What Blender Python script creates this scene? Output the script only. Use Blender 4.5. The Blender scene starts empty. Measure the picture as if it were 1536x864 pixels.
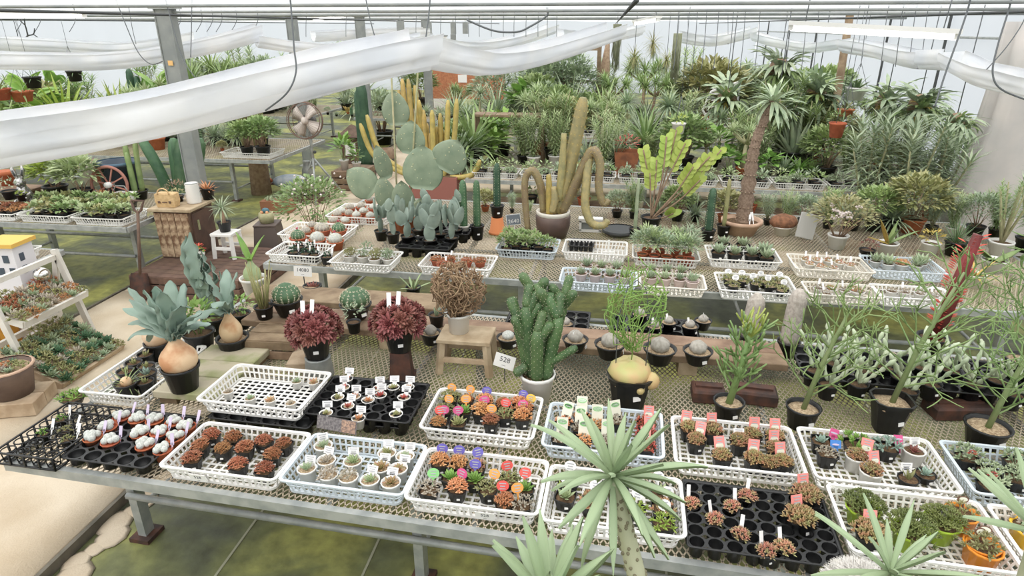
import bpy, math, random
from mathutils import Vector, Matrix
V = Vector
RN = random.Random(11)
sc = bpy.context.scene
COL = sc.collection
# ---------------------------------------------------------------- camera, world, exposure
FPX, PIT, YAW, CAMH = 960.0, math.radians(22.2), math.radians(8.3), 2.45
cam_d = bpy.data.cameras.new('camera')
cam_d.sensor_width = 36.0
cam_d.lens = FPX / 1536.0 * 36.0
cam_d.clip_start = 0.05
cam = bpy.data.objects.new('camera', cam_d)
COL.objects.link(cam)
cam.location = (0, 0, CAMH)
cam.rotation_euler = (math.radians(90) - PIT, 0, YAW)
sc.camera = cam
world = bpy.data.worlds.new('sky')
sc.world = world
world.use_nodes = True
_bg = world.node_tree.nodes['Background']
_bg.inputs[0].default_value = (0.97, 0.985, 1.0, 1)
_bg.inputs[1].default_value = 1.35
sun_d = bpy.data.lights.new('sun', 'SUN')
sun_d.energy = 1.6
sun_d.angle = math.radians(60)
sun_d.color = (1.0, 0.97, 0.92)
sun = bpy.data.objects.new('sun', sun_d)
COL.objects.link(sun)
sun.rotation_euler = (math.radians(24), math.radians(-14), 0)
sc.view_settings.view_transform = 'Standard'
sc.view_settings.look = 'None'
sc.view_settings.gamma = 1.0
sc.view_settings.use_curve_mapping = False
sc.view_settings.exposure = 0.37
sc.cycles.max_bounces = 6
sc.cycles.transparent_max_bounces = 10
# ---------------------------------------------------------------- places from the photograph
def ray(u, v):
    a, b = (u - 768) / FPX, -(v - 432) / FPX
    c, s = math.cos(PIT), math.sin(PIT)
    x, y, z = a, c + b * s, -s + b * c
    cy, sy = math.cos(YAW), math.sin(YAW)
    return V((x * cy - y * sy, x * sy + y * cy, z))
def P(u, v, z):
    d = ray(u, v); t = (z - CAMH) / d.z
    return V((d.x * t, d.y * t, z))
def at(u, v, y):
    d = ray(u, v); t = y / d.y
    return V((d.x * t, y, CAMH + d.z * t))
def dep(u, v, t):
    d = ray(u, v) * t
    return V((d.x, d.y, d.z + CAMH))
def depth(p):
    y = -p.x * math.sin(YAW) + p.y * math.cos(YAW)
    return y * math.cos(PIT) - (p.z - CAMH) * math.sin(PIT)
def q5(x, y): return (x / 3.273, 600 + y / 3.273)
def q6(x, y): return (384 + x / 3.273, 600 + y / 3.273)
def q7(x, y): return (768 + x / 3.273, 600 + y / 3.273)
def q8(x, y): return (1152 + x / 3.273, 600 + y / 3.273)
def zq(c, r, x, y): return (384 * c + x / 4, 216 * r + y / 4)
# ---------------------------------------------------------------- materials
MATS = {}
def mat(name, c, rough=0.6, c2=None, scale=8.0, bump=0.0, bscale=40.0, metal=0.0, var=0.0, spec=0.5, detail=3.0, emit=0.0, lo=0.35, hi=0.65, coat=0.0, trans=0.0):
    if name in MATS: return MATS[name]
    m = bpy.data.materials.new(name); m.use_nodes = True
    nt = m.node_tree; n = nt.nodes; b = n['Principled BSDF']
    b.inputs['Roughness'].default_value = rough
    b.inputs['Metallic'].default_value = metal
    b.inputs['Specular IOR Level'].default_value = spec
    b.inputs['Coat Weight'].default_value = coat
    col = None
    tc = n.new('ShaderNodeTexCoord')
    if c2 is not None:
        nz = n.new('ShaderNodeTexNoise'); nz.inputs['Scale'].default_value = scale; nz.inputs['Detail'].default_value = detail
        nt.links.new(tc.outputs['Object'], nz.inputs['Vector'])
        rp = n.new('ShaderNodeValToRGB'); nt.links.new(nz.outputs['Fac'], rp.inputs[0])
        rp.color_ramp.elements[0].position = lo; rp.color_ramp.elements[1].position = hi
        rp.color_ramp.elements[0].color = (*c, 1); rp.color_ramp.elements[1].color = (*c2, 1)
        col = rp.outputs[0]
    if var > 0:
        oi = n.new('ShaderNodeObjectInfo'); mr = n.new('ShaderNodeMapRange')
        mr.inputs[3].default_value = 1 - var; mr.inputs[4].default_value = 1 + var
        nt.links.new(oi.outputs['Random'], mr.inputs[0])
        hs = n.new('ShaderNodeHueSaturation'); nt.links.new(mr.outputs[0], hs.inputs['Value'])
        m2 = n.new('ShaderNodeMapRange'); m2.inputs[3].default_value = 0.5 - var * 0.08; m2.inputs[4].default_value = 0.5 + var * 0.08
        mt = n.new('ShaderNodeMath'); mt.operation = 'FRACT'; ml = n.new('ShaderNodeMath'); ml.operation = 'MULTIPLY'; ml.inputs[1].default_value = 7.31
        nt.links.new(oi.outputs['Random'], ml.inputs[0]); nt.links.new(ml.outputs[0], mt.inputs[0]); nt.links.new(mt.outputs[0], m2.inputs[0])
        nt.links.new(m2.outputs[0], hs.inputs['Hue'])
        if col: nt.links.new(col, hs.inputs['Color'])
        else: hs.inputs['Color'].default_value = (*c, 1)
        col = hs.outputs[0]
    if col: nt.links.new(col, b.inputs['Base Color'])
    else: b.inputs['Base Color'].default_value = (*c, 1)
    if bump > 0:
        bz = n.new('ShaderNodeTexNoise'); bz.inputs['Scale'].default_value = bscale; bz.inputs['Detail'].default_value = 3
        nt.links.new(tc.outputs['Object'], bz.inputs['Vector'])
        bp = n.new('ShaderNodeBump'); bp.inputs['Strength'].default_value = bump; bp.inputs['Distance'].default_value = 0.01
        nt.links.new(bz.outputs['Fac'], bp.inputs['Height']); nt.links.new(bp.outputs[0], b.inputs['Normal'])
    if emit > 0:
        b.inputs['Emission Color'].default_value = (*c, 1); b.inputs['Emission Strength'].default_value = emit
    if trans > 0:
        tl = n.new('ShaderNodeBsdfTranslucent'); mx = n.new('ShaderNodeMixShader'); mx.inputs[0].default_value = trans
        if col: nt.links.new(col, tl.inputs[0])
        else: tl.inputs[0].default_value = (*c, 1)
        out = n['Material Output']
        nt.links.new(b.outputs[0], mx.inputs[1]); nt.links.new(tl.outputs[0], mx.inputs[2]); nt.links.new(mx.outputs[0], out.inputs[0])
    MATS[name] = m
    return m
def film(name, c, clear):
    m = bpy.data.materials.new(name); m.use_nodes = True
    nt = m.node_tree; n = nt.nodes; n.remove(n['Principled BSDF']); out = n['Material Output']
    tc = n.new('ShaderNodeTexCoord'); nz = n.new('ShaderNodeTexNoise'); nz.inputs['Scale'].default_value = 0.9; nz.inputs['Detail'].default_value = 4
    nt.links.new(tc.outputs['Object'], nz.inputs['Vector'])
    rp = n.new('ShaderNodeValToRGB'); rp.color_ramp.elements[0].color = (*[x * 0.9 for x in c], 1); rp.color_ramp.elements[1].color = (*c, 1)
    nt.links.new(nz.outputs['Fac'], rp.inputs[0])
    d = n.new('ShaderNodeBsdfDiffuse'); t = n.new('ShaderNodeBsdfTranslucent'); a = n.new('ShaderNodeMixShader'); a.inputs[0].default_value = 0.6
    nt.links.new(rp.outputs[0], d.inputs[0]); nt.links.new(rp.outputs[0], t.inputs[0])
    nt.links.new(d.outputs[0], a.inputs[1]); nt.links.new(t.outputs[0], a.inputs[2])
    tr = n.new('ShaderNodeBsdfTransparent'); b = n.new('ShaderNodeMixShader'); b.inputs[0].default_value = 1 - clear
    nt.links.new(tr.outputs[0], b.inputs[1]); nt.links.new(a.outputs[0], b.inputs[2]); nt.links.new(b.outputs[0], out.inputs[0])
    return m
def srgb(r, g, b):
    f = lambda x: (x / 255 / 12.92) if x / 255 <= 0.04045 else ((x / 255 + 0.055) / 1.055) ** 2.4
    return (f(r), f(g), f(b))
S = srgb
# ---------------------------------------------------------------- mesh building
class MB:
    def __init__(s): s.v = []; s.f = []
    def box(s, c, d, M=None):
        n = len(s.v); x, y, z = c; a, b, e = d[0] / 2, d[1] / 2, d[2] / 2
        p = [(x + i * a, y + j * b, z + k * e) for k in (-1, 1) for j in (-1, 1) for i in (-1, 1)]
        if M is not None: p = [tuple(M @ V(q)) for q in p]
        s.v += p
        s.f += [(n + a, n + b, n + c, n + d) for a, b, c, d in ((0, 2, 3, 1), (4, 5, 7, 6), (0, 1, 5, 4), (2, 6, 7, 3), (0, 4, 6, 2), (1, 3, 7, 5))]
        return s
    def bar(s, p, q, w, h, up=V((0, 0, 1))):
        p = V(p); q = V(q); d = q - p; L = d.length
        if L < 1e-6: return s
        d /= L; x = d.cross(up)
        if x.length < 1e-4: x = d.cross(V((0, 1, 0)))
        x.normalize(); z = x.cross(d)
        M = Matrix((x, d, z)).transposed().to_4x4(); M.translation = (p + q) / 2
        return s.box((0, 0, 0), (w, L, h), M)
    def tube(s, pts, r, n=6, cap=True, rib=0.0):
        pts = [V(p) for p in pts]
        if not isinstance(r, (list, tuple)): r = [r] * len(pts)
        up = None; base = len(s.v)
        for i, p in enumerate(pts):
            t = pts[min(i + 1, len(pts) - 1)] - pts[max(i - 1, 0)]
            if t.length < 1e-9: t = V((0, 0, 1))
            t.normalize()
            if up is None:
                up = V((1, 0, 0)) if abs(t.x) < 0.9 else V((0, 1, 0))
            x = t.cross(up)
            if x.length < 1e-5: x = t.cross(V((0.3, 0.9, 0.2)))
            x.normalize(); up = x.cross(t)
            for k in range(n):
                a = 2 * math.pi * k / n
                rr = r[i] * (1 - rib * (k % 2))
                s.v.append(tuple(p + (x * math.cos(a) + up * math.sin(a)) * rr))
        m = len(pts)
        for i in range(m - 1):
            for k in range(n):
                a = base + i * n + k; b = base + i * n + (k + 1) % n
                s.f.append((a, a + n, b + n, b))
        if cap:
            s.f.append(tuple(base + k for k in range(n)))
            s.f.append(tuple(base + (m - 1) * n + k for k in reversed(range(n))))
        return s
    def lathe(s, prof, n=16, c=(0, 0, 0), rib=None, cap0=True, cap1=False, sq=0.0, a0=0.0):
        b = len(s.v); m = len(prof)
        for (r, z) in prof:
            for k in range(n):
                a = 2 * math.pi * k / n + a0
                q = r
                if rib: q = r * (1 - rib * (k % 2))
                if sq: q = r * (1 - sq + sq / max(abs(math.cos(a)), abs(math.sin(a))))
                s.v.append((c[0] + q * math.cos(a), c[1] + q * math.sin(a), c[2] + z))
        for i in range(m - 1):
            for k in range(n):
                x = b + i * n + k; y = b + i * n + (k + 1) % n
                s.f.append((x, y, y + n, x + n))
        if cap0: s.f.append(tuple(b + k for k in reversed(range(n))))
        if cap1: s.f.append(tuple(b + (m - 1) * n + k for k in range(n)))
        return s
    def ball(s, c, r, n=8, m=5, sx=1, sy=1, sz=1):
        pr = [(max(1e-4, r * math.sin(math.pi * i / m)), -r * math.cos(math.pi * i / m)) for i in range(m + 1)]
        b = len(s.v); s.lathe(pr, n, cap0=False)
        for i in range(b, len(s.v)):
            x, y, z = s.v[i]; s.v[i] = (c[0] + x * sx, c[1] + y * sy, c[2] + z * sz)
        return s
    def leaf(s, o, d, up, L, W, segs=4, bend=0.3, fold=0.15, shape='lance', th=0.0, wav=0.0):
        o = V(o); d = V(d).normalized(); up = V(up)
        side = d.cross(up)
        if side.length < 1e-4: side = d.cross(V((1, 0.2, 0)))
        side.normalize(); up = side.cross(d)
        b = len(s.v); p = o.copy(); st = L / segs; nn = 4 if th > 0 else 3
        fn = PROF[shape]
        for i in range(segs + 1):
            t = i / segs; w = W * fn(t) / 2
            wz = wav * W * math.sin(i * 2.4) if wav else 0
            if th > 0:
                e = th * fn(t) / 2
                s.v += [tuple(p - side * w + up * fold * w), tuple(p + up * e), tuple(p + side * w + up * fold * w), tuple(p - up * e)]
            else:
                s.v += [tuple(p - side * w + up * (fold * w + wz)), tuple(p), tuple(p + side * w + up * (fold * w - wz))]
            a = bend / segs
            d2 = d * math.cos(a) - up * math.sin(a); up = up * math.cos(a) + d * math.sin(a); d = d2
            p = p + d * st
        for i in range(segs):
            x = b + i * nn; y = x + nn
            if th > 0:
                for k in range(4): s.f.append((x + k, x + (k + 1) % 4, y + (k + 1) % 4, y + k))
            else:
                s.f += [(x, x + 1, y + 1, y), (x + 1, x + 2, y + 2, y + 1)]
        return s
    def add(s, o, M=None):
        n = len(s.v)
        s.v += [tuple(M @ V(p)) for p in o.v] if M is not None else o.v
        s.f += [tuple(n + i for i in f) for f in o.f]
        return s
    def mesh(s, name, m, smooth=True):
        me = bpy.data.meshes.new(name); me.from_pydata(s.v, [], s.f)
        if smooth: me.polygons.foreach_set('use_smooth', [True] * len(me.polygons))
        me.materials.append(m); me.update()
        return me
def _sm(t): return max(0.0, math.sin(math.pi * min(1, max(0, t))))
PROF = {'lance': lambda t: max(0.02, (0.35 + 0.65 * _sm(t * 0.62 + 0.18)) * (1 - t ** 3) if t < 1 else 0.02),
        'strap': lambda t: max(0.03, (0.8 + 0.2 * _sm(t)) * min(1, (1 - t) * 3.5 + 0.02)),
        'obov': lambda t: max(0.12, (0.42 + 0.9 * t) * (1 if t < 0.7 else max(0.1, math.sqrt(max(0, 1 - ((t - 0.7) / 0.3) ** 2)))) * 0.95),
        'ovate': lambda t: max(0.04, _sm(0.04 + 0.92 * t) ** 0.8),
        'spat': lambda t: max(.08, (.28 + .72 * math.sin(math.pi * min(1, .08 + .8 * t))) * (1 - max(0, t - .55) ** 2 * 4.2)),
        'round': lambda t: max(.1, (.5 + .5 * math.sin(math.pi * min(1, t * .65 + .18))) * math.sqrt(max(0, 1 - t ** 6))),
        'tri': lambda t: max(0.02, 1 - t ** 1.3)}
def rosette(mb, c, axis, R, n, W, th, e0=0.25, e1=1.35, shape='obov', segs=3, bend=-0.3, rnd=None, inner=0.35):
    axis = V(axis).normalized(); x = axis.orthogonal().normalized(); y = axis.cross(x)
    rn = rnd or RN
    for i in range(n):
        t = (i + 0.5) / n; a = i * 2.39996
        e = e1 + (e0 - e1) * t; L = R * (inner + (1 - inner) * t) * rn.uniform(0.93, 1.05)
        h = x * math.cos(a) + y * math.sin(a)
        d = h * math.cos(e) + axis * math.sin(e); up = axis * math.cos(e) - h * math.sin(e)
        mb.leaf(V(c), d, up, L, W * (0.55 + 0.45 * t), segs, bend, 0.12, shape, th * (0.6 + 0.4 * t))
    return mb
# ---------------------------------------------------------------- things and parts
STUFFY = {'areoles', 'spines', 'knobs', 'leaf_scars', 'foliage', 'wool', 'twigs', 'flowers', 'strands', 'trailing_stems', 'leaves', 'stems', 'branches', 'vine', 'crests', 'shoots', 'fronds'}
def link(name, data, parent=None, M=None, label=None, kind=None):
    o = bpy.data.objects.new(name, data); COL.objects.link(o)
    if parent is not None: o.parent = parent
    if M is not None: o.matrix_local = M
    if label: o['label'] = label
    if kind: o['kind'] = kind
    elif parent is not None and name in STUFFY: o['kind'] = 'stuff'
    return o
def tag(o, label, cat, group=None, kind=None):
    o['label'] = label; o['category'] = cat
    if group: o['group'] = group
    if kind: o['kind'] = kind
    return o
def T(x=0, y=0, z=0, rz=0, rx=0, ry=0, s=1):
    M = Matrix.Translation((x, y, z)) @ Matrix.Rotation(rz, 4, 'Z') @ Matrix.Rotation(ry, 4, 'Y') @ Matrix.Rotation(rx, 4, 'X')
    return M @ Matrix.Scale(s, 4) if s != 1 else M
def part(name, me, M=None, label=None, kind=None, subs=()): return (name, me, M, label, kind, subs)
def place(name, cat, parts, loc, rz=0.0, s=1.0, label='', group=None, rx=0, ry=0, sz=None, kind=None):
    M = T(loc[0], loc[1], loc[2], rz, rx, ry)
    if len(parts) == 1 and not parts[0][5] and parts[0][2] is None:
        o = link(name, parts[0][1], None, M)
    else:
        o = link(name, None, None, M); o.empty_display_size = 0.05
        for pn, me, pm, pl, pk, subs in parts:
            c = link(pn, me, o, pm, pl, pk)
            for sn, sm, smx, sl, sk, _ in subs: link(sn, sm, c, smx, sl, sk)
    o.scale = (s, s, sz if sz else s)
    return tag(o, label, cat, group, kind)
def struct(name, mb, m, label=None, parent=None, smooth=False, kind='structure', cat=None):
    o = link(name, mb.mesh(name, m, smooth), parent)
    if parent is None: o['kind'] = kind
    if label: o['label'] = label
    if cat: o['category'] = cat
    return o
_txt = {}
def text_mesh(t, size, m):
    k = (t, size, m.name)
    if k in _txt: return _txt[k]
    cu = bpy.data.curves.new('t', 'FONT'); cu.body = t; cu.size = size; cu.align_x = 'CENTER'; cu.align_y = 'CENTER'; cu.extrude = 0.0003; cu.resolution_u = 2
    o = bpy.data.objects.new('t', cu); COL.objects.link(o)
    dg = bpy.context.evaluated_depsgraph_get(); me = bpy.data.meshes.new_from_object(o.evaluated_get(dg))
    bpy.data.objects.remove(o); bpy.data.curves.remove(cu)
    me.materials.clear(); me.materials.append(m); me.name = 'lettering'
    _txt[k] = me
    return me
# ================================================================ the greenhouse
WHITE = mat('white_plastic', S(232, 230, 225), 0.35, var=0.03)
CREAM = mat('cream_plastic', S(226, 220, 208), 0.4, var=0.03)
PALEBLUE = mat('pale_blue_plastic', S(205, 214, 220), 0.35)
BLACK = mat('black_plastic', S(20, 20, 21), 0.38, c2=S(32, 32, 32), scale=20, var=0.15)
BLACKM = mat('black_matt', S(26, 26, 26), 0.55, var=0.1)
GALV = mat('galvanised', S(150, 154, 152), 0.45, c2=S(178, 180, 176), scale=14, metal=0.25, bump=0.05)
GREYP = mat('grey_paint', S(132, 136, 134), 0.5, c2=S(150, 152, 148), scale=6)
DARKM = mat('dark_metal', S(70, 72, 72), 0.5)
WOOD = mat('old_wood', S(150, 128, 104), 0.8, c2=S(118, 96, 76), scale=9, bump=0.3, bscale=60, var=0.12)
WOODG = mat('mossy_wood', S(186, 176, 152), 0.8, c2=S(146, 150, 104), scale=7, bump=0.2, bscale=50, lo=0.45, hi=0.68)
WOODL = mat('light_wood', S(196, 176, 148), 0.75, c2=S(166, 144, 116), scale=10, bump=0.2, bscale=60, var=0.08)
WOODD = mat('dark_wood', S(110, 86, 72), 0.75, c2=S(84, 64, 54), scale=9, bump=0.25, bscale=50, var=0.1)
RUST = mat('rusty_metal', S(96, 62, 48), 0.75, c2=S(60, 46, 42), scale=15, bump=0.2)
SOIL = mat('soil', S(120, 94, 66), 0.95, c2=S(80, 62, 46), scale=90, bump=0.6, bscale=160)
GRAVEL = mat('pumice', S(206, 184, 152), 0.95, c2=S(150, 126, 98), scale=110, bump=0.8, bscale=170)
TERRA = mat('terracotta', S(190, 106, 72), 0.8, c2=S(172, 92, 62), scale=20, var=0.08)
TERRAL = mat('pale_terracotta', S(208, 176, 152), 0.85, c2=S(190, 156, 132), scale=12)
PAPER = mat('white_card', S(238, 236, 232), 0.6)
INK = mat('ink', S(70, 72, 76), 0.7)

# floor: damp moss-stained ground sheet
def mossfloor():
    m = bpy.data.materials.new('mossy_floor'); m.use_nodes = True; nt = m.node_tree; n = nt.nodes; b = n['Principled BSDF']
    tc = n.new('ShaderNodeTexCoord')
    z1 = n.new('ShaderNodeTexNoise'); z1.inputs['Scale'].default_value = 1.3; z1.inputs['Detail'].default_value = 7; z1.inputs['Distortion'].default_value = 0.6
    nt.links.new(tc.outputs['Object'], z1.inputs['Vector'])
    r = n.new('ShaderNodeValToRGB'); nt.links.new(z1.outputs['Fac'], r.inputs[0])
    e = r.color_ramp.elements; e[0].position = 0.38; e[0].color = (*S(74, 78, 62), 1); e[1].position = 0.62; e[1].color = (*S(146, 146, 80), 1)
    k = r.color_ramp.elements.new(0.5); k.color = (*S(106, 110, 68), 1)
    z2 = n.new('ShaderNodeTexNoise'); z2.inputs['Scale'].default_value = 11; z2.inputs['Detail'].default_value = 6; nt.links.new(tc.outputs['Object'], z2.inputs['Vector'])
    mx = n.new('ShaderNodeMix'); mx.data_type = 'RGBA'; mx.blend_type = 'OVERLAY'; mx.inputs[0].default_value = 0.75
    nt.links.new(r.outputs[0], mx.inputs[6]); nt.links.new(z2.outputs['Fac'], mx.inputs[7]); nt.links.new(mx.outputs[2], b.inputs['Base Color'])
    rr = n.new('ShaderNodeMapRange'); rr.inputs[3].default_value = 0.35; rr.inputs[4].default_value = 0.85; nt.links.new(z1.outputs['Fac'], rr.inputs[0]); nt.links.new(rr.outputs[0], b.inputs['Roughness'])
    bp = n.new('ShaderNodeBump'); bp.inputs['Strength'].default_value = 0.35; bp.inputs['Distance'].default_value = 0.02; nt.links.new(z2.outputs['Fac'], bp.inputs['Height']); nt.links.new(bp.outputs[0], b.inputs['Normal'])
    return m
XR, XL, YB, YF, ZC = 5.4, -17.0, 27.0, -4.0, 2.66
fl = MB(); fl.box(((XR + XL) / 2, (YB + YF) / 2, -0.075), (XR - XL + 0.6, YB - YF + 0.6, 0.15))
struct('floor', fl, mossfloor(), 'damp ground sheet stained with green moss')
SEAM = mat('pale_seam', S(150, 150, 128), 0.7)
for x in (-1.75, -1.05, 0.4, 1.9):
    sb = MB().box((x, 2.5, 0.002), (0.012, 5.0, 0.004)); o = link('seam', sb.mesh('seam', SEAM, False), bpy.data.objects['floor'])
# concrete path, slab by slab
CONC = mat('path_concrete', S(208, 194, 172), 0.85, c2=S(186, 168, 142), scale=2.2, bump=0.3, bscale=90, detail=8, var=0.04)
path = link('path', None); path['kind'] = 'structure'; path['label'] = 'worn tan concrete walkway between the benches'
def slab(x0, x1, y0, y1, z=0.05, m=CONC, seed=0):
    g = 0.008; rn = random.Random(int(x0 * 31 + y0 * 17) + seed)
    nx, ny = 4, 6; mb = MB(); a = [(x0 + g + (x1 - x0 - 2 * g) * i / nx, y0 + g + (y1 - y0 - 2 * g) * j / ny) for j in range(ny + 1) for i in range(nx + 1)]
    top = [(x, y, z + rn.uniform(-0.003, 0.003)) for x, y in a]; mb.v = top + [(x, y, 0.001) for x, y in a]
    w = nx + 1; N = len(a)
    for j in range(ny):
        for i in range(nx): k = j * w + i; mb.f.append((k, k + 1, k + w + 1, k + w))
    per = [i for i in range(w)] + [j * w + nx for j in range(1, ny + 1)] + [ny * w + i for i in range(nx - 1, -1, -1)] + [j * w for j in range(ny - 1, 0, -1)]
    for q in range(len(per)): c, d = per[q], per[(q + 1) % len(per)]; mb.f.append((c + N, d + N, d, c))
    link('slab', mb.mesh('slab', m, True), path)
ys = [-2.0, 0.9, 3.4, 5.2, 7.0, 9.0, 11.0, 13.0, 15.5]
for a, b in zip(ys, ys[1:]):
    slab(-3.6, -2.56, a, b)
    slab(-4.62, -3.6, a, b, seed=3)
for a, b in ((-6.6, -4.62), (-8.6, -6.6), (-10.6, -8.6)): slab(a, b, 2.9, 4.1, seed=5)
for a, b in ((-2.56, -0.6), (-0.6, 1.4), (1.4, 3.4), (3.4, 5.2)): slab(a, b, 6.75, 7.4, seed=8); slab(a, b, 9.9, 10.9, seed=9)
KERB = mat('kerb', S(112, 106, 94), .85, c2=S(84, 80, 70), scale=12)
mk = MB(); mk.box((-2.54, 6.0, 0.03), (0.022, 16, 0.06)); struct('trim_1', mk, KERB, 'dark edging strip along the walkway')
mk = MB(); mk.box((-4.637, 6.0, 0.03), (0.022, 16, 0.06)); struct('trim_2', mk, KERB, 'weathered edging strip beside the mossy ground')
# rim of broken mortar beside the bench leg
mort = MB()
for k in range(12): mort.ball((-2.45 + 0.03 * math.sin(k * 2.1), 1.9 + k * 0.09, 0.004), 0.07 + .02 * math.sin(k * 1.7), 9, 4, 1, 1.2, 0.1)
struct('trim_3', mort, CONC, 'broken strip of mortar beside the walkway', smooth=True)
# film walls and ceiling
FW = film('wall_film', S(196, 200, 203), 0.04); FC = film('ceiling_film', S(248, 249, 250), 0.62)
def sheet(fx, n, m, amp, th=0.0, seed=1):
    rn = random.Random(seed); mb = MB()
    for j in range(m + 1):
        for i in range(n + 1): p = fx(i / n, j / m); mb.v.append(tuple(V(p) + V((rn.uniform(-amp, amp), rn.uniform(-amp, amp), rn.uniform(-amp, amp)))))
    for j in range(m):
        for i in range(n): k = j * (n + 1) + i; mb.f.append((k, k + 1, k + n + 2, k + n + 1))
    return mb
struct('wall_right', sheet(lambda a, b: (XR, YF + (YB - YF) * a, 3.6 * b), 40, 6, 0.012), FW, 'translucent plastic film wall on steel posts', smooth=True)
struct('wall_left', sheet(lambda a, b: (XL, YF + (YB - YF) * a, 3.6 * b), 40, 6, 0.012, seed=2), FW, 'far translucent plastic film wall', smooth=True)
struct('wall_back', sheet(lambda a, b: (XL + (XR - XL) * a, YB, 3.6 * b), 40, 6, 0.012, seed=3), FW, 'end wall of pale plastic film', smooth=True)
struct('wall_front', sheet(lambda a, b: (XL + (XR - XL) * a, YF, 3.6 * b), 40, 6, 0.012, seed=4), FW, 'near end wall of pale plastic film', smooth=True)
struct('ceiling', sheet(lambda a, b: (XL + (XR - XL) * a, YF + (YB - YF) * b, ZC + 0.03 * math.sin(b * 60) + 0.02 * math.sin(a * 40)), 60, 70, 0.01, seed=5), FC, 'ceiling of stretched white shade film', smooth=True)
# wall posts and rails
k = 0
for y in (2.0, 4.6, 7.2, 9.6, 12.0, 14.4, 16.8, 19.2, 22.0, 25.0):
    k += 1; mb = MB().tube([(XR - 0.06, y, 0), (XR - 0.06, y, ZC)], 0.022, 6); struct('trim_%d' % (3 + k), mb, DARKM, 'thin dark steel post of the film wall')
for z in (1.15, 2.3):
    k += 1; mb = MB().tube([(XR - 0.05, YF, z), (XR - 0.05, YB, z)], 0.018, 6); struct('trim_%d' % (3 + k), mb, GALV, 'long thin rail along the film wall')
# ceiling pipes and cross wires
def pipe(p, q, r, m, lab, name='ceiling_pipe', group='pipes under the ceiling'):
    o = link(name, MB().tube([p, q], r, 6).mesh(name, m)); return tag(o, lab, 'pipe', group)
for y, r, z in ((5.0, 0.012, 2.60), (6.6, 0.014, 2.59), (9.2, 0.02, 2.60), (13.6, 0.025, 2.6)):
    pipe((XL + .3, y, z), (XR - 0.1, y, z), r, GREYP, 'grey steel pipe running across under the white ceiling')
for x in (-9.5, -4.4, 0.1, 3.2):
    pipe((x, 3.2, 2.56), (x, YB - .3, 2.56), 0.012, DARKM, 'thin dark lengthwise rod under the white ceiling', 'ceiling_rod', 'rods under the ceiling')
# steel columns
def column(u, v, y, w, label, m=GREYP, sticker=False, h=None):
    p = at(u, v, y); mb = MB(); mb.box((0, 0, ZC / 2 - 0.01), (w, w * 0.75, ZC - 0.02))
    for sx in (-1, 1): mb.box((sx * w * 0.5, -w * 0.33, ZC / 2 - 0.01), (0.012, w * 0.22, ZC - 0.02))
    parts = [part('post', mb.mesh('post', m, False)), part('base_plate', MB().box((0, 0, 0.01), (w * 1.7, w * 1.5, 0.02)).mesh('base_plate', GALV, False)),
             part('cap_plate', MB().box((0, 0, ZC - 0.03), (w * 1.5, w * 1.2, 0.02)).mesh('cap_plate', GALV, False))]
    if sticker: parts.append(part('sticker', MB().box((0.0, -w * 0.45 - 0.002, at(u, 94, y).z), (0.055, 0.003, 0.05)).mesh('sticker', mat('orange_sticker', S(232, 186, 120), 0.6), False)))
    place('steel_column', 'column', parts, (p.x, p.y, 0), 0, label=label)
column(258, 70, 6.6, 0.165, 'thick grey steel column with orange sticker', sticker=True)
column(440, 50, 11.5, 0.16, 'grey steel column behind the pedestal fan')
column(541, 45, 12.5, 0.15, 'grey steel column above the dark columnar cacti')
column(643, 130, 14.0, 0.15, 'slim grey column beside the brown cork board')
column(603, 60, 17.0, 0.13, 'distant slim grey column under the white swags')
# timber pole by the wall
p = at(1268, 60, 11.5); place('timber_pole', 'pole', [part('pole', MB().tube([(0, 0, 0), (0.03, 0, 1.4), (0, 0, ZC - .02)], [0.075, 0.065, 0.06], 8).mesh('pole', WOOD))], (p.x, p.y, 0), label='brown round timber pole beside the film wall')
# cork board and white panel at the end
p = at(700, 118, 16.0); place('cork_board', 'board', [part('panel', MB().box((0, 0, 0), (1.9, 0.03, 0.95)).mesh('panel', mat('cork', S(190, 128, 92), 0.9, c2=S(168, 108, 78), scale=30), False)),
    part('notice', MB().box((-0.1, -0.02, 0.0), (0.22, 0.01, 0.18)).mesh('notice', PAPER, False)), part('notice', MB().box((0.3, -0.02, 0.15), (0.3, 0.01, 0.12)).mesh('notice', PAPER, False)),
    part('leg', MB().box((-0.9, 0.05, -0.9), (0.06, 0.05, 2.0)).mesh('leg', WOOD, False)), part('leg', MB().box((0.9, 0.05, -0.9), (0.06, 0.05, 2.0)).mesh('leg', WOOD, False))], p, label='brown cork board with white notices behind the benches')
p = at(658, 150, 17.0); place('partition_board', 'board', [part('panel', MB().box((0, 0, 0), (0.55, 0.04, 2.2)).mesh('panel', WHITE, False)), part('edge', MB().box((0, 0, 1.11), (0.6, 0.06, 0.03)).mesh('edge', GREYP, False))], (p.x, p.y, 1.13), label='tall plain white panel beside the cork board')

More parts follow.
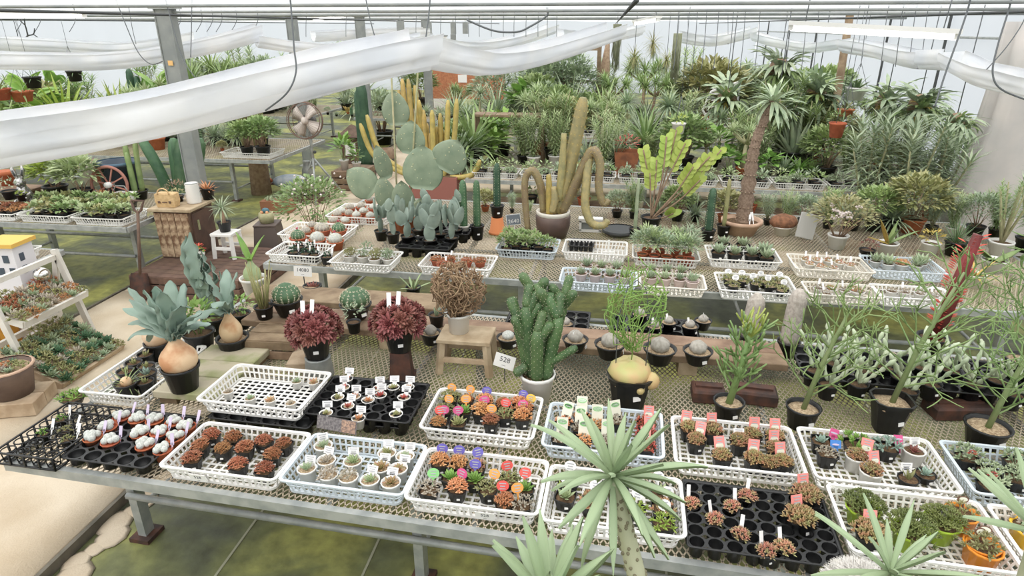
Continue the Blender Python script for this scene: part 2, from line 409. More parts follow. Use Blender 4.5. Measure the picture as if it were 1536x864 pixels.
# ---------------------------------------------------------------- mesh-topped benches
def clipseg(x0, y0, dx, dy, ax, bx, ay, by):
    t0, t1 = -1e9, 1e9
    for o, d, lo, hi in ((x0, dx, ax, bx), (y0, dy, ay, by)):
        a, b = (lo - o) / d, (hi - o) / d
        if a > b: a, b = b, a
        t0, t1 = max(t0, a), min(t1, b)
    return (t0, t1) if t1 > t0 else None
def bench(x0, x1, y0, y1, z, label, legs, pitch=0.036, rail=0.045, rz=0.0, brace=True, top_m=None):
    W, D = x1 - x0, y1 - y0; parts = []
    fr = MB()
    for y in (0, D): fr.box((W / 2, y, z - rail / 2), (W, 0.03, rail))
    for x in (0, W): fr.box((x, D / 2, z - rail / 2), (0.03, D, rail))
    parts.append(part('frame', fr.mesh('frame', GALV, False)))
    m = MB(); t = math.tan(math.radians(62))
    for sgn in (1, -1):
        k = -D / t - pitch
        while k < W + D / t + pitch:
            c = clipseg(k, 0, 1.0 * sgn, t, 0.012, W - 0.012, 0.012, D - 0.012)
            if c: m.bar((k + sgn * c[0], t * c[0], z - 0.003), (k + sgn * c[1], t * c[1], z - 0.003), 0.0052, 0.003)
            k += pitch
    parts.append(part('mesh_top', m.mesh('mesh_top', top_m or mat('galv_mesh', S(200, 186, 164), 0.6, c2=S(176, 162, 140), scale=5, metal=0.1), False), kind='stuff'))
    j = 0
    while 0.6 * j < W: parts.append(part('crossbar', MB().box((0.3 + 0.6 * j if 0.3 + 0.6 * j < W else W - .1, D / 2, z - 0.028), (0.025, D - .03, 0.035)).mesh('crossbar', GALV, False))); j += 1
    lg = MB().box((0, 0, (z - 0.05) / 2), (0.045, 0.06, z - 0.05)).mesh('leg', GALV, False); ft = MB().box((0, 0, 0.012), (0.11, 0.12, 0.024)).mesh('foot', RUST, False)
    for lx in legs:
        for ly in (0.35, D - 0.35): parts.append(part('leg', lg, T(lx, ly, 0), subs=[part('foot', ft)]))
    if brace:
        for ly in (0.35, D - 0.35): parts.append(part('brace', MB().tube([(legs[0], ly - .05, 0.3), (legs[-1], ly - .05, 0.3)], 0.018, 6).mesh('brace', GALV)))
        for lx in legs: parts.append(part('brace', MB().tube([(lx, 0.35, 0.18), (lx, D - 0.35, 0.18)], 0.014, 6).mesh('brace', GALV)))
    return place('mesh_bench', 'bench', parts, (x0, y0, 0), rz, label=label)
Z1, Z2, Z3 = 0.70, 0.72, 0.70
bench(-2.52, 2.75, 1.96, 3.84, Z1, 'long galvanised mesh bench holding the white crates of small succulents', [0.25, 1.75, 3.3, 4.9], pitch=.027, rz=-0.055)
bench(-2.62, 3.3, 4.42, 6.6, Z2, 'galvanised mesh bench holding prickly pears and the terracotta pot tree', [0.3, 2.0, 3.8, 5.5], pitch=.03, rz=-0.03)
bench(-1.7, 4.2, 7.7, 9.7, Z3, 'mesh bench behind the walkway holding tall green plants', [0.3, 2.2, 4.2, 5.6], rz=-0.02)
bench(-1.9, 4.6, 11.0, 13.2, Z3, 'far mesh bench crowded with ferns and dragon trees', [0.3, 2.2, 4.2, 6.1], rz=-0.02)
bench(-8.4, -4.42, 5.2, 6.5, Z3, 'galvanised mesh bench carrying crates of green seedlings and the wagon wheel', [0.4, 2.2, 3.75])
bench(-8.4, -4.72, 4.12, 4.75, 0.62, 'low mesh bench end beside the white toy house', [0.4, 1.9, 3.4], pitch=0.03)
bench(-14.5, -4.68, 8.45, 10.3, Z3, 'mesh bench beyond the flowering shrubs with a crate of clover', [0.4, 3.0, 6.0, 9.0])
bench(-12.5, -6.2, 13.0, 15.2, Z3, 'distant mesh bench under the white swags with potted foliage', [0.4, 3.0, 6.0])
bench(-5.2, -2.7, 13.0, 15.0, Z3, 'distant mesh bench behind the fan with grey potted cacti', [0.3, 1.3, 2.2])
# ================================================================ bunched shade cloth, wires, lamps
CLOTH = mat('shade_cloth', S(250, 250, 250), 0.8, c2=S(240, 242, 245), scale=3, trans=0.5)
def catmull(pts, n):
    out = []
    for i in range(len(pts) - 1):
        p0, p1, p2, p3 = pts[max(i - 1, 0)], pts[i], pts[i + 1], pts[min(i + 2, len(pts) - 1)]
        for k in range(n):
            t = k / n
            out.append(0.5 * ((2 * p1) + (p2 - p0) * t + (2 * p0 - 5 * p1 + 4 * p2 - p3) * t * t + (3 * p1 - p0 - 3 * p2 + p3) * t ** 3))
    out.append(pts[-1].copy()); return out
def swag(ctrl, w, h, label, folds=3, open_=1.0, group=None, seed=0, wires=()):
    """U-shaped hammock of bunched cloth along ctrl = (u, v, distance); w wide, h deep, walls doubled so the cloth has body."""
    rn = random.Random(seed); pts = catmull([dep(*c) for c in ctrl], 8); N = 18; mb = MB()
    root = pts[0]
    for i, p in enumerate(pts):
        t = (pts[min(i + 1, len(pts) - 1)] - pts[max(i - 1, 0)]); t.z = 0; t.normalize(); x = V((-t.y, t.x, 0))
        if x.y < 0: x = -x
        for sgn in (0, 1):
            for k in range(N + 1):
                a = math.pi * (k / N); e = 0.006 * sgn
                fx = -math.cos(a) * (w / 2 - e) * (1 + 0.06 * math.sin(i * 0.7 + k)); fz = -math.sin(a) ** 0.8 * (h - e)
                fz += 0.13 * h * math.sin(k * 2.1 + 0.35 * i * 0.3 + seed) * (1 - abs(k / N - .5))
                if k == N: fz += h * 0.12
                q = p + x * fx + V((0, 0, fz + h * 0.55)) - root
                mb.v.append(tuple(q))
    M = 2 * (N + 1)
    for i in range(len(pts) - 1):
        for sgn in (0, 1):
            for k in range(N):
                a = i * M + sgn * (N + 1) + k; mb.f.append((a, a + 1, a + M + 1, a + M))
        for k in (0, N): a = i * M + k; mb.f.append((a, a + N + 1, a + M + N + 1, a + M))
    o = link('shade_cloth_swag', mb.mesh('shade_cloth', CLOTH), None, Matrix.Translation(root))
    return tag(o, label, 'shade cloth', group)
swag([(-330, 262, 2.85), (-150, 248, 2.9), (0, 217, 3.0), (200, 183, 3.15), (400, 132, 3.35), (530, 100, 3.6), (640, 78, 3.9)], 0.34, 0.20, 'wide bunched white shade cloth sagging low above the wagon wheel', seed=1)
swag([(630, 80, 4.0), (690, 92, 4.4), (745, 96, 4.8), (830, 78, 5.5), (925, 48, 6.2)], 0.24, 0.15, 'short white shade cloth swag in front of the cork board', seed=2)
swag([(-90, 92, 6.4), (60, 93, 6.6), (160, 92, 6.8), (250, 82, 7.0), (330, 66, 7.2), (390, 50, 7.4)], 0.26, 0.15, 'rolled white shade cloth crossing the grey column with orange sticker', seed=3)
swag([(-60, 62, 8.6), (90, 70, 8.8), (190, 74, 9.0), (290, 60, 9.2)], 0.3, 0.16, 'loose white shade cloth hanging behind the rolled one', seed=4)
swag([(385, 62, 7.3), (450, 72, 7.6), (520, 76, 8.0), (590, 70, 8.4), (640, 58, 8.8)], 0.24, 0.12, 'white shade cloth swag strung between two grey columns', seed=5)
swag([(470, 56, 12), (540, 52, 12.4), (640, 50, 13)], 0.4, 0.16, 'thin distant white swag above the fan', seed=6)
swag([(640, 62, 9.5), (700, 72, 10), (760, 66, 10.4), (830, 44, 11)], 0.28, 0.14, 'white shade cloth swag above the brown cork board', seed=7)
swag([(840, 54, 9.5), (870, 56, 9.6), (905, 58, 9.8), (960, 46, 10)], 0.3, 0.14, 'small white swag behind the hanging air plants', seed=8)
swag([(1020, 56, 11), (1060, 62, 11), (1090, 58, 11), (1130, 48, 11)], 0.3, 0.16, 'short white swag near the wall beside air plants', seed=9)
swag([(1130, 55, 9), (1165, 64, 8.8), (1215, 72, 8.5), (1268, 66, 8)], 0.22, 0.11, 'white shade cloth swag crossing the timber pole', seed=10)
swag([(1265, 68, 7.4), (1310, 76, 7), (1370, 90, 6.4), (1430, 92, 5.6)], 0.2, 0.14, 'white shade cloth swag under the long tube lamp', seed=11)
swag([(1425, 92, 5.2), (1465, 112, 4.9), (1510, 124, 4.6), (1570, 138, 4.3), (1650, 140, 4.0)], 0.22, 0.13, 'drooping white swag in front of the gathered curtain', seed=12)
WIRE = mat('wire', S(92, 96, 98), 0.5)
def wire(ctrl, r=0.004, label='thin dark wire loop holding up white cloth', group='wire loops under the ceiling'):
    pts = [dep(*c) for c in ctrl]
    if pts[0].z < ZC: pts.insert(0, V((pts[0].x, pts[0].y, ZC)))
    pts = catmull(pts, 6); o = pts[0]
    ob = link('hanging_wire', MB().tube([p - o for p in pts], r, 5).mesh('wire', WIRE), None, Matrix.Translation(o)); tag(ob, label, 'wire', group)
wire([(436, 5, 3.2), (441, 70, 3.2), (444, 108, 3.2), (430, 140, 3.2), (398, 166, 3.25)], 0.0045)
wire([(645, 2, 3.7), (641, 40, 3.7), (634, 74, 3.7), (612, 94, 3.72)], 0.0045)
wire([(549, 0, 4.6), (558, 40, 4.6), (566, 66, 4.6)], 0.004)
wire([(174, 0, 5.2), (190, 40, 5.2), (207, 78, 5.2), (226, 96, 5.2), (244, 92, 5.2)])
wire([(249, 2, 5.0), (262, 50, 5.0), (276, 92, 5.0), (302, 128, 5.0)])
wire([(192, 4, 6), (198, 40, 6), (204, 66, 6)], 0.003); wire([(288, 0, 5.6), (287, 50, 5.6), (286, 86, 5.6)], 0.004)
for u in (30, 58, 110, 268, 300, 316, 330, 352, 384): wire([(u, 8, 8), (u + 3, 30, 8), (u + 4 - 10, 48, 8)], 0.004, 'fine curved wire hanging above distant white cloth', 'fine wires over the far cloth')
for u in (460, 520, 625, 662, 684, 704, 720, 738, 756, 772, 790, 808, 822, 836): wire([(u, 12, 9.5), (u - 1, 36, 9.5), (u - 1, 55, 9.5)], 0.0045, 'fine straight wire hanging below the ceiling pipes', 'fine wires below the pipes')
for u in (1018, 1046, 1060, 1078, 1100, 1118, 1140, 1186, 1210, 1228): wire([(u, 20, 8), (u - 3, 60, 8), (u - 8, 105, 8)], 0.0045, 'long fine wire hanging before the film wall', 'long wires before the wall')
for u in (1300, 1330, 1352, 1372, 1390): wire([(u, 26, 6.5), (u - 4, 60, 6.5), (u - 9, 100, 6.5)], 0.004, 'fine looped wire hanging below the tube lamp', 'wires below the lamp')
wire([(1451, 16, 4.0), (1436, 60, 4.0), (1418, 110, 4.0), (1402, 160, 4.0)], 0.006, 'long slanting dark cable beside the tube lamp', None)
wire([(1512, 18, 4.2), (1496, 70, 4.2), (1489, 110, 4.2), (1502, 134, 4.2), (1545, 152, 4.2)], 0.006, 'dark cable looping under the drooping white swag', None)
wire([(1536, 30, 4.6), (1510, 70, 4.6), (1480, 104, 4.6)], 0.004, 'thin slanting cord beside the looping cable', None)
wire([(820, 24, 7.5), (795, 40, 7.5), (775, 48, 7.5), (740, 46, 7.5), (700, 30, 7.5)], 0.012, 'thick dark cable drooping above the cork board', None)
for u in (1032, 1092): wire([(u, 12, 11), (u, 40, 11), (u, 67, 11)], 0.0045, 'fine wire holding the short swag near the wall', 'wires of the short swag')
# tube lamps
LAMP = mat('lamp_tube', (1, 0.99, 0.96), 0.4, emit=2.2)
def tube_lamp(a, b, label):
    a, b = dep(*a), dep(*b); c = (a + b) / 2; d = (b - a); L = d.length; rz = math.atan2(d.y, d.x); ry = -math.asin(d.z / L)
    bo = MB().box((0, 0, 0.035), (L, 0.09, 0.03)); bo.box((-L / 2 + .02, 0, 0.01), (0.03, 0.05, 0.05)); bo.box((L / 2 - .02, 0, 0.01), (0.03, 0.05, 0.05))
    tb = MB().tube([(-L / 2 + 0.02, 0, 0), (L / 2 - 0.02, 0, 0)], 0.019, 10)
    hg = MB()
    for s in (-1, 1): hg.tube([(s * L * 0.4, 0, 0.05), (s * L * 0.4, 0, max(0.1, ZC - c.z))], 0.004, 5)
    place('tube_lamp', 'lamp', [part('housing', bo.mesh('housing', WHITE, False)), part('tube', tb.mesh('tube', LAMP)), part('hanger', hg.mesh('hanger', WIRE))], c, rz, label=label, ry=ry)
tube_lamp((1182, 42, 4.6), (1440, 56, 4.2), 'long white tube lamp hanging in front of the film wall')
tube_lamp((952, 36, 9.0), (988, 30, 8.2), 'short white tube lamp above the hanging air plants')
tube_lamp((-40, 24, 6.2), (130, 24, 6.4), 'pale tube lamp near the bare branches under the ceiling')
tube_lamp((470, 30, 11), (520, 24, 10.4), 'small distant tube lamp between two grey columns')
# dark square hangers
for u, v, y in ((601, 44, 11), (643, 43, 13), (680, 42, 15), (698, 42, 15.2), (680, 60, 15.4)):
    p = dep(u, v, y); mb = MB().box((0, 0, 0), (0.13, 0.02, 0.26)); mb.bar((0, 0, .1), (0, 0, ZC - p.z), 0.01, 0.01)
    o = link('hanging_trap', mb.mesh('hanging_trap', GREYP, False), None, Matrix.Translation(p)); tag(o, 'grey oblong card hanging under the ceiling', 'card', 'grey cards hanging under the ceiling')
# gathered curtain by the wall
def curtain():
    mb = MB(); n = 40; rows = [(2.5, 0.55), (2.0, 0.5), (1.5, 0.5), (1.0, 0.55), (0.5, 0.6), (0.02, 0.7)]; c0 = at(1500, 260, 8.0)
    for z, r in rows:
        for k in range(n):
            a = 2 * math.pi * k / n; q = r * (1 + 0.07 * math.sin(k * 2.5) + 0.04 * math.sin(k * 5.3 + z))
            mb.v.append((q * math.cos(a) * 0.9 + (2.5 - z) * -0.05, q * math.sin(a) * 0.5, z))
    for i in range(len(rows) - 1):
        for k in range(n): a = i * n + k; b = i * n + (k + 1) % n; mb.f.append((a, a + n, b + n, b))
    mb.f.append(tuple(range(n)))
    o = link('gathered_curtain', mb.mesh('gathered_curtain', mat('curtain', S(224, 216, 210), 0.7, c2=S(208, 204, 200), scale=3, trans=0.2)), None, Matrix.Translation((c0.x + 0.15, c0.y, 0)))
    tag(o, 'thick gathered pale curtain hanging beside the film wall', 'curtain')
curtain()
# ================================================================ plant colours
def gm(name, a, b, rough=0.5, scale=9.0, var=0.12, trans=0.0, **k): return mat(name, S(*a), rough, c2=S(*b), scale=scale, var=var, trans=trans, **k)
G_MID = gm('leaf_mid', (130, 154, 98), (164, 182, 122), trans=.15)
G_DARK = gm('leaf_dark', (88, 112, 76), (116, 138, 94), trans=.1)
G_GREY = gm('leaf_greygreen', (146, 164, 134), (178, 190, 156), trans=.1)
G_BLUE = gm('leaf_bluegreen', (134, 156, 142), (158, 176, 162), scale=5)
G_PALE = gm('leaf_pale', (160, 178, 130), (186, 198, 152), trans=.15)
G_LIME = gm('leaf_lime', (156, 178, 78), (182, 196, 104), trans=.2)
G_YEL = gm('leaf_yellow', (196, 168, 84), (176, 160, 90), trans=.1)
G_OLIVE = gm('leaf_olive', (146, 150, 98), (178, 172, 124), trans=.1)
G_VIV = gm('leaf_vivid', (118, 160, 76), (152, 186, 98), trans=.15)
PENCIL = gm('pencil_green', (116, 142, 84), (140, 162, 102), scale=4)
CACT = gm('cactus_green', (70, 104, 74), (96, 128, 92), scale=14)
CACTD = gm('cactus_dark', (52, 82, 62), (74, 104, 78), scale=14)
CACTY = gm('cactus_straw', (178, 162, 112), (150, 144, 104), scale=18)
CACTGOLD = gm('cactus_gold', (190, 164, 94), (162, 144, 86), scale=14)
CORK = gm('cactus_cork', (136, 116, 90), (152, 138, 100), scale=12)
BROWNT = gm('bark', (138, 112, 92), (166, 142, 118), scale=20, rough=.85)
TANT = gm('pale_stem', (176, 170, 134), (150, 150, 112), scale=14, rough=.8)
MAROON = gm('maroon_leaf', (122, 66, 62), (152, 96, 88), scale=16, var=.15)
BRNRED = gm('brown_red_leaf', (172, 112, 78), (194, 142, 102), scale=30, var=.2)
REDS = gm('red_succulent', (168, 76, 64), (190, 110, 88), scale=20, var=.15)
ORNG = gm('orange_succulent', (212, 146, 98), (228, 176, 130), scale=20, var=.12)
PINKG = gm('pink_green_succulent', (204, 138, 118), (170, 168, 118), scale=45, var=.12)
GRNRED = gm('green_red_succulent', (158, 156, 104), (190, 138, 108), scale=45, var=.12)
GREYS = gm('grey_succulent', (168, 158, 142), (188, 178, 160), scale=30, var=.12)
SAGE = gm('sage_succulent', (148, 164, 128), (174, 186, 152), scale=20, var=.12)
SILVER = gm('silver_wool', (214, 214, 208), (176, 180, 172), scale=160, var=.05, rough=.9)
STONE = gm('stone_cactus', (158, 152, 142), (182, 176, 166), scale=60, rough=.8, var=.06)
TWIG = gm('dry_twig', (128, 102, 80), (158, 132, 104), scale=20, rough=.85)
BULB = gm('bulb_skin', (220, 190, 152), (192, 140, 98), scale=7, rough=.6, var=.05, lo=.44, hi=.58, detail=6)
WHITEF = mat('white_flower', S(240, 226, 222), 0.7)
PINKF = mat('pink_flower', S(214, 96, 122), 0.6)
REDF = mat('red_flower', S(206, 84, 62), 0.6)
SPINE = mat('spine', S(226, 216, 190), 0.7)
PADG = gm('pad_green', (126, 142, 118), (148, 160, 134), scale=8, var=.08)
PADB = gm('pad_blue', (130, 146, 134), (150, 164, 150), scale=14, var=.1)
# ================================================================ pots
_c = {}
def memo(f):
    def g(*a, **k):
        key = (f.__name__, a, tuple(sorted(k.items())))
        if key not in _c: _c[key] = f(*a, **k)
        return _c[key]
    return g
@memo
def potm(mn, r, h, taper=0.74, n=16, sq=0.0, lip=0.05):
    m = MATS[mn]; b = r * taper; l = r * lip * 1.6
    pr = [(b, 0), (r - (r - b) * .12, h * 0.86), (r + l * .3, h * 0.87), (r + l, h), (r - l * .4, h), (r - l, h * 0.8), (b * .9, h * 0.55)]
    return MB().lathe(pr, n, sq=sq, a0=math.pi / n if sq else 0, cap1=True).mesh('pot', m, not sq)
@memo
def soilm(mn, r, h, n=14, sq=0.0):
    mb = MB().lathe([(r * .92, h * .80), (r * .9, h * 0.84), (r * 0.5, h * 0.87), (0.001, h * 0.885)], n, sq=sq, cap0=False)
    return mb.mesh('soil', MATS[mn])
def potparts(mn, r, h, soil='soil', taper=0.74, sq=0.0, n=16, sticker=True, lip=0.05):
    a = [part('pot', potm(mn, r, h, taper, n, sq, lip), subs=[part('sticker', stickm(), T(r * 0.35, -r * .86, h * 0.45, 0.4, -0.18, s=max(0.6, r / 0.05)))] if sticker and mn.startswith('black') else ()),
         part('soil', soilm(soil, r, h, sq=sq))]
    return a
@memo
def stickm(): return MB().box((0, 0, 0), (0.018, 0.002, 0.011)).mesh('sticker', PAPER, False)
# ================================================================ tags
TAGM = {k: mat('tag_' + k, S(*c), 0.5) for k, c in dict(white=(240, 238, 236), pink=(240, 148, 140), orange=(240, 164, 84), red=(232, 92, 84), violet=(112, 104, 190), magenta=(214, 88, 140), blue=(70, 130, 204), lilac=(206, 192, 214), green=(140, 206, 130), cream=(226, 224, 206), brown=(110, 78, 60), yellow=(240, 200, 90)).items()}
@memo
def tag_card(col, w, h):
    mb = MB().box((0, 0, h / 2 + 0.03), (w, 0.0015, h)); mb.box((0, 0, 0.015), (w * 0.45, 0.0015, 0.05)); return mb.mesh('tag', TAGM[col], False)
@memo
def tag_round(col, w, h):
    mb = MB(); n = 14; b = 0
    for y in (-0.001, 0.001):
        for k in range(n): a = 2 * math.pi * k / n; mb.v.append((math.cos(a) * w / 2, y, 0.045 + h / 2 + math.sin(a) * h / 2))
    mb.f = [tuple(range(n)), tuple(range(2 * n - 1, n - 1, -1))] + [(k, n + k, n + (k + 1) % n, (k + 1) % n) for k in range(n)]
    mb.box((0, 0, 0.022), (0.006, 0.0015, 0.05)); return mb.mesh('tag', TAGM[col], False)
@memo
def print_oval(col, w, h, z):
    mb = MB(); n = 14
    for k in range(n): a = 2 * math.pi * k / n; mb.v.append((math.cos(a) * w / 2, -0.0018, z + math.sin(a) * h / 2))
    mb.f = [tuple(range(n))]
    for q in (-.12, .12): mb.box((0, -0.0021, z + h * q), (w * .6, 0.0005, h * .1))
    return mb.mesh('print', TAGM[col], False)
@memo
def print_bars(w, z, col='cream'):
    mb = MB()
    for k in range(3): mb.box((0, -0.0018, z - k * 0.008), (w * (.8, .6, .7)[k], 0.0006, 0.003))
    return mb.mesh('print', mat('faint_ink', S(176, 176, 180), .7), False)
def tagpart(kind, x, y, z, rx=-0.35, rz=0.0, s=1.0):
    z -= {'pink': .022, 'frame': .02}.get(kind, .016 if kind.startswith('oval') else 0) if s == 1 else 0
    M = T(x, y, z, rz, rx, s=s * {'pink': 1.35, 'frame': 1.4, 'square': 1.1}.get(kind, 1.3 if kind.startswith('oval') else 1))
    if kind.startswith('oval_'):
        c = kind[5:]; return part('tag', tag_round(c, 0.038, 0.032), M, subs=[part('print', print_bars(0.026, 0.068))])
    if kind == 'pink': return part('tag', tag_card('pink', 0.034, 0.05), M, subs=[part('print', print_oval('cream', 0.026, 0.02, 0.05)), part('print', print_bars(0.026, 0.074))])
    if kind == 'purple': return part('tag', tag_card('magenta', 0.036, 0.038), M, subs=[part('print', print_oval('lilac', 0.03, 0.008, 0.05))])
    if kind == 'blue': return part('tag', tag_card('blue', 0.044, 0.034), M, subs=[part('print', print_oval('lilac', 0.03, 0.008, 0.045))])
    if kind == 'frame': return part('tag', tag_card('cream', 0.036, 0.055), M, subs=[part('print', print_oval('green', 0.03, 0.016, 0.07)), part('print', print_oval('white', 0.026, 0.012, 0.0705))])
    if kind == 'square': return part('tag', tag_card('white', 0.042, 0.028), M, subs=[part('print', print_bars(0.036, 0.052))])
    if kind == 'strip': return part('tag', tag_card('white', 0.014, 0.05), M)
    if kind == 'lilac': return part('tag', tag_card('lilac', 0.015, 0.05), M)
    if kind == 'brownoval': return part('tag', tag_round('brown', 0.042, 0.026), M, subs=[part('print', print_oval('cream', 0.032, 0.018, 0.058))])
    return part('tag', tag_card('white', 0.03, 0.03), M)
# ================================================================ foliage meshes (shared)
@memo
def f_rosette(mn, R, n, W, th, e0=0.2, seed=0, shape='obov', inner=.35):
    return rosette(MB(), (0, 0, 0), (0, 0, 1), R, n, W, th, e0, 1.4, shape, 3, -0.35, random.Random(seed), inner).mesh('rosette', MATS[mn])
@memo
def f_cushion(mn, R, H, n, rr, lw, seed=0, k=7, shape='obov'):
    rn = random.Random(seed); mb = MB()
    for i in range(n):
        t = (i + 0.5) / n; a = i * 2.39996; r = math.sqrt(t) * R * rn.uniform(.9, 1.05); ph = (r / R)
        c = V((r * math.cos(a), r * math.sin(a), H * math.sqrt(max(0.02, 1 - ph * ph * .92)) * rn.uniform(.85, 1.1)))
        ax = V((c.x / R * 0.9, c.y / R * 0.9, 0.9))
        rosette(mb, c, ax, rr * rn.uniform(.8, 1.2), k, lw, lw * .45, 0.25, 1.2, shape, 2, -0.3, rn, .55)
        if i % 2: mb.tube([(c.x * .3, c.y * .3, 0), tuple(c)], rr * 0.1, 4, False)
    return mb.mesh('plant', MATS[mn])
@memo
def f_bead(mn, R, n, r, seed=0):
    rn = random.Random(seed); mb = MB()
    for i in range(n):
        a = i * 2.4; q = R * math.sqrt((i + .4) / n) * .8
        mb.ball((q * math.cos(a), q * math.sin(a), r * rn.uniform(.7, 1.0) + (R - q) * .3), r * rn.uniform(.75, 1.1), 9, 6)
    return mb.mesh('plant', MATS[mn])
@memo
def f_barrel(mn, R, H, ribs, depth=.16, top=0.0, seg=12):
    pr = [(R * .55, 0)]
    for i in range(1, seg + 1):
        t = i / seg; pr.append((max(.002, R * math.sin(math.pi * (0.18 + 0.82 * t)) ** .75 if t < 1 else .002), H * (1 - math.cos(math.pi * t * .98)) / 2 if False else H * t ** .95))
    return MB().lathe(pr, ribs * 2, rib=depth).mesh('body', MATS[mn])
def spines(mb, p, n, r, k=4, rn=RN):
    n = V(n).normalized(); x = n.orthogonal().normalized(); y = n.cross(x)
    for i in range(k):
        a = 6.283 * i / k + rn.uniform(0, 1); d = (n * .7 + x * math.cos(a) + y * math.sin(a)).normalized()
        b = len(mb.v); s = d.orthogonal().normalized() * r * .09
        mb.v += [tuple(V(p) - s), tuple(V(p) + s), tuple(V(p) + d * r)]; mb.f.append((b, b + 1, b + 2))
@memo
def f_spines_barrel(R, H, ribs, rows, L, a0=0.0):
    mb = MB(); rn = random.Random(3)
    for k in range(ribs):
        a = 2 * math.pi * k / ribs + a0
        for i in range(rows):
            t = .12 + .85 * i / rows; r = R * math.sin(math.pi * (0.18 + 0.82 * t)) ** .75
            spines(mb, (r * math.cos(a), r * math.sin(a), H * t ** .95), (math.cos(a), math.sin(a), (t - .4) * 1.5), L, 5, rn)
    return mb.mesh('spines', SPINE, False)
@memo
def f_column(mn, R, H, ribs, depth=.2, bend=0.0, seg=10, taper=.9, sp=True):
    pts = []; rs = []
    for i in range(seg + 1):
        t = i / seg; pts.append((bend * t * t, 0, H * t)); q = R * (1 - (1 - taper) * t)
        rs.append(q * (.85 if i == 0 else 1) if t < .93 else q * .8)
    pts.append((bend * 1.02, 0, H * 1.0 + R * .55)); rs.append(R * .35)
    return MB().tube(pts, rs, ribs * 2, rib=depth).mesh('stem', MATS[mn])
@memo
def f_column_spines(R, H, ribs, rows, L, bend=0.0):
    mb = MB(); rn = random.Random(5)
    for k in range(ribs):
        a = 2 * math.pi * k / ribs
        for i in range(rows):
            t = (i + .5) / rows; c = V((bend * t * t, 0, H * t)); n = V((math.cos(a), math.sin(a), .2))
            spines(mb, c + V((math.cos(a), math.sin(a), 0)) * R * .97, n, L, 4, rn)
    return mb.mesh('spines', SPINE, False)
def pad(L, W, th, n=16):
    mb = MB(); m = 9
    for i in range(m + 1):
        t = i / m; z = L * t; w = W / 2 * max(.14 if t < .5 else .02, math.sin(math.pi * min(1, (.06 + .94 * t) ** .8)) ** .62); e = th / 2 * (.5 + .5 * math.sin(math.pi * t)) * (1 if t < .999 else .1)
        for k in range(n):
            a = 2 * math.pi * k / n; mb.v.append((w * math.cos(a), e * math.sin(a) * (1 - .4 * abs(math.cos(a))), z))
    for i in range(m):
        for k in range(n): a = i * n + k; b = i * n + (k + 1) % n; mb.f.append((a, b, b + n, a + n))
    mb.f.append(tuple(range(n))); mb.f.append(tuple(m * n + k for k in reversed(range(n))))
    return mb
@memo
def f_pad(mn, L, W, th): return pad(L, W, th).mesh('pad', MATS[mn])
@memo
def f_pad_spots(L, W, th, n=26, seed=1, r=.004):
    rn = random.Random(seed); mb = MB()
    for i in range(n):
        t = rn.uniform(.15, .93); w = W / 2 * math.sin(math.pi * (.06 + .94 * t) ** .8) ** .62; x = rn.uniform(-.85, .85) * w
        e = th / 2 * (.5 + .5 * math.sin(math.pi * t)) * math.sqrt(max(.05, 1 - (x / w) ** 2)) * .8
        for s in (-1, 1): mb.ball((x, s * e, L * t), r * rn.uniform(.6, 1.4), 5, 3)
    return mb.mesh('areoles', mat('areole', S(200, 198, 160), .8))
@memo
def f_tuft(mn, n, L, W, e0=0.1, e1=1.4, bend=.7, segs=5, seed=0, shape='lance', th=0.0, z=0.0, fold=.25):
    rn = random.Random(seed); mb = MB()
    for i in range(n):
        t = (i + .5) / n; a = i * 2.39996 + rn.uniform(-.2, .2); e = e1 + (e0 - e1) * t + rn.uniform(-.12, .12); h = V((math.cos(a), math.sin(a), 0))
        d = h * math.cos(e) + V((0, 0, 1)) * math.sin(e); up = V((0, 0, 1)) * math.cos(e) - h * math.sin(e)
        mb.leaf((h.x * W * .4, h.y * W * .4, z), d, up, L * rn.uniform(.75, 1.08), W * rn.uniform(.8, 1.1), segs, bend * rn.uniform(.4, 1.4), fold, shape, th)
    return mb.mesh('leaves', MATS[mn])
def branchy(mb, p, d, L, r, lev, rn, spread=.7, kids=(2, 3), n=5, droop=0.0, tips=None, ratio=.75, up=0.0):
    pts = [V(p)]; q = V(p); dd = V(d).normalized(); k = 3
    for i in range(k):
        dd = (dd + V((rn.uniform(-.16, .16), rn.uniform(-.16, .16), rn.uniform(-.1, .12) - droop + up))).normalized(); q = q + dd * L / k; pts.append(q.copy())
    mb.tube(pts, [r, r * .95, r * .9, r * .8], n, cap=(lev == 0))
    if lev == 0:
        if tips is not None: tips.append((q, dd))
        return
    for j in range(rn.randint(*kids)):
        a = rn.uniform(0, 6.283); x = dd.orthogonal().normalized(); y = dd.cross(x)
        nd = dd + (x * math.cos(a) + y * math.sin(a)) * spread * rn.uniform(.6, 1.3)
        branchy(mb, pts[-1 if j < 2 else 2], nd, L * ratio * rn.uniform(.8, 1.2), r * .78, lev - 1, rn, spread, kids, n, droop, tips, ratio, up)
@memo
def f_bush(mn, R, H, n, L, W, seed=0, shape='ovate', bend=.3, segs=2, z0=0.1):
    rn = random.Random(seed); mb = MB()
    for i in range(n):
        a = rn.uniform(0, 6.283); c = rn.uniform(-0.2, 1); s = math.sqrt(max(0, 1 - c * c)); q = rn.uniform(.45, 1.0) ** .6
        p = V((R * q * s * math.cos(a), R * q * s * math.sin(a), z0 * H + H * (.45 + .5 * c * q)))
        d = V((math.cos(a) * s + rn.uniform(-.6, .6), math.sin(a) * s + rn.uniform(-.6, .6), c * .6 + rn.uniform(-.2, .7)))
        mb.leaf(p, d, (rn.uniform(-.3, .3), rn.uniform(-.3, .3), 1), L * rn.uniform(.7, 1.2), W * rn.uniform(.8, 1.2), segs, bend, .15, shape)
    return mb.mesh('foliage', MATS[mn])
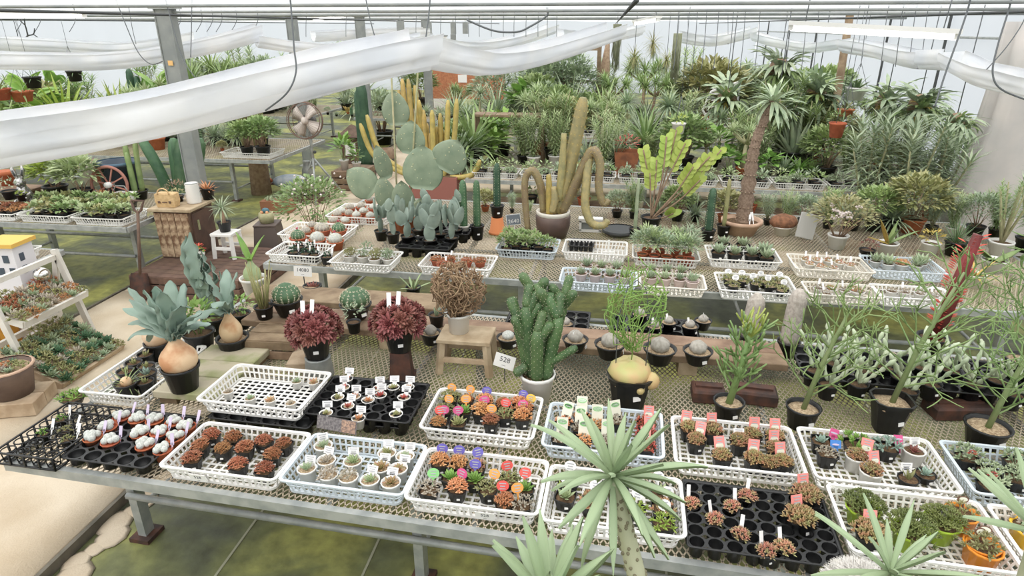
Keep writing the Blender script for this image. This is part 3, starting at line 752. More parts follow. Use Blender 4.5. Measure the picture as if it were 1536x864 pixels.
@memo
def f_stems(mn, R, H, n, r, seed=0):
    rn = random.Random(seed); mb = MB()
    for i in range(n):
        a = rn.uniform(0, 6.283); q = R * math.sqrt(rn.random()); e = V((q * math.cos(a), q * math.sin(a), H * rn.uniform(.5, .9)))
        mb.tube([(e.x * .15, e.y * .15, 0), (e.x * .5, e.y * .5, e.z * .5), tuple(e)], [r, r * .8, r * .4], 5)
    return mb.mesh('stems', MATS[mn])
@memo
def f_feather(mn, n, H, L, W, seed=0, spread=.25, per=46, z0=.25):
    """upright stems ringed with narrow leaves"""
    rn = random.Random(seed); mb = MB()
    for i in range(n):
        a = i * 2.4; e = V((math.cos(a), math.sin(a), 0)) * spread * H * math.sqrt((i + .3) / n); hh = H * rn.uniform(.7, 1.0)
        for k in range(per):
            t = z0 + (1 - z0) * (k / per) ** .8; b = k * 2.4 + i; p = e * t + V((0, 0, hh * t)); el = .1 + 1.0 * max(0, (t - .6) / .4); h = V((math.cos(b), math.sin(b), 0))
            mb.leaf(p, h * math.cos(el) + V((0, 0, 1)) * math.sin(el), V((0, 0, 1)), L * rn.uniform(.7, 1.1), W, 2, .5, .2, 'lance')
    return mb.mesh('foliage', MATS[mn])
@memo
def f_featherstems(mn, n, H, r, spread=.25, seed=0):
    rn = random.Random(seed); mb = MB()
    for i in range(n):
        a = i * 2.4; e = V((math.cos(a), math.sin(a), 0)) * spread * H * math.sqrt((i + .3) / n); hh = H * rn.uniform(.7, 1.0)
        mb.tube([(0, 0, 0), tuple(e * .5 + V((0, 0, hh * .5))), tuple(e + V((0, 0, hh * .98)))], [r, r * .8, r * .4], 5)
    return mb.mesh('stems', MATS[mn])
@memo
def f_crowntree(mn, mt, trunk_h, r, crowns, n, L, W, seed=0, bend=.6, spread=.35, e0=-.2):
    """branched trunk with tufts; returns (trunk mesh, [crown meshes with place])"""
    rn = random.Random(seed); tr = MB(); tr.tube([(0, 0, 0), (.02, 0, trunk_h * .5), (0, .01, trunk_h)], [r * 1.25, r, r * .85], 8); out = []
    lf = f_tuft(mn, n, L, W, e0, 1.45, bend, 4, seed)
    for i in range(crowns):
        if crowns == 1: c = V((0, .01, trunk_h))
        else:
            a = i * 2.4 + seed; c = V((math.cos(a) * spread, math.sin(a) * spread, trunk_h + rn.uniform(.1, .35))); tr.tube([(0, .01, trunk_h), tuple(V((c.x * .5, c.y * .5, (c.z + trunk_h) / 2 - .03))), tuple(c)], [r * .7, r * .6, r * .5], 6)
        out.append((lf, c, i))
    return tr.mesh('trunk', MATS[mt]), out
def crowntree_parts(*a, **k):
    t, cs = f_crowntree(*a, **k); return [part('trunk', t)] + [part('leaf_crown', m, T(c.x, c.y, c.z, i * 1.1)) for m, c, i in cs]
def lift(parts, z, s=1.0): return [part(n, m, T(0, 0, z, s=s) @ (M if M is not None else Matrix()), l, k, sub) for n, m, M, l, k, sub in parts]
# ================================================================ crates and trays
def rrect(a, b, r, n=4):
    out = []
    for cx, cy, s in ((a - r, b - r, 0), (-a + r, b - r, 1), (-a + r, -b + r, 2), (a - r, -b + r, 3)):
        for k in range(n + 1): t = math.pi / 2 * (s + k / n); out.append((cx + r * math.cos(t), cy + r * math.sin(t)))
    return out
def ringband(mb, a0, b0, z0, a1, b1, z1, th, r=.03):
    o0, o1 = rrect(a0, b0, r), rrect(a1, b1, r); i0, i1 = rrect(a0 - th, b0 - th, max(.004, r - th)), rrect(a1 - th, b1 - th, max(.004, r - th)); n = len(o0); b = len(mb.v)
    for ring, z in ((o0, z0), (o1, z1), (i1, z1), (i0, z0)): mb.v += [(x, y, z) for x, y in ring]
    for j in range(4):
        for k in range(n): c = b + j * n + k; d = b + j * n + (k + 1) % n; e = b + ((j + 1) % 4) * n + k; f = b + ((j + 1) % 4) * n + (k + 1) % n; mb.f.append((c, d, f, e))
@memo
def cratem(mn, L=.53, W=.34, H=.075, nx=17, ny=11):
    mb = MB(); a1, b1 = L / 2, W / 2; a0, b0 = a1 - .028, b1 - .028
    at_ = lambda t: (a0 + (a1 - .008 - a0) * t, b0 + (b1 - .008 - b0) * t)
    ringband(mb, a0 + .002, b0 + .002, 0, *at_(.16), H * .16, .004)
    ringband(mb, *at_(.5), H * .5, *at_(.58), H * .58, .004)
    ringband(mb, *at_(.86), H * .86, *at_(.94), H * .94, .004)
    ringband(mb, a1 - .001, b1 - .001, H * .9, a1, b1, H, .013)
    for n, ax in ((nx + 3, 0), (ny + 2, 1)):
        for k in range(n + 1):
            f = -1 + 2 * k / n
            for s in (-1, 1):
                x0, y0 = (f * (a0 - .028), s * (b0 - .001)) if ax == 0 else (s * (a0 - .001), f * (b0 - .028))
                A, B = at_(.9); x1, y1 = (f * (A - .028), s * (B - .002)) if ax == 0 else (s * (A - .002), f * (B - .028))
                mb.bar((x0, y0, H * .08), (x1, y1, H * .9), .0085, .003, up=V((0, s, 0)) if ax == 0 else V((s, 0, 0)))
    for k in range(nx + 1): x = -a0 + .012 + (2 * a0 - .024) * k / nx; mb.box((x, 0, .004), (.0095, 2 * b0 - .01, .004))
    for k in range(ny + 1): y = -b0 + .012 + (2 * b0 - .024) * k / ny; mb.box((0, y, .0045), (2 * a0 - .01, .0095, .004))
    return mb.mesh('crate', MATS[mn], False)
@memo
def cellm(L, W, nx, ny, H=.06, solid=True):
    mb = MB(); px, py = L / nx, W / ny; r = min(px, py) * .44
    ringband(mb, L / 2, W / 2, H * .82, L / 2 + .008, W / 2 + .008, H, .01, .02)
    for i in range(nx):
        for j in range(ny):
            cx, cy = -L / 2 + px * (i + .5), -W / 2 + py * (j + .5)
            mb.lathe([(r, H * .94), (r * .97, H * .9), (r * .86, 0.002), (r * .3, .002), (r * .3, .006), (r * .78, .008), (r * .9, H * .9)], 12, (cx, cy, 0), cap0=False)
            q = H * .92; a, b = px / 2, py / 2; n = 12
            s = len(mb.v); mb.v += [(cx + r * math.cos(6.2832 * k / n), cy + r * math.sin(6.2832 * k / n), q) for k in range(n)]
            for k in range(n):
                t = 6.2832 * k / n; m = max(abs(math.cos(t)) / a, abs(math.sin(t)) / b); mb.v.append((cx + math.cos(t) / m, cy + math.sin(t) / m, q))
            if solid:
                for k in range(n): mb.f.append((s + k, s + (k + 1) % n, s + n + (k + 1) % n, s + n + k))
    return mb.mesh('cell_tray', BLACK)
@memo
def latticem(L, W, nx, ny, H=.06):
    mb = MB(); px, py = L / nx, W / ny; r = min(px, py) * .42
    for z in (H, .004):
        for s in (-1, 1): mb.bar((-L / 2, s * W / 2, z), (L / 2, s * W / 2, z), .008, .006); mb.bar((s * L / 2, -W / 2, z), (s * L / 2, W / 2, z), .008, .006)
    for i in range(nx + 1):
        for s in (-1, 1): mb.bar((-L / 2 + px * i, s * W / 2, 0), (-L / 2 + px * i, s * W / 2, H), .007, .007)
    for j in range(ny + 1):
        for s in (-1, 1): mb.bar((s * L / 2, -W / 2 + py * j, 0), (s * L / 2, -W / 2 + py * j, H), .007, .007)
    for i in range(nx):
        for j in range(ny):
            c = (-L / 2 + px * (i + .5), -W / 2 + py * (j + .5))
            for z in (H * .9, .006):
                q = r * (1 if z > .01 else .8); mb.tube([(c[0] + q * math.cos(a * .5236), c[1] + q * math.sin(a * .5236), z) for a in range(13)], .0035, 4, False)
            for a in range(4): t = a * 1.5708 + .7854; mb.bar((c[0] + r * math.cos(t), c[1] + r * math.sin(t), H * .9), (c[0] + r * .8 * math.cos(t), c[1] + r * .8 * math.sin(t), .006), .005, .004)
            mb.bar((c[0] - r * .8, c[1], .004), (c[0] + r * .8, c[1], .004), .005, .003); mb.bar((c[0], c[1] - r * .8, .004), (c[0], c[1] + r * .8, .004), .005, .003)
    return mb.mesh('lattice_tray', BLACK)
def price(txt, w=.075, h=.042):
    sub = [part('lettering', text_mesh(txt, h * .52, INK), T(0, -.0012, h * .12, 0, math.pi / 2)), part('lettering', text_mesh('---', h * .3, INK), T(0, -.0012, -h * .28, 0, math.pi / 2))]
    return part('price_card', memo_card(w, h), None, subs=sub)
@memo
def memo_card(w, h): return MB().box((0, 0, 0), (w, .0016, h)).mesh('price_card', PAPER, False)
def pcard(txt, M, w=.075, h=.042):
    p = price(txt, w, h); return (p[0], p[1], M, p[3], p[4], p[5])
RECTS = []; TAKEN = []
def crate(u, v, z, label, rz=-.035, mn='white_plastic', L=.53, W=.34, H=.075, cards=(), loc=None, group=None):
    p = V(loc) if loc is not None else P(u, v, z + H); parts = [part('basket', cratem(mn, L, W, H, max(5, int(L / .038)), max(4, int(W / .038))))]
    RECTS.append((p.x, p.y, rz, L / 2 - .036, W / 2 - .036, z))
    for t, x in cards: parts.append(pcard(t, T(x, -W / 2 + .001, H * .55, 0, .26)))
    return place('crate', 'crate', parts, (p.x, p.y, z), rz, label=label, group=group)
def settle(x, y, z, r, boxed=True):
    """keep a pot inside the crate it stands in and clear of its neighbours"""
    box = None
    for cx, cy, rz, hx, hy, cz in (RECTS if boxed else ()):
        c, s = math.cos(-rz), math.sin(-rz); dx, dy = x - cx, y - cy; lx, ly = dx * c - dy * s, dx * s + dy * c
        if abs(lx) < hx + .06 and abs(ly) < hy + .07 and 0 <= z - cz < .03 and (box is None or abs(lx) + abs(ly) < box[0]): box = (abs(lx) + abs(ly), cx, cy, rz, hx, hy)
    for k in range(14):
        for ox, oy, orr, oz in TAKEN:
            if abs(oz - z) > .05: continue
            dx, dy = x - ox, y - oy; d = math.hypot(dx, dy)
            if d < r + orr:
                if d < 1e-5: dx, dy, d = .7, .7, 1
                x += dx / d * (r + orr - d) * .6; y += dy / d * (r + orr - d) * .6
        if box:
            _, cx, cy, rz, hx, hy = box; c, s = math.cos(-rz), math.sin(-rz); dx, dy = x - cx, y - cy; lx, ly = dx * c - dy * s, dx * s + dy * c
            lx = max(-hx + r, min(hx - r, lx)) if hx > r else 0; ly = max(-hy + r, min(hy - r, ly)) if hy > r else 0
            c, s = math.cos(rz), math.sin(rz); x, y = cx + lx * c - ly * s, cy + lx * s + ly * c
    TAKEN.append((x, y, r, z)); return x, y
def quad(pts): return (sum(p[0] for p in pts) / len(pts), sum(p[1] for p in pts) / len(pts))
def small(spots, z, name, cat, pot, r, h, fol, label, group=None, tagk=None, soil='soil', sq=0.0, fz=None, taper=.74, jit=.25, fs=1.0, base=None, n=12, tx=None):
    """a row of alike little pots; fol = list of foliage meshes"""
    for i, (u, v) in enumerate(spots):
        p = P(u, v, z + h * .95); p.x, p.y = settle(p.x, p.y, z, r * 1.12)
        parts = potparts(pot, r, h, soil, taper, sq, n, True)
        parts.append(part('plant', fol[i % len(fol)], T(0, 0, (h * .82 if fz is None else fz), RN.uniform(0, 6), s=fs * RN.uniform(.9, 1.1))))
        tk = tagk[i % len(tagk)] if isinstance(tagk, (list, tuple)) else tagk
        if tk: parts.append(tagpart(tk, RN.uniform(-.3, .5) * r if tx is None else tx * r, r * .45, h * .62, RN.uniform(-.6, -.3), RN.uniform(-.35, .35)))
        place(name, cat, parts, (p.x, p.y, z), RN.uniform(-jit, jit), label=label, group=group)
# ================================================================ front bench: crates and little pots
ZT = Z1 + .001; ZP = Z1 + .008
C1 = [(241.4, 694.7), (307, 627.5), (459, 649), (419, 722)]
C2 = [(423, 717.6), (468, 646), (633, 665.7), (608.6, 742)]
C3 = [(609.5, 745), (637, 661), (817, 688.6), (811, 777)]
C4 = [(815, 780), (818, 692), (1014, 714.6), (1035, 803)]
C5 = [(625, 642), (651.5, 575), (815.5, 594.5), (808, 659.6)]
C6 = [(808, 664), (819, 598), (993, 618), (1003, 688.6)]
C7 = [(1008, 688.6), (995.5, 616), (1187, 643), (1218, 714.6)]
C8 = [(1231, 717.6), (1190, 638), (1363, 650), (1460.6, 739)]
crate(*quad(C1), ZT, 'white crate of brown-red succulents with a 528 price card', cards=(('528', -.08),), W=.335)
crate(*quad(C2), ZT, 'pale bluish crate holding twelve small white pots', mn='pale_blue_plastic', W=.335)
crate(*quad(C3), ZT, 'white crate of orange and green succulents with 528 price card', cards=(('528', .06),), W=.335)
crate(*quad(C4), ZT, 'white crate of pale green succulents beneath the leafy crown', W=.335)
crate(*quad(C5), ZT, 'white crate of succulents with round coloured tags', W=.36)
crate(*quad(C6), ZT, 'pale bluish crate of succulents with framed cream tags', mn='pale_blue_plastic', W=.36)
crate(*quad(C7), ZT, 'white crate of mottled succulents with pink tags', W=.36)
crate(*quad(C8), ZT, 'white crate of mixed pots with a 638 price card', cards=(('638', .02),), W=.37, L=.55)
pc = P(1225, 745, ZT + .075); crate(0, 0, ZT, 'white crate of lime and orange pots with dark cushions', loc=(.93 + .265, 2.02, ZT), W=.37, L=.55, rz=-.05)
pc = P(1465, 760, ZT + .075); crate(0, 0, ZT, 'pale bluish crate of white-dusted succulents', loc=(1.76, 2.40, ZT), mn='pale_blue_plastic', W=.36, rz=-.05)
crate(0, 0, ZT, 'white crate with yellow and orange glazed pots', loc=(1.75, 1.99, ZT), W=.36, rz=-.05)
# upper rows
pl = [(299, 599.5), (346, 542), (493, 554.5), (459, 617)]
tz = ZT + .065
place('cell_tray', 'tray', [part('cells', cellm(.5, .34, 6, 4, .06))], P(*quad(pl), tz + .075).xy.to_3d() + V((.05, -.02, ZT)), -.035, label='black cell tray under the nearly empty white crate')
crate(*quad(pl), tz, 'nearly empty white crate with six tiny succulents', W=.36)
# black trays
tb = [(496, 568), (644, 582), (620, 646), (456, 620)]
p = P(*quad(tb), ZT + .075); place('cell_tray', 'tray', [part('cells', cellm(.50, .34, 7, 5, .06)), part('lower_tray', cellm(.46, .30, 6, 4, .055), T(0, 0, -.04))], (p.x, p.y, ZT + .042), -.02, label='shiny black cell tray with white square tags')
ts = [q7(815, 400), q8(280, 440), (1240, 862), q7(885, 740)]
p = P(*quad(ts), ZT + .06); place('cell_tray', 'tray', [part('cells', cellm(.52, .36, 8, 6, .06))], (.63, 1.98, ZT), -.05, label='shiny black cell tray with pink succulents and white strips')
ta = [(12, 667), (90, 611), (162, 618), (101, 678)]
p = P(*quad(ta), ZT + .06); place('lattice_tray', 'tray', [part('lattice', latticem(.29, .40, 4, 6, .06))], (p.x, p.y, ZT), -.03, label='black open lattice tray with round cells')
tm = [(121, 672), (244, 693), (305, 628), (171, 618)]
p = P(*quad(tm), ZT + .05); place('cell_tray', 'tray', [part('cells', cellm(.40, .38, 5, 5, .05))], (p.x - .02, p.y - .01, ZT), -.035, label='black cell tray full of silvery clustered cacti')
tl = [(87, 598), (190, 613), (260, 545), (192, 527)]
p = P(*quad([(87, 598), (190, 613), (285, 540), (192, 527)]), ZT + .075); crate(0, 0, ZT, 'white crate of small bulbs beside the mossy plank', loc=(-2.355, 2.68, ZT), L=.36, W=.56, rz=-.02)
# ---- contents
BR = [f_cushion('brown_red_leaf', .034, .034, 34, .015, .0085, i) for i in range(3)]
small([(316, 641), (357, 650), (298, 664), (336, 672), (368, 673), (289, 689), (357, 698), (394, 655), (431, 660), (411, 681), (397, 705)], ZP, 'brown_succulent', 'succulent', 'black_plastic', .036, .05, BR, 'brown-red cushion succulent in black pot in the crate of brown succulents', 'brown-red succulents in the 528 crate', sq=.5)
w12 = [q6(*a) for a in ((313, 205), (345, 295), (250, 335), (350, 375), (475, 300), (450, 385), (545, 415), (608, 335), (645, 255), (738, 275), (697, 335), (662, 425))]
fw = [f_rosette('sage_succulent', .042, 26, .016, .006, seed=1), f_rosette('grey_succulent', .042, 24, .018, .007, seed=2), f_rosette('sage_succulent', .036, 30, .014, .006, .5, 3), f_cushion('grey_succulent', .036, .025, 10, .02, .012, 4), f_rosette('leaf_pale', .045, 28, .016, .006, seed=5), f_cushion('grey_succulent', .034, .035, 10, .02, .012, 6), f_rosette('leaf_pale', .042, 26, .014, .005, seed=7), f_rosette('green_red_succulent', .046, 26, .016, .006, seed=8), f_rosette('leaf_olive', .04, 34, .014, .006, .4, 9), f_rosette('sage_succulent', .036, 24, .016, .006, seed=10), f_rosette('green_red_succulent', .038, 26, .015, .006, seed=11), f_rosette('green_red_succulent', .046, 26, .016, .006, seed=12)]
small(w12, ZP, 'potted_rosette', 'succulent', 'white_plastic', .038, .065, fw, 'small rosette succulent in white pot in the pale bluish crate of twelve', 'white pots in the pale bluish crate', ['square', 'square', 'square', None, 'square', None, 'square', 'square', 'square', 'square', 'square', 'square'], 'pumice', taper=.82)
OR = [f_cushion('orange_succulent', .038, .042, 24, .02, .011, i) for i in range(2)]
GR = [f_rosette('leaf_vivid', .048, 34, .02, .006, .2, i) for i in range(2)] + [f_cushion('leaf_olive', .046, .035, 18, .02, .012, 3)]
PK = [f_cushion('pink_green_succulent', .034, .028, 22, .017, .010, i) for i in range(2)]
GY = [f_cushion('grey_succulent', .044, .025, 16, .018, .011, i) for i in range(2)]
X3 = 'in the white crate above the 528 card of mixed succulents'
small([q6(865, 245), q6(985, 245)], ZP, 'orange_succulent', 'succulent', 'black_plastic', .036, .055, OR, 'bushy orange succulent with violet tag beside the green rosettes', 'orange succulents with violet tags', 'oval_violet', sq=.5)
small([q6(1085, 320)], ZP, 'orange_succulent', 'succulent', 'black_plastic', .034, .05, PK, 'faded orange succulent behind the green rosettes with blue-violet tag', None, 'oval_violet', sq=.5)
small([q6(962, 372), q6(1075, 390)], ZP, 'green_rosette', 'succulent', 'black_plastic', .036, .05, GR, 'vivid green rosette succulent in the front 528 crate', 'green rosettes in the front 528 crate', [None, 'oval_violet'], sq=.5)
small([q6(985, 425)], ZP, 'pink_succulent', 'succulent', 'black_plastic', .036, .055, OR, 'pinkish orange succulent with magenta tag in front 528 crate', None, 'oval_magenta', sq=.5)
small([q6(840, 440)], ZP, 'grey_succulent', 'succulent', 'black_plastic', .038, .045, GY, 'ash grey succulent with pale green tag in front 528 crate', None, 'oval_green', sq=.5)
small([q6(1140, 440), q6(1240, 395)], ZP, 'green_succulent', 'succulent', 'black_plastic', .036, .055, [GR[2]], 'olive green succulent in the front 528 crate', 'olive succulents in the front 528 crate', ['oval_orange', 'oval_red'], sq=.5)
small([q7(50, 430)], ZP, 'green_succulent', 'succulent', 'black_plastic', .036, .055, [GR[0]], 'dark green succulent with red and orange tags by crate corner', None, 'oval_red', sq=.5)
small([q6(1220, 510)], ZP, 'brown_succulent', 'succulent', 'black_plastic', .036, .045, [BR[1]], 'brown-green succulent with red tag near the 528 card', None, 'oval_red', sq=.5)
small([q7(72, 525)], ZP, 'grey_succulent', 'succulent', 'black_plastic', .036, .045, GY, 'ash grey succulent with orange tag in crate corner', None, 'oval_orange', sq=.5)
# back crate with round tags
PG = [f_rosette('sage_succulent', .05, 36, .018, .006, .3, 21), f_rosette('leaf_olive', .048, 30, .02, .007, .3, 22)]
z2a = lambda x, y: zq(1, 2, x, y)
small([z2a(1040, 800), z2a(1175, 810)], ZP, 'pale_rosette', 'succulent', 'black_plastic', .038, .05, PG, 'pale green rosette with small maroon tag in round-tag crate', 'pale rosettes in the round-tag crate', 'oval_magenta', sq=.5)
small([z2a(1105, 735), z2a(1245, 740), z2a(1100, 660)], ZP, 'green_succulent', 'succulent', 'black_plastic', .036, .055, [GR[2], GR[0]], 'green succulent with orange round tag in round-tag crate', 'green succulents with orange tags', 'oval_orange', sq=.5)
small([z2a(1140, 610)], ZP, 'brown_succulent', 'succulent', 'black_plastic', .036, .055, [BR[0]], 'dark brown-green succulent with red round tag in crate corner', None, 'oval_red', sq=.5)
small([z2a(1265, 620), z2a(1400, 625), z2a(1500, 650), zq(2, 2, 25, 675)], ZP, 'brown_succulent', 'succulent', 'black_plastic', .036, .055, [BR[1], OR[1]], 'brownish orange succulent at the back of round-tag crate', 'brownish succulents in the round-tag crate', ['oval_orange', 'oval_violet', None, 'oval_violet'], sq=.5)
small([z2a(1362, 712), zq(2, 2, 62, 775), zq(2, 2, 130, 665)], ZP, 'orange_succulent', 'succulent', 'black_plastic', .038, .055, OR, 'plump pale orange succulent in the round-tag crate', 'plump orange succulents in the round-tag crate', ['oval_magenta', 'oval_magenta', 'oval_yellow'], sq=.5)
small([z2a(1412, 800), z2a(1512, 770)], ZP, 'brown_succulent', 'succulent', 'black_plastic', .036, .055, [BR[2], GR[2]], 'stubby brown-green succulent at front of round-tag crate', 'stubby succulents in the round-tag crate', ['oval_orange', 'oval_red'], sq=.5)
# framed cream tags crate
BG = [f_cushion('orange_succulent', .04, .016, 12, .02, .012, 30), f_cushion('grey_succulent', .04, .016, 12, .02, .012, 31)]
small([zq(2, 2, 425, 735), zq(2, 2, 635, 790), zq(2, 2, 265, 800), zq(2, 2, 355, 815), zq(2, 2, 510, 825), q7(205, 185), q7(350, 200), q7(467, 200)], ZP, 'beige_succulent', 'succulent', 'black_plastic', .038, .05, BG, 'beige succulent with framed cream tag in pale bluish crate', 'beige succulents with framed tags', 'frame', sq=.5, tx=0)
RD = [f_cushion('red_succulent', .044, .025, 16, .02, .011, i) for i in range(2)]
small([q7(672, 85), q7(680, 150), q7(700, 235)], ZP, 'red_succulent', 'succulent', 'black_plastic', .038, .05, RD, 'red succulent with red tag along the end of pale bluish crate', 'red succulents along the crate end', 'pink', sq=.5)
# mottled crate
MT = [f_cushion('green_red_succulent', .04, .034, 34, .017, .010, i) for i in range(3)]
small([q7(810, 95), q7(900, 190), q7(975, 110), q7(1030, 275), q7(1118, 205), q7(1165, 130), q7(1190, 290), q8(60, 130), q8(35, 225), q8(118, 305), q8(-5, 300)], ZP, 'mottled_succulent', 'succulent', 'black_plastic', .04, .06, MT, 'mottled green-red succulent with tag in the pink-tag crate', 'mottled succulents in the pink-tag crate', ['pink', 'pink', 'pink', 'pink', 'square', 'pink', 'pink', 'pink', 'pink', 'pink', None], sq=.5)
# 638 crate
BLR = [f_rosette('leaf_bluegreen', .046, 26, .022, .008, .3, 41)]
small([q8(240, 150)], ZP, 'blue_rosette', 'succulent', 'black_plastic', .042, .06, BLR, 'blue-grey rosette in black pot with purple tag beside green rosettes', None, 'purple', sq=.5, tx=1.1)
small([q8(410, 185)], ZP, 'green_rosette', 'succulent', 'black_plastic', .046, .06, [f_cushion('leaf_vivid', .06, .04, 9, .035, .02, 42)], 'bright green rosette cluster at the back of 638 crate', None, None, sq=.5)
small([q8(545, 165)], ZP, 'blue_rosette', 'succulent', 'black_plastic', .042, .06, [f_cushion('leaf_bluegreen', .05, .04, 9, .03, .018, 43)], 'sage blue-green succulent with purple tag near bright green one', None, 'purple', sq=.5, tx=1.2)
small([q8(285, 245)], ZP, 'grey_succulent', 'succulent', 'black_plastic', .042, .065, GY, 'grey-mauve succulent with blue tag in 638 crate', None, 'blue', sq=.5, tx=1.0)
small([q8(435, 265), q8(505, 345)], ZP, 'white_pot_succulent', 'succulent', 'white_plastic', .044, .07, MT, 'mottled succulent in white pot with red tag in 638 crate', 'white pots with red tags', 'pink', tx=.8, taper=.85)
small([q8(735, 248)], ZP, 'red_rosette', 'succulent', 'white_plastic', .044, .065, [f_rosette('maroon_leaf', .05, 16, .018, .006, .2, 44, 'lance')], 'dark red spiky rosette in white pot in 638 crate', None, 'square', taper=.9)
small([q8(690, 385), q8(845, 375)], ZP, 'spiky_succulent', 'succulent', 'black_matt', .04, .035, [f_rosette('leaf_olive', .06, 9, .018, .005, .7, 45, 'lance'), f_rosette('leaf_bluegreen', .045, 20, .018, .006, .3, 46)], 'low spiky succulent in shallow black pot near the 638 card', 'low succulents near the 638 card', ['square', None])
# dusted crate
DU = [f_cushion('sage_succulent', .055, .05, 18, .024, .015, i + 50) for i in range(2)]
small([q8(930, 215), q8(1035, 320), q8(1095, 420), q8(1180, 260), q8(1218, 385)], ZP, 'dusted_succulent', 'succulent', 'black_plastic', .044, .05, DU, 'white-dusted green succulent in the pale bluish end crate', 'dusted succulents in the end crate', ['square', None, None, None, None], sq=.5)
for uv in (q8(1005, 268), q8(1105, 375)):
    p = P(*uv, ZP + .12); place('flower_cluster', 'flower', [part('flower', f_cushion('red_succulent', .016, .012, 5, .012, .008, 60))], p, label='small orange-red blossom on a white-dusted succulent', group='blossoms on the dusted succulents')
# black tray bottom
small([q7(880, 515), q7(995, 590), q7(1080, 530), q7(1155, 480), q7(1120, 665), q7(1248, 750), q8(15, 745)], ZP, 'pink_succulent', 'succulent', 'black_matt', .03, .045, PK, 'small pink-green succulent with white strip in the shiny tray', 'pink succulents in the shiny tray', 'strip')
small([q8(190, 465), q8(160, 575), q8(450, 650)], ZP, 'mottled_succulent', 'succulent', 'black_plastic', .05, .075, [f_cushion('green_red_succulent', .058, .04, 50, .019, .012, 70)], 'large mottled succulent in black pot with pink tag beside lime pots', 'large mottled succulents beside the lime pots', 'pink', sq=.5, tx=.1)
MOSSC = gm('moss_cushion', (104, 114, 62), (132, 140, 82), scale=20)
LIMEP = mat('lime_pot', S(176, 208, 60), .3); ORP = mat('orange_pot', S(240, 150, 48), .3); YEP = mat('yellow_pot', S(246, 196, 60), .3)
small([q8(410, 520), q8(700, 640), q8(855, 600)], ZP, 'dark_cushion_plant', 'succulent', 'lime_pot', .06, .08, [f_cushion('moss_cushion', .075, .06, 90, .02, .008, i + 80, 8, 'lance') for i in range(2)], 'dark green cushion plant in shiny lime green pot', 'lime green pots in the crate', 'square', taper=.7)
small([q8(990, 590), q8(1062, 700), q8(1160, 830)], ZP, 'orange_pot_succulent', 'succulent', 'orange_pot', .055, .08, [f_cushion('leaf_olive', .055, .04, 12, .026, .012, i + 84) for i in range(2)], 'small succulent in glossy orange pot with brown oval tag', 'glossy orange pots', 'brownoval', taper=.8, tx=.3)
small([q8(1190, 610)], ZP, 'yellow_pot_succulent', 'succulent', 'yellow_pot', .07, .07, [f_cushion('grey_succulent', .06, .03, 12, .026, .014, 88)], 'grey succulent in wide glossy yellow pot', None, None, taper=.85)
# pale green crate under the crown
small([q7(215, 330), q7(225, 425), q7(390, 500), q7(600, 540), q7(760, 400), q7(740, 470), q7(800, 615), q7(520, 450)], ZP, 'pale_succulent', 'succulent', 'black_plastic', .04, .055, [f_cushion('leaf_lime', .045, .03, 12, .024, .013, 90), f_rosette('leaf_pale', .05, 26, .02, .006, .3, 91), f_cushion('green_red_succulent', .045, .03, 12, .024, .013, 92)], 'light green succulent with white oval tag beneath the leafy crown', 'light green succulents beneath the crown', 'oval_white', sq=.5)
# silver clustered cacti
SV = [f_bead('silver_wool', .034, 6, .018, i) for i in range(3)]
small([q5(*a) for a in ((597, 85), (675, 95), (745, 100), (455, 185), (527, 135), (542, 205), (685, 165), (770, 160), (845, 115), (862, 185), (915, 130), (712, 225), (800, 245))], ZP - .002, 'silver_cactus', 'cactus', 'terracotta', .038, .05, SV, 'silvery clustered cactus in terracotta pot with lilac strip', 'silver cacti in the black tray', 'lilac', 'terracotta', taper=.8, fz=.042, tx=.8)
small([q5(*a) for a in ((300, 95), (325, 150), (210, 165), (330, 195))], ZP, 'seedling', 'succulent', 'black_matt', .028, .05, [f_cushion('leaf_vivid', .022, .02, 6, .016, .008, 95), f_cushion('leaf_olive', .022, .02, 6, .016, .008, 96)], 'tiny green seedling with white strip in the lattice tray', 'seedlings in the lattice tray', 'strip', tx=1.0)
# white square tags in the black tray
TG = [f_rosette('brown_red_leaf', .03, 16, .012, .005, .3, 97), f_rosette('red_succulent', .03, 16, .012, .005, .3, 98), f_rosette('leaf_olive', .028, 16, .012, .005, .3, 99)]
small([z2a(*a) for a in ((545, 545), (525, 595), (490, 655), (590, 650), (550, 708), (420, 750), (672, 672), (740, 600), (822, 595), (912, 595), (888, 655), (840, 755), (615, 782), (725, 630))], ZT + .052, 'tray_succulent', 'succulent', 'white_plastic', .03, .05, TG, 'tiny succulent in white pot with white square tag', 'tiny succulents in the square-tag tray', 'square', 'pumice', tx=.1)
small([(445, 572), (475, 568), (342, 587), (375, 597), (405, 600), (436, 604)], tz + .008, 'tiny_rosette', 'succulent', 'white_plastic', .026, .04, [f_rosette('sage_succulent', .032, 20, .012, .005, .3, 101), f_rosette('pink_green_succulent', .032, 20, .012, .005, .3, 102), f_rosette('grey_succulent', .03, 20, .012, .005, .3, 103)], 'tiny rosette in clear pot inside the nearly empty crate', 'tiny rosettes in the nearly empty crate', None, 'pumice')
p = P(505, 637, ZT + .1); place('picture_card', 'card', [part('card', MB().box((0, 0, 0), (.2, .002, .06)).mesh('card', mat('grey_card', S(138, 132, 130), .5, c2=S(90, 84, 86), scale=90), False)), part('print', MB().box((.06, -.002, 0), (.07, .001, .055)).mesh('print', mat('tan_print', S(190, 156, 132), .6, c2=S(120, 100, 92), scale=120), False))], p, -.15, label='grey picture card leaning on the square-tag tray', rx=-.35)
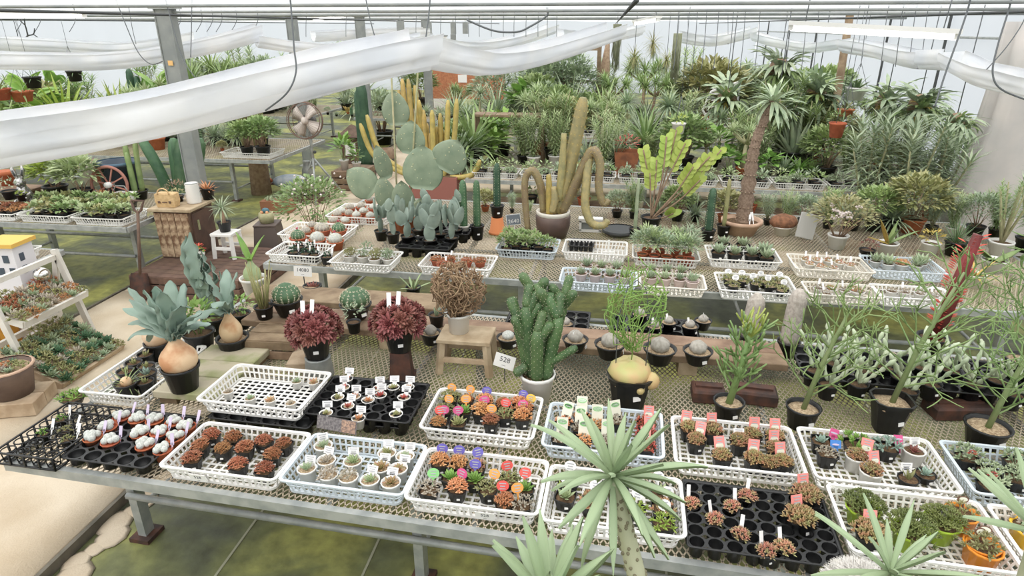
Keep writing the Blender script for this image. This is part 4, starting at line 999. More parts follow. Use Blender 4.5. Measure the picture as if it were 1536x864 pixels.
# ---------------------------------------------------------------- bulbs on the mossy plank
def plank(name, c, d, label, m=WOODG, rz=0.0, cat='plank', group=None, n=1):
    if n == 1: return place(name, cat, [part('board', bev(d).mesh('board', m, False))], c, rz, label=label, group=group)
    w = d[1] / n; return place(name, cat, [part('board', bev((d[0], w - .006, d[2])).mesh('board', m, False), T(0, -d[1] / 2 + w * (k + .5), 0)) for k in range(n)], c, rz, label=label, group=group)
def bev(d, e=.004):
    a, b, c = d[0] / 2, d[1] / 2, d[2] / 2; e = min(e, a * .3, b * .3, c * .3); mb = MB()
    for z, s in ((-c, e), (-c + e, 0), (c - e, 0), (c, e)): mb.v += [(x * (a - s), y * (b - s), z) for x, y in ((-1, -1), (1, -1), (1, 1), (-1, 1))]
    for i in range(3):
        for k in range(4): p, q = i * 4 + k, i * 4 + (k + 1) % 4; mb.f.append((p, q, q + 4, p + 4))
    mb.f += [(3, 2, 1, 0), (12, 13, 14, 15)]
    return mb
zk = Z1 + .075
plank('mossy_plank', (-1.99, 2.72, zk - .02), (.35, .52, .04), 'weathered mossy plank platform under the big striped bulb', n=3)
for x, y in ((-2.1, 2.52), (-1.88, 2.92)): plank('wood_block', (x, y, Z1 + .0275), (.09, .09, .055), 'small wood block under the mossy plank', WOOD, group='blocks under the mossy plank', cat='block')
# big bulb with blue-green leaves
def bulb_mesh(mn, R, H, seed=0):
    pr = [(R * .55, 0)]
    for i in range(1, 12):
        t = i / 11; r = R * math.sin(math.pi * (.2 + .62 * t / .66)) ** .8 if t < .66 else R * (.2 + .42 * (1 - (t - .66) / .34) ** 1.6)
        pr.append((max(.012, r), H * t))
    mb = MB().lathe(pr, 20, cap1=True); rn = random.Random(seed); mb.v = [(x * rn.uniform(.98, 1.02), y * rn.uniform(.98, 1.02), z) for x, y, z in mb.v]
    return mb.mesh('bulb', MATS[mn])
def bigleaf(mn, L, W, bend, wav, name='leaf', fold=.35, shape='lance'):
    mb = MB(); segs = 14; pts = []; d = V((0, 0, 1)); up = V((0, -1, 0)); p = V((0, 0, 0)); pr = PROF[shape]
    for sgn in (0, 1):
        d = V((0, 0, 1)); up = V((0, -1, 0)); p = V((0, 0, 0))
        for i in range(segs + 1):
            t = i / segs; w = W / 2 * max(.1, pr(t) if t < 1 else .1); z = wav * math.sin(i * 1.5) * w
            off = up * (-.004 * sgn)
            mb.v += [tuple(p + V((-w, 0, 0)) + up * (fold * w + z) + off), tuple(p + V((-w * .5, 0, 0)) + up * fold * w * .35 + off), tuple(p + off), tuple(p + V((w * .5, 0, 0)) + up * fold * w * .35 + off), tuple(p + V((w, 0, 0)) + up * (fold * w - z) + off)]
            a = bend / segs * (.4 + 1.2 * t); d, up = d * math.cos(a) - up * math.sin(a), up * math.cos(a) + d * math.sin(a); p = p + d * L / segs
    n5 = 5 * (segs + 1)
    for s in (0, 1):
        for i in range(segs):
            for k in range(4): a = s * n5 + i * 5 + k; mb.f.append((a, a + 1, a + 6, a + 5))
    for i in range(segs):
        for k in (0, 4): a = i * 5 + k; mb.f.append((a, a + 5, a + 5 + n5, a + n5))
    return mb.mesh(name, MATS[mn])
def leafset(mn, specs):
    """specs: (azimuth where the leaf leans, lean, length, width, bend, wave)"""
    out = []
    for az, lean, L, W, bend, wav in specs:
        out.append(part('leaf', bigleaf(mn, L, W, -bend, wav, fold=.25, shape='round' if mn == 'leaf_bluegreen' else 'lance'), Matrix.Rotation(az, 4, 'Z') @ Matrix.Rotation(lean, 4, 'X')))
    return out
def bulbplant(u, v, z, potr, poth, R, H, leaves, label, bm='bulb_skin', mn='leaf_bluegreen', rz=0):
    p = P(u, v, z + poth); parts = potparts('black_plastic', potr, poth, 'pumice') + [part('bulb', bulb_mesh(bm, R, H, 3), T(0, 0, poth * .8))] + lift(leafset(mn, leaves), poth * .8 + H * .93)
    place('bulb_plant', 'bulb plant', parts, (p.x, p.y, z), rz, label=label)
fan = [(a, l, L, W, b, w) for a, l, L, W, b, w in ((3.1, .08, .29, .085, .2, .2), (2.6, .2, .29, .085, .3, .2), (3.7, .18, .28, .085, .3, .2), (2.0, .42, .27, .085, .6, .2), (4.2, .4, .26, .085, .7, .2), (1.62, .7, .28, .075, 1.0, .12), (4.65, .62, .24, .085, .9, .2), (1.5, .95, .27, .065, 1.4, .1), (1.75, 1.1, .25, .06, 1.7, .1), (5.0, .9, .2, .07, 1.2, .2), (.3, .25, .28, .085, .4, .2), (1.35, 1.25, .22, .06, 2.0, .1), (5.9, .3, .27, .085, .4, .2))]
bulbplant(270, 548, zk, .086, .13, .088, .19, [(a, l * .85, L, W * 1.1, b, w) for a, l, L, W, b, w in fan], 'large striped tan bulb with fanned blue-green leaves in black pot', rz=3.14)
PALEB = gm('pale_bulb', (222, 196, 168), (206, 168, 132), scale=8, rough=.7, var=.03)
bulbplant(236, 512, Z1 + .002, .07, .11, .07, .19, [(2.9, .9, .24, .05, 1.2, .15), (4.0, .5, .2, .05, .5, .2), (1.7, 1.0, .24, .05, 1.5, .15), (1.4, .6, .22, .05, .8, .1)], 'tall pale bulb behind the striped bulb with drooping leaves', 'pale_bulb', rz=.5)
bulbplant(348, 505, Z1 + .002, .085, .13, .062, .19, [(3.5, .9, .28, .08, 2.2, .3), (2.9, .18, .26, .075, .3, .3), (4.4, .5, .26, .075, 1.4, .3), (1.2, .25, .24, .075, .5, .3), (0, .2, .24, .07, .4, .3)], 'orange-brown bulb with tall wavy blue leaves in black pot', rz=2.2)
# tall crested blue plant
def crested(u, v, z, H, label):
    p = P(u, v, z); parts = potparts('black_plastic', .07, .11)
    for k in range(13):
        t = k / 12; parts.append(part('leaf', bigleaf('leaf_bluegreen', H * .5, .08, .35, .4, shape='strap'), T(.02 * math.sin(k * 2.2), -.012 * k + .05, .09 + t * H * .55, k * 2.1, .12 + .2 * (1 - t))))
    place('crested_plant', 'plant', parts, (p.x, p.y, z), label=label)
crested(325, 500, Z1 + .002, .56, 'tall upright blue-green plant with crinkled stacked leaves')
# leafy green pot behind
def bushpot(u, v, z, r, h, fol, label, pot='black_plastic', stems=None, extra=(), s=1.0, fz=.75, soil='soil', rz=None, name='potted_plant', cat='plant', sq=0.0, group=None, taper=.74, kind=None):
    p = P(u, v, z + h * .5); p.x, p.y = settle(p.x, p.y, z, r * s * 1.1); parts = potparts(pot, r, h, soil, taper, sq); z0 = h * fz
    if stems: parts.append(part('stems', stems, T(0, 0, z0)))
    for i, f in enumerate(fol): parts.append(part('foliage' if f.name.startswith('fol') else f.name.split('.')[0], f, T(0, 0, z0, i * 1.3)))
    parts += list(extra)
    place(name, cat, parts, (p.x, p.y, z), RN.uniform(0, 6) if rz is None else rz, s, label, group)
bushpot(300, 512, Z1 + .002, .085, .13, [f_bush('leaf_vivid', .11, .2, 130, .05, .022, 1)], 'bushy bright green plant in black pot between the bulbs', stems=f_stems('leaf_mid', .08, .2, 10, .003))
bushpot(362, 480, Z1 + .002, .06, .1, [f_bush('leaf_vivid', .08, .13, 70, .035, .014, 2)], 'small bright green herb in black pot beside the orange bulb', stems=f_stems('leaf_mid', .06, .12, 8, .002))
# little bulbs in the corner crate
bushpot(172, 598, ZP, .055, .085, [f_tuft('leaf_mid', 22, .13, .006, .2, 1.5, 1.0, 5, 5)], 'grassy little bulb plant in black pot inside corner crate', extra=[part('bulb', f_bead('bulb_skin', .01, 1, .035, 4), T(0, 0, .06))])
bushpot(200, 580, ZP, .05, .08, [f_rosette('leaf_bluegreen', .06, 12, .022, .008, .6, 7)], 'small blue-green succulent in black pot inside corner crate')
for u, v in ((182, 550), (197, 545), (212, 556), (222, 570), (190, 565)): bushpot(u, v, ZP, .042, .075, [f_rosette('leaf_olive', .045, 14, .014, .006, .7, 8)], 'little olive bulb plant in black pot by pale bulb', group='olive bulb plants in the corner crate')
bushpot(110, 600, ZP, .055, .03, [f_cushion('leaf_vivid', .06, .03, 14, .03, .012, 9)], 'low bright green plant in corner crate near lattice tray')
# ================================================================ rear half of the front bench
zs = Z1 + .13       # raised plank shelf
plank('plank_shelf', (-.55, 3.27, zs - .02), (3.1, .26, .04), 'long weathered plank shelf carrying black bowls of cacti', WOOD, rz=-.035, n=2)
for x in (-1.9, -1.2, -.35, .5): plank('wood_block', (x, 3.27 - (x + .55) * .035, Z1 + .045), (.1, .2, .09), 'short timber block propping up the plank shelf', WOODL, group='blocks under the plank shelf', cat='block')
plank('wood_block', (-1.62, 2.98, Z1 + .03), (.12, .26, .06), 'stack of pale timber offcuts beside the ribbed bucket', WOODL, cat='block', n=1, rz=.2)
# slatted crate
def slatbox(c, d, label, rz=0.0, rows=4, m=WOODD, top=True):
    w, l, h = d; parts = []; sh = h / rows
    for k in range(rows):
        z = sh * (k + .5)
        for s in (-1, 1):
            parts.append(part('slat', bev((w, .014, sh * .82)).mesh('slat', m, False), T(0, s * (l / 2 - .007), z))); parts.append(part('slat', bev((.014, l - .03, sh * .82)).mesh('slat', m, False), T(s * (w / 2 - .007), 0, z)))
    if top:
        n = max(3, int(l / .09)); q = l / n
        for k in range(n): parts.append(part('slat', bev((w, q - .008, .012)).mesh('slat', m, False), T(0, -l / 2 + q * (k + .5), h - .004)))
    for sx in (-1, 1):
        for sy in (-1, 1): parts.append(part('post', MB().box((sx * (w / 2 - .03), sy * (l / 2 - .03), h / 2), (.025, .025, h - .02)).mesh('post', m, False)))
    return place('slatted_crate', 'wooden crate', parts, c, rz, label=label)
slatbox((-1.83, 3.18, Z1 + .001), (.3, .42, .12), 'brown slatted crate carrying the thin-stemmed potted plant', rz=.05, rows=2, m=WOOD)
# aeoniums: domes of maroon rosettes
def aeonium(u, v, z, r, h, R, label, seed, sticker):
    p = P(u, v, z + h * .5); parts = potparts('black_plastic', r, h, sq=.35); rn = random.Random(seed); ros = [f_rosette('maroon_leaf', .062, 40, .026, .004, -.1, 200 + i, 'obov', .25) for i in range(2)]
    st = MB()
    for i in range(30):
        t = (i + .5) / 30; a = i * 2.39996; ph = math.acos(1 - 1.12 * t); d = V((math.sin(ph) * math.cos(a), math.sin(ph) * math.sin(a), math.cos(ph))); c = V((d.x * R, d.y * R, h + .015 + d.z * R * .9 + R * .12))
        q = d.to_track_quat('Z', 'Y').to_matrix().to_4x4(); parts.append(part('rosette', ros[i % 2], Matrix.Translation(c) @ q @ Matrix.Scale(rn.uniform(.75, 1.12), 4)))
        st.tube([(0, 0, h * .8), tuple(c * .5 + V((0, 0, h * .4))), tuple(c)], [.008, .006, .004], 5)
    parts.append(part('stems', st.mesh('stems', BROWNT))); parts.append(tagpart('strip', -.02, -R * .55, h + R * .75, -.3, .2, 1.6)); parts.append(tagpart('strip', .02, -R * .5, h + R * .8, -.3, -.1, 1.6))
    place('aeonium', 'succulent', parts, (p.x, p.y, z), label=label)
# ribbed bucket
def bucket(c, r, h, m, label, rib=8, name='ribbed_bucket'):
    pr = [(r, 0)]
    for k in range(rib): z = h * (k + .5) / rib; q = r * (1 - .12 * z / h); pr += [(q * .97, z - h * .2 / rib), (q * 1.03, z + h * .15 / rib)]
    pr += [(r * .88, h), (r * .8, h)]
    place(name, 'bucket', [part('shell', MB().lathe(pr, 20, cap1=True).mesh('shell', m)), part('rim', MB().lathe([(r * .9, h - .006), (r * .92, h), (r * .86, h + .003)], 20, cap0=False).mesh('rim', GALV))], c, label=label)
pa = P(480, 562, Z1); bucket((pa.x, pa.y, Z1), .075, .11, GALV, 'upturned ribbed grey bucket under a maroon rosette plant')
p1 = (pa.x, pa.y); 
def aeo_at(p, z, r, h, R, label, seed):
    import types
    parts_p = V((p[0], p[1], z)); _P = globals()['P']; globals()['P'] = lambda *a: parts_p
    aeonium(0, 0, z, r, h, R, label, seed, True); globals()['P'] = _P
aeo_at(p1, Z1 + .114, .075, .12, .125, 'maroon rosette succulent dome in black pot on ribbed bucket', 1)
pb = P(600, 572, Z1)
place('metal_stand', 'stand', [part('shell', MB().lathe([(.085, 0), (.075, .1), (.07, .17), (.06, .17)], 4, cap1=True, a0=.785).mesh('shell', RUST, False)), part('foot', MB().box((0, 0, .006), (.14, .14, .012)).mesh('foot', RUST, False))], (pb.x, pb.y + .04, Z1), .2, label='dark brown metal stand under a maroon rosette plant')
aeo_at((pb.x, pb.y + .04), Z1 + .172, .075, .12, .125, 'maroon rosette succulent dome in black pot on metal stand', 2)
# wooden stool with twiggy plant
ps = P(702, 545, Z1 + .0); ps = V((ps.x, 2.98, 0))
def stool(c, w, d, h, label, m=WOODL, t=.025, name='wooden_stool', lw=.032, splay=.06):
    parts = [part('seat', bev((w, d, t)).mesh('seat', m, False), T(0, 0, h - t / 2))]
    for sx in (-1, 1):
        for sy in (-1, 1): parts.append(part('leg', MB().bar((sx * w * .42, sy * d * .4, h - t), (sx * w * (.42 + splay), sy * d * (.4 + splay), 0), lw, lw).mesh('leg', m, False)))
    for sy in (-1, 1): parts.append(part('stretcher', MB().bar((-w * .44, sy * d * .42, h * .4), (w * .44, sy * d * .42, h * .4), lw * .6, lw * .8).mesh('stretcher', m, False)))
    return place(name, 'stool', parts, c, label=label)
pst = P(700, 500, Z1 + .21); stool((pst.x, pst.y, Z1 + .002), .29, .2, .21, 'small pale wooden stool carrying the white pot of twigs')
def tangle(mb, n, R, H, r, rn, z=0, curl=1.0, steps=9, L=.035):
    for i in range(n):
        p = V((rn.uniform(-.03, .03), rn.uniform(-.03, .03), z)); a = rn.uniform(0, 6.28); d = V((math.cos(a) * .6, math.sin(a) * .6, 1)).normalized(); pts = [p.copy()]
        for k in range(steps):
            d = (d + V((rn.uniform(-1, 1), rn.uniform(-1, 1), rn.uniform(-.8, .8))) * .55 * curl).normalized(); p = p + d * L
            q = V((p.x / R, p.y / R, (p.z - z - H * .5) / (H * .55)))
            if q.length > 1: p = p - V((p.x * .25, p.y * .25, (p.z - z - H * .5) * .3)); d = (d - q * .8).normalized()
            pts.append(p.copy())
        mb.tube(catmull(pts, 2), r * rn.uniform(.7, 1.2), 5)
    return mb
p = P(688, 498, Z1 + .212); tw = tangle(MB(), 110, .16, .3, .0032, random.Random(4), .1, 1.2, 12)
place('twiggy_plant', 'plant', potparts('white_plastic', .062, .11, taper=.85) + [part('twigs', tw.mesh('twigs', TWIG))], (p.x, p.y + .01, Z1 + .213), label='tangled bare brown twiggy plant in white pot on stool')
# tall knobbly opuntia in white pot
KNOB = gm('knobbly_green', (88, 114, 70), (66, 92, 56), scale=20)
def knobbly(u, v, label):
    p = P(u, v, Z1 + .08); parts = potparts('white_plastic', .085, .15, taper=.74); rn = random.Random(8); sp = MB()
    stems = [(-.03, 0, .40, .035, -.03, 0), (.02, .02, .46, .036, .03, .02), (0, -.03, .30, .034, .0, -.02), (.05, -.01, .36, .034, .05, 0), (-.05, .03, .34, .034, -.06, .01), (-.02, .05, .48, .035, -.01, .04), (.035, .05, .42, .034, .08, .05)]
    def one(b, e, r):
        pts = [b.lerp(e, k / 7) for k in range(8)]; rs = [r * (.75 + .25 * min(1, k)) * (1 if k < 7 else .55) for k in range(8)]
        me = MB().tube(pts, rs, 12, rib=.1).mesh('stem', KNOB); parts.append(part('stem', me)); ax = (e - b).normalized(); x = ax.orthogonal().normalized(); y = ax.cross(x)
        L = (e - b).length; n = int(L / .016)
        for i in range(n):
            for j in range(7):
                a = 6.283 * j / 7 + i * .45; nn = x * math.cos(a) + y * math.sin(a); c = b.lerp(e, (i + .5) / n) + nn * r; sp.ball(tuple(c), .0017, 4, 3)
    for x, y, h, r, dx, dy in stems:
        b = V((x * .7, y * .7, .11)); e = V((x + dx, y + dy, .11 + h)); one(b, e, r)
        for k in range(3):
            a = rn.uniform(0, 6.28); t = rn.uniform(.72, 1.0); q = b.lerp(e, t); one(q, q + V((math.cos(a) * .07, math.sin(a) * .05, .1)), r * .72)
    one(V((.06, -.02, .22)), V((.19, -.04, .33)), .02); one(V((-.05, -.02, .2)), V((-.11, -.05, .16)), .025); one(V((-.06, 0, .34)), V((-.12, -.02, .46)), .024)
    parts.append(part('areoles', sp.mesh('areoles', SPINE)))
    place('knobbly_cactus', 'cactus', parts, (p.x, p.y, Z1 + .001), label=label)
knobbly(806, 578, 'tall clump of dark green knobbly cactus in white pot')
# caudex in black pot with vine
p = P(942, 596, Z1 + .03); rn = random.Random(12); cd = MB().lathe([(.07, 0), (.098, .03), (.105, .06), (.095, .09), (.065, .112), (.02, .12)], 18, cap1=True); cd.v = [(x * rn.uniform(.95, 1.06), y * rn.uniform(.95, 1.06), z * rn.uniform(.96, 1.05)) for x, y, z in cd.v]; cd.ball((.1, -.03, .03), .045, 10, 6); cd.ball((.05, -.085, .005), .022, 8, 5)
CAUD = gm('caudex_skin', (190, 186, 122), (206, 172, 124), scale=10, var=.03)
vin = tangle(MB(), 34, .16, .46, .0025, random.Random(6), .3, 1.1, 16, .04); vin.tube([(0, 0, .2), (.01, .02, .35), (.03, 0, .5)], .003, 5)
hoop = MB()
for s in (-.07, .07): hoop.tube([(s, -.02, .14), (s * 1.1, 0, .45), (s * .6, 0, .62), (0, 0, .66)], .0025, 5)
place('caudex_vine', 'plant', potparts('black_plastic', .105, .17, 'pumice', sq=.6) + [part('caudex', cd.mesh('caudex', CAUD), T(0, 0, .12)), part('vine', vin.mesh('vine', G_VIV)), part('wire_support', hoop.mesh('wire_support', WIRE))], (p.x, p.y, Z1 + .001), label='swollen yellow-green caudex with thin climbing vine in black pot')
# astrophytum bowls on the shelf
def bowlcactus(u, v, z, r, h, R, H, mn, ribs, label, group=None, spn=False, tagk=None):
    p = P(u, v, z + h); parts = potparts('black_plastic', r, h, 'pumice', taper=.66) + [part('body', f_barrel(mn, R, H, ribs, .13), T(0, 0, h * .8))]
    if spn: parts[-1] = part('body', f_barrel(mn, R, H, ribs, .13), T(0, 0, h * .8), subs=[part('spines', f_spines_barrel(R, H, ribs, 7, R * .16))])
    if tagk: parts.append(tagpart(tagk, -r * .3, -r * .45, h * .6))
    place('bowl_cactus', 'cactus', parts, (p.x, p.y, z), RN.uniform(0, 2), label=label, group=group)
gS = 'grey ribbed cacti on the plank shelf'
for u, v, s in ((863, 508, .9), (915, 515, 1.05), (990, 522, 1.1), (1047, 525, .98)): bowlcactus(u, v, zs + .001, .074 * s, .075 * s, .048 * s, .075 * s, 'stone_cactus', 8, 'grey ribbed globe cactus in black bowl on plank shelf', gS, tagk='strip' if u == 863 else None)
for u, v in ((848, 484), (982, 488), (1003, 482), (1035, 488), (1055, 480), (960, 470)): bowlcactus(u, v, Z1 + .063, .05, .06, .03, .05, 'stone_cactus', 8, 'small grey globe cactus in black pot behind the plank shelf', 'small globe cacti behind the shelf', tagk='strip')
bowlcactus(762, 505, zs + .001, .06, .06, .035, .05, 'silver_wool', 10, 'small white woolly cactus in black pot beside the stool')
bowlcactus(430, 448, Z1 + .14, .088, .1, .082, .125, 'cactus_green', 14, 'round blue-green barrel cactus in black pot beside 14080 card', spn=True)
bowlcactus(533, 455, Z1 + .14, .09, .09, .088, .125, 'cactus_green', 14, 'round barrel cactus with orange crown between the maroon domes', spn=True)
bowlcactus(646, 498, zs, .055, .07, .035, .06, 'stone_cactus', 8, 'grey globe cactus in black pot beside the maroon dome')
plank('rear_plank', (-1.62, 3.62, Z1 + .118), (1.25, .24, .04), 'short plank behind the maroon domes under the barrel cacti', WOOD)
for x in (-2.1, -1.15): plank('wood_block', (x, 3.62, Z1 + .048), (.1, .2, .094), 'timber block under the barrel cactus plank', WOODL, group='blocks under the barrel cactus plank', cat='block')
# trays behind shelf
for x, y, lab in ((-.3, 3.6, 'black cell tray behind the grey globe cacti'), (.35, 3.57, 'black cell tray behind the yellow-green caudex')): place('cell_tray', 'tray', [part('cells', cellm(.5, .34, 6, 4, .06))], (x, y, Z1 + .001), -.03, label=lab)
# thin stems pot and others by the slatted crate
p = P(397, 470, Z1 + .16); rn = random.Random(2); mb = MB()
for i in range(16): a = i * 2.4; mb.tube([(math.cos(a) * .02, math.sin(a) * .02, .06), (math.cos(a) * .04, math.sin(a) * .04, .18), (math.cos(a) * .055 + rn.uniform(-.03, .03), math.sin(a) * .05, .26 + rn.uniform(0, .12))], [.004, .0038, .003], 5)
place('thin_stem_plant', 'plant', potparts('black_plastic', .055, .085) + [part('stems', mb.mesh('stems', G_OLIVE))], (p.x, p.y, Z1 + .125), label='thin upright brown-green stems in black pot on slatted crate')
# elephant bulb in white pot
p = P(372, 450, Z1 + .02); mb = MB(); eb = bulb_mesh('leaf_pale', .06, .16, 9)
place('bulb_plant', 'bulb plant', potparts('white_plastic', .085, .13, 'pumice') + [part('bulb', eb, T(0, 0, .1))] + lift(leafset('leaf_vivid', ((2.4, .5, .2, .045, .4, 0), (4.2, .4, .22, .05, .5, 0), (.4, .9, .12, .03, .6, 0), (5.5, .9, .14, .03, .8, 0))), .25), (p.x, p.y + .1, Z1 + .02), label='green onion-like bulb with fresh shoots in white pot')
place('price_sign', 'sign', [pcard('14080', T(0, 0, .2, 0, -.15), .13, .07), part('stake', MB().box((0, .004, .09), (.006, .004, .2)).mesh('stake', DARKM, False))], P(457, 445, Z1 + .02) + V((0, .02, -.02)), label='white price sign reading 14080 among the barrel cacti')
place('price_sign', 'sign', [pcard('528', T(0, 0, .12, -.1, -.2, .22), .11, .075), part('stake', MB().box((0, .004, .05), (.005, .004, .14)).mesh('stake', DARKM, False))], P(757, 572, Z1) + V((0, .0, 0)), label='tilted white 528 price sign beside the wooden stool')
BLK = mat('black_card', S(42, 42, 44), .5)
place('price_sign', 'sign', [part('board', MB().box((0, 0, .2), (.08, .003, .045)).mesh('board', BLK, False), None, subs=[part('lettering', text_mesh('2200', .03, PAPER), T(0, -.003, .205, 0, math.pi / 2))]), part('stake', MB().box((0, .004, .09), (.005, .004, .2)).mesh('stake', DARKM, False))], P(834, 568, Z1 + .02) + V((0, 0.02, -.02)), ry=-.2, label='small black price sign beside the knobbly cactus')
# small things between domes
bushpot(531, 490, zs, .04, .07, [f_bush('leaf_greygreen', .05, .12, 50, .03, .01, 12)], 'wispy grey-green plant in black pot between the maroon domes')
bushpot(655, 480, zs, .045, .08, [f_rosette('leaf_greygreen', .07, 16, .02, .008, .9, 13, 'lance')], 'upright grey succulent in black pot beside the stool')
bushpot(470, 440, Z1 + .02, .06, .12, [f_rosette('maroon_leaf', .07, 24, .022, .006, .4, 14)], 'dark red rosette in pot before the 14080 sign')
bushpot(620, 440, Z1 + .002, .05, .1, [f_tuft('leaf_pale', 7, .14, .02, .4, 1.4, .3, 4, 15, 'strap', .008)], 'pale forked succulent seedling behind the maroon dome')
# bare branchy plant with yellow tips near
# rusty blocks
for u, v, w in ((1062, 588, .16), (1130, 590, .22), (1440, 612, .3)):
    p = P(u, v, Z1 + .04); place('rusty_block', 'block', [part('block', bev((w, .12, .07), .01).mesh('block', RUST, False)), part('ridge', MB().box((0, 0, .04), (w * .8, .03, .012)).mesh('ridge', RUST, False))], (p.x, p.y, Z1 + .036), RN.uniform(-.2, .2), label='rusty iron block supporting the black trays', group='rusty iron blocks on the front bench')
# pencil plants
def pencil(u, v, z, r, h, H, label, seed, lean, sq=0.0, W=.17, extra_top=0):
    p = P(u, v, z + h * .9); rn = random.Random(seed); tr = MB(); br = MB(); tip = V((lean, 0.02, H)); n = 21
    tr.tube([(0, 0, h * .8), (lean * .3, 0, H * .4 + h), (lean * .7, .01, H * .75 + h), (lean, .02, H + h)], [.0135, .0115, .009, .005], 8)
    for i in range(n):
        t = .12 + .86 * i / n; c = V((lean * t, .02 * t, h * .9 + H * t)); a = i * 2.39996; d = V((math.cos(a), math.sin(a) * .8, .55 + .3 * t))
        branchy(br, c, d, W * (1.1 - .5 * t), .0042, 2, rn, .85, (2, 3), 5, 0, None, .66, .04)
    place('pencil_plant', 'plant', potparts('black_plastic', r, h, 'pumice', sq=sq, taper=.62 if sq else .74) + [part('trunk', tr.mesh('trunk', gm('pencil_trunk', (118, 140, 88), (138, 152, 106), scale=16))), part('branches', br.mesh('branches', PENCIL))], (p.x, p.y, z), label=label)
pencil(1205, 612, Z1, .075, .11, .50, 'pencil-branched green succulent tree in black round pot with gravel', 21, .12)
pencil(1338, 602, Z1, .082, .17, .62, 'tallest pencil-branched green tree in tapered square black pot', 22, .16, sq=.7, W=.2)
pencil(1482, 640, Z1, .09, .1, .48, 'pencil-branched green plant in wide black pot beside dusted succulents', 23, .1)
pencil(1535, 540, Z1 + .137, .08, .1, .5, 'pencil-branched plant at the bench end behind the others', 24, -.05)
# brighter leafy pencil with yellow top
p = P(1093, 606, Z1 + .08); rn = random.Random(31); br = MB()
for i in range(22): t = .15 + .8 * i / 22; a = i * 2.4; branchy(br, (.05 * t, 0, .08 + .38 * t), (math.cos(a), math.sin(a), .8), .1 * (1.1 - .3 * t), .0065, 1, rn, .6, (3, 4), 5, 0, None, .8, .1)
YG = gm('yellow_green_tip', (176, 178, 88), (158, 178, 96), scale=4)
tp = MB()
for i in range(8): a = i * 2.4; branchy(tp, (.05, 0, .44), (math.cos(a), math.sin(a), 1.2), .08, .006, 1, rn, .5, (2, 3), 5, 0, None, .8, .1)
place('pencil_plant', 'plant', potparts('black_plastic', .07, .1, 'pumice') + [part('trunk', MB().tube([(0, 0, .08), (.03, 0, .28), (.05, 0, .5)], [.018, .015, .008], 8).mesh('trunk', PENCIL)), part('branches', br.mesh('branches', PENCIL)), part('shoots', tp.mesh('shoots', YG))], (p.x, p.y, Z1), label='dense bright pencil plant with yellowish top in black pot')
PW = gm('pale_wool', (196, 188, 178), (168, 158, 148), scale=60, rough=.9, var=.03)
# woolly columns
for u, v, H, lab in ((1122, 520, .24, 'short pale woolly column cactus behind the yellow-topped plant'), (1180, 530, .3, 'taller pale woolly column cactus beside the pencil tree')):
    p = P(u, v, Z1 + .06); place('woolly_cactus', 'cactus', potparts('black_plastic', .06, .09) + [part('stem', f_column('pale_wool', .05, H, 14, .16, .01, 10, .95), T(0, 0, .07))], (p.x, p.y, Z1 + .05), label=lab)
# crested pale plants in black trays
for x in (1.31, 1.85, 2.39): place('cell_tray', 'tray', [part('cells', cellm(.52, .36, 6, 4, .06))], (x, 3.13 - (x - 1.25) * .05, Z1 + .075), -.05, label='black cell tray on rusty blocks holding pale crested succulents', group='trays of pale crested succulents')
CREST = gm('crest_pale', (178, 194, 158), (206, 212, 184), scale=12)
def zig(seed):
    rn = random.Random(seed); mb = MB()
    for i in range(4):
        a = i * 2.4; d = V((math.cos(a) * .6, math.sin(a) * .6, 1)); pts = []; q = V((0, 0, 0))
        for k in range(9): q = q + (d + V((rn.uniform(-.3, .3), rn.uniform(-.3, .3), 0))).normalized() * .022; pts.append(q.copy())
        mb.tube(pts, [.0075 * (1.4 if k % 2 else .6) for k in range(9)], 6)
    return mb.mesh('crests', CREST)
zg = [zig(i) for i in range(3)]
for i, (u, v) in enumerate(((1225, 545), (1255, 535), (1300, 545), (1330, 540), (1355, 555), (1385, 540), (1245, 565), (1400, 565), (1430, 545), (1465, 565), (1500, 560), (1525, 580), (1290, 565), (1365, 575))):
    p = P(u, v, Z1 + .2); place('crested_succulent', 'succulent', potparts('black_matt', .04, .07) + [part('crests', zg[i % 3], T(0, 0, .055, i))], (p.x, p.y, Z1 + .085), s=1.15, label='pale zigzag crested succulent in black pot in a black tray', group='pale crested succulents in the black trays')
# red column behind
p = P(1405, 545, Z1 + .02); RC = gm('red_column', (150, 60, 56), (104, 52, 46), scale=12)
fr = MB(); rn = random.Random(3)
for i in range(90): a = rn.choice((0, 2.09, 4.19)) + .1; z = .18 + .54 * i / 90; fr.leaf((math.cos(a) * .035 + .1 * (z - .1) / .62 * .7, math.sin(a) * .035, z), (math.cos(a), math.sin(a), .5), (0, 0, 1), .045, .02, 2, .2, .1, 'ovate')
place('red_column_plant', 'cactus', potparts('black_plastic', .08, .12) + [part('stem', MB().tube([(0, 0, .1), (.03, 0, .4), (.07, 0, .72)], [.042, .045, .03], 6, rib=.45).mesh('stem', RC)), part('leaves', fr.mesh('leaves', REDF))], (p.x, p.y + .1, Z1 + .02), label='dark red ridged column plant with bright red leaflets')
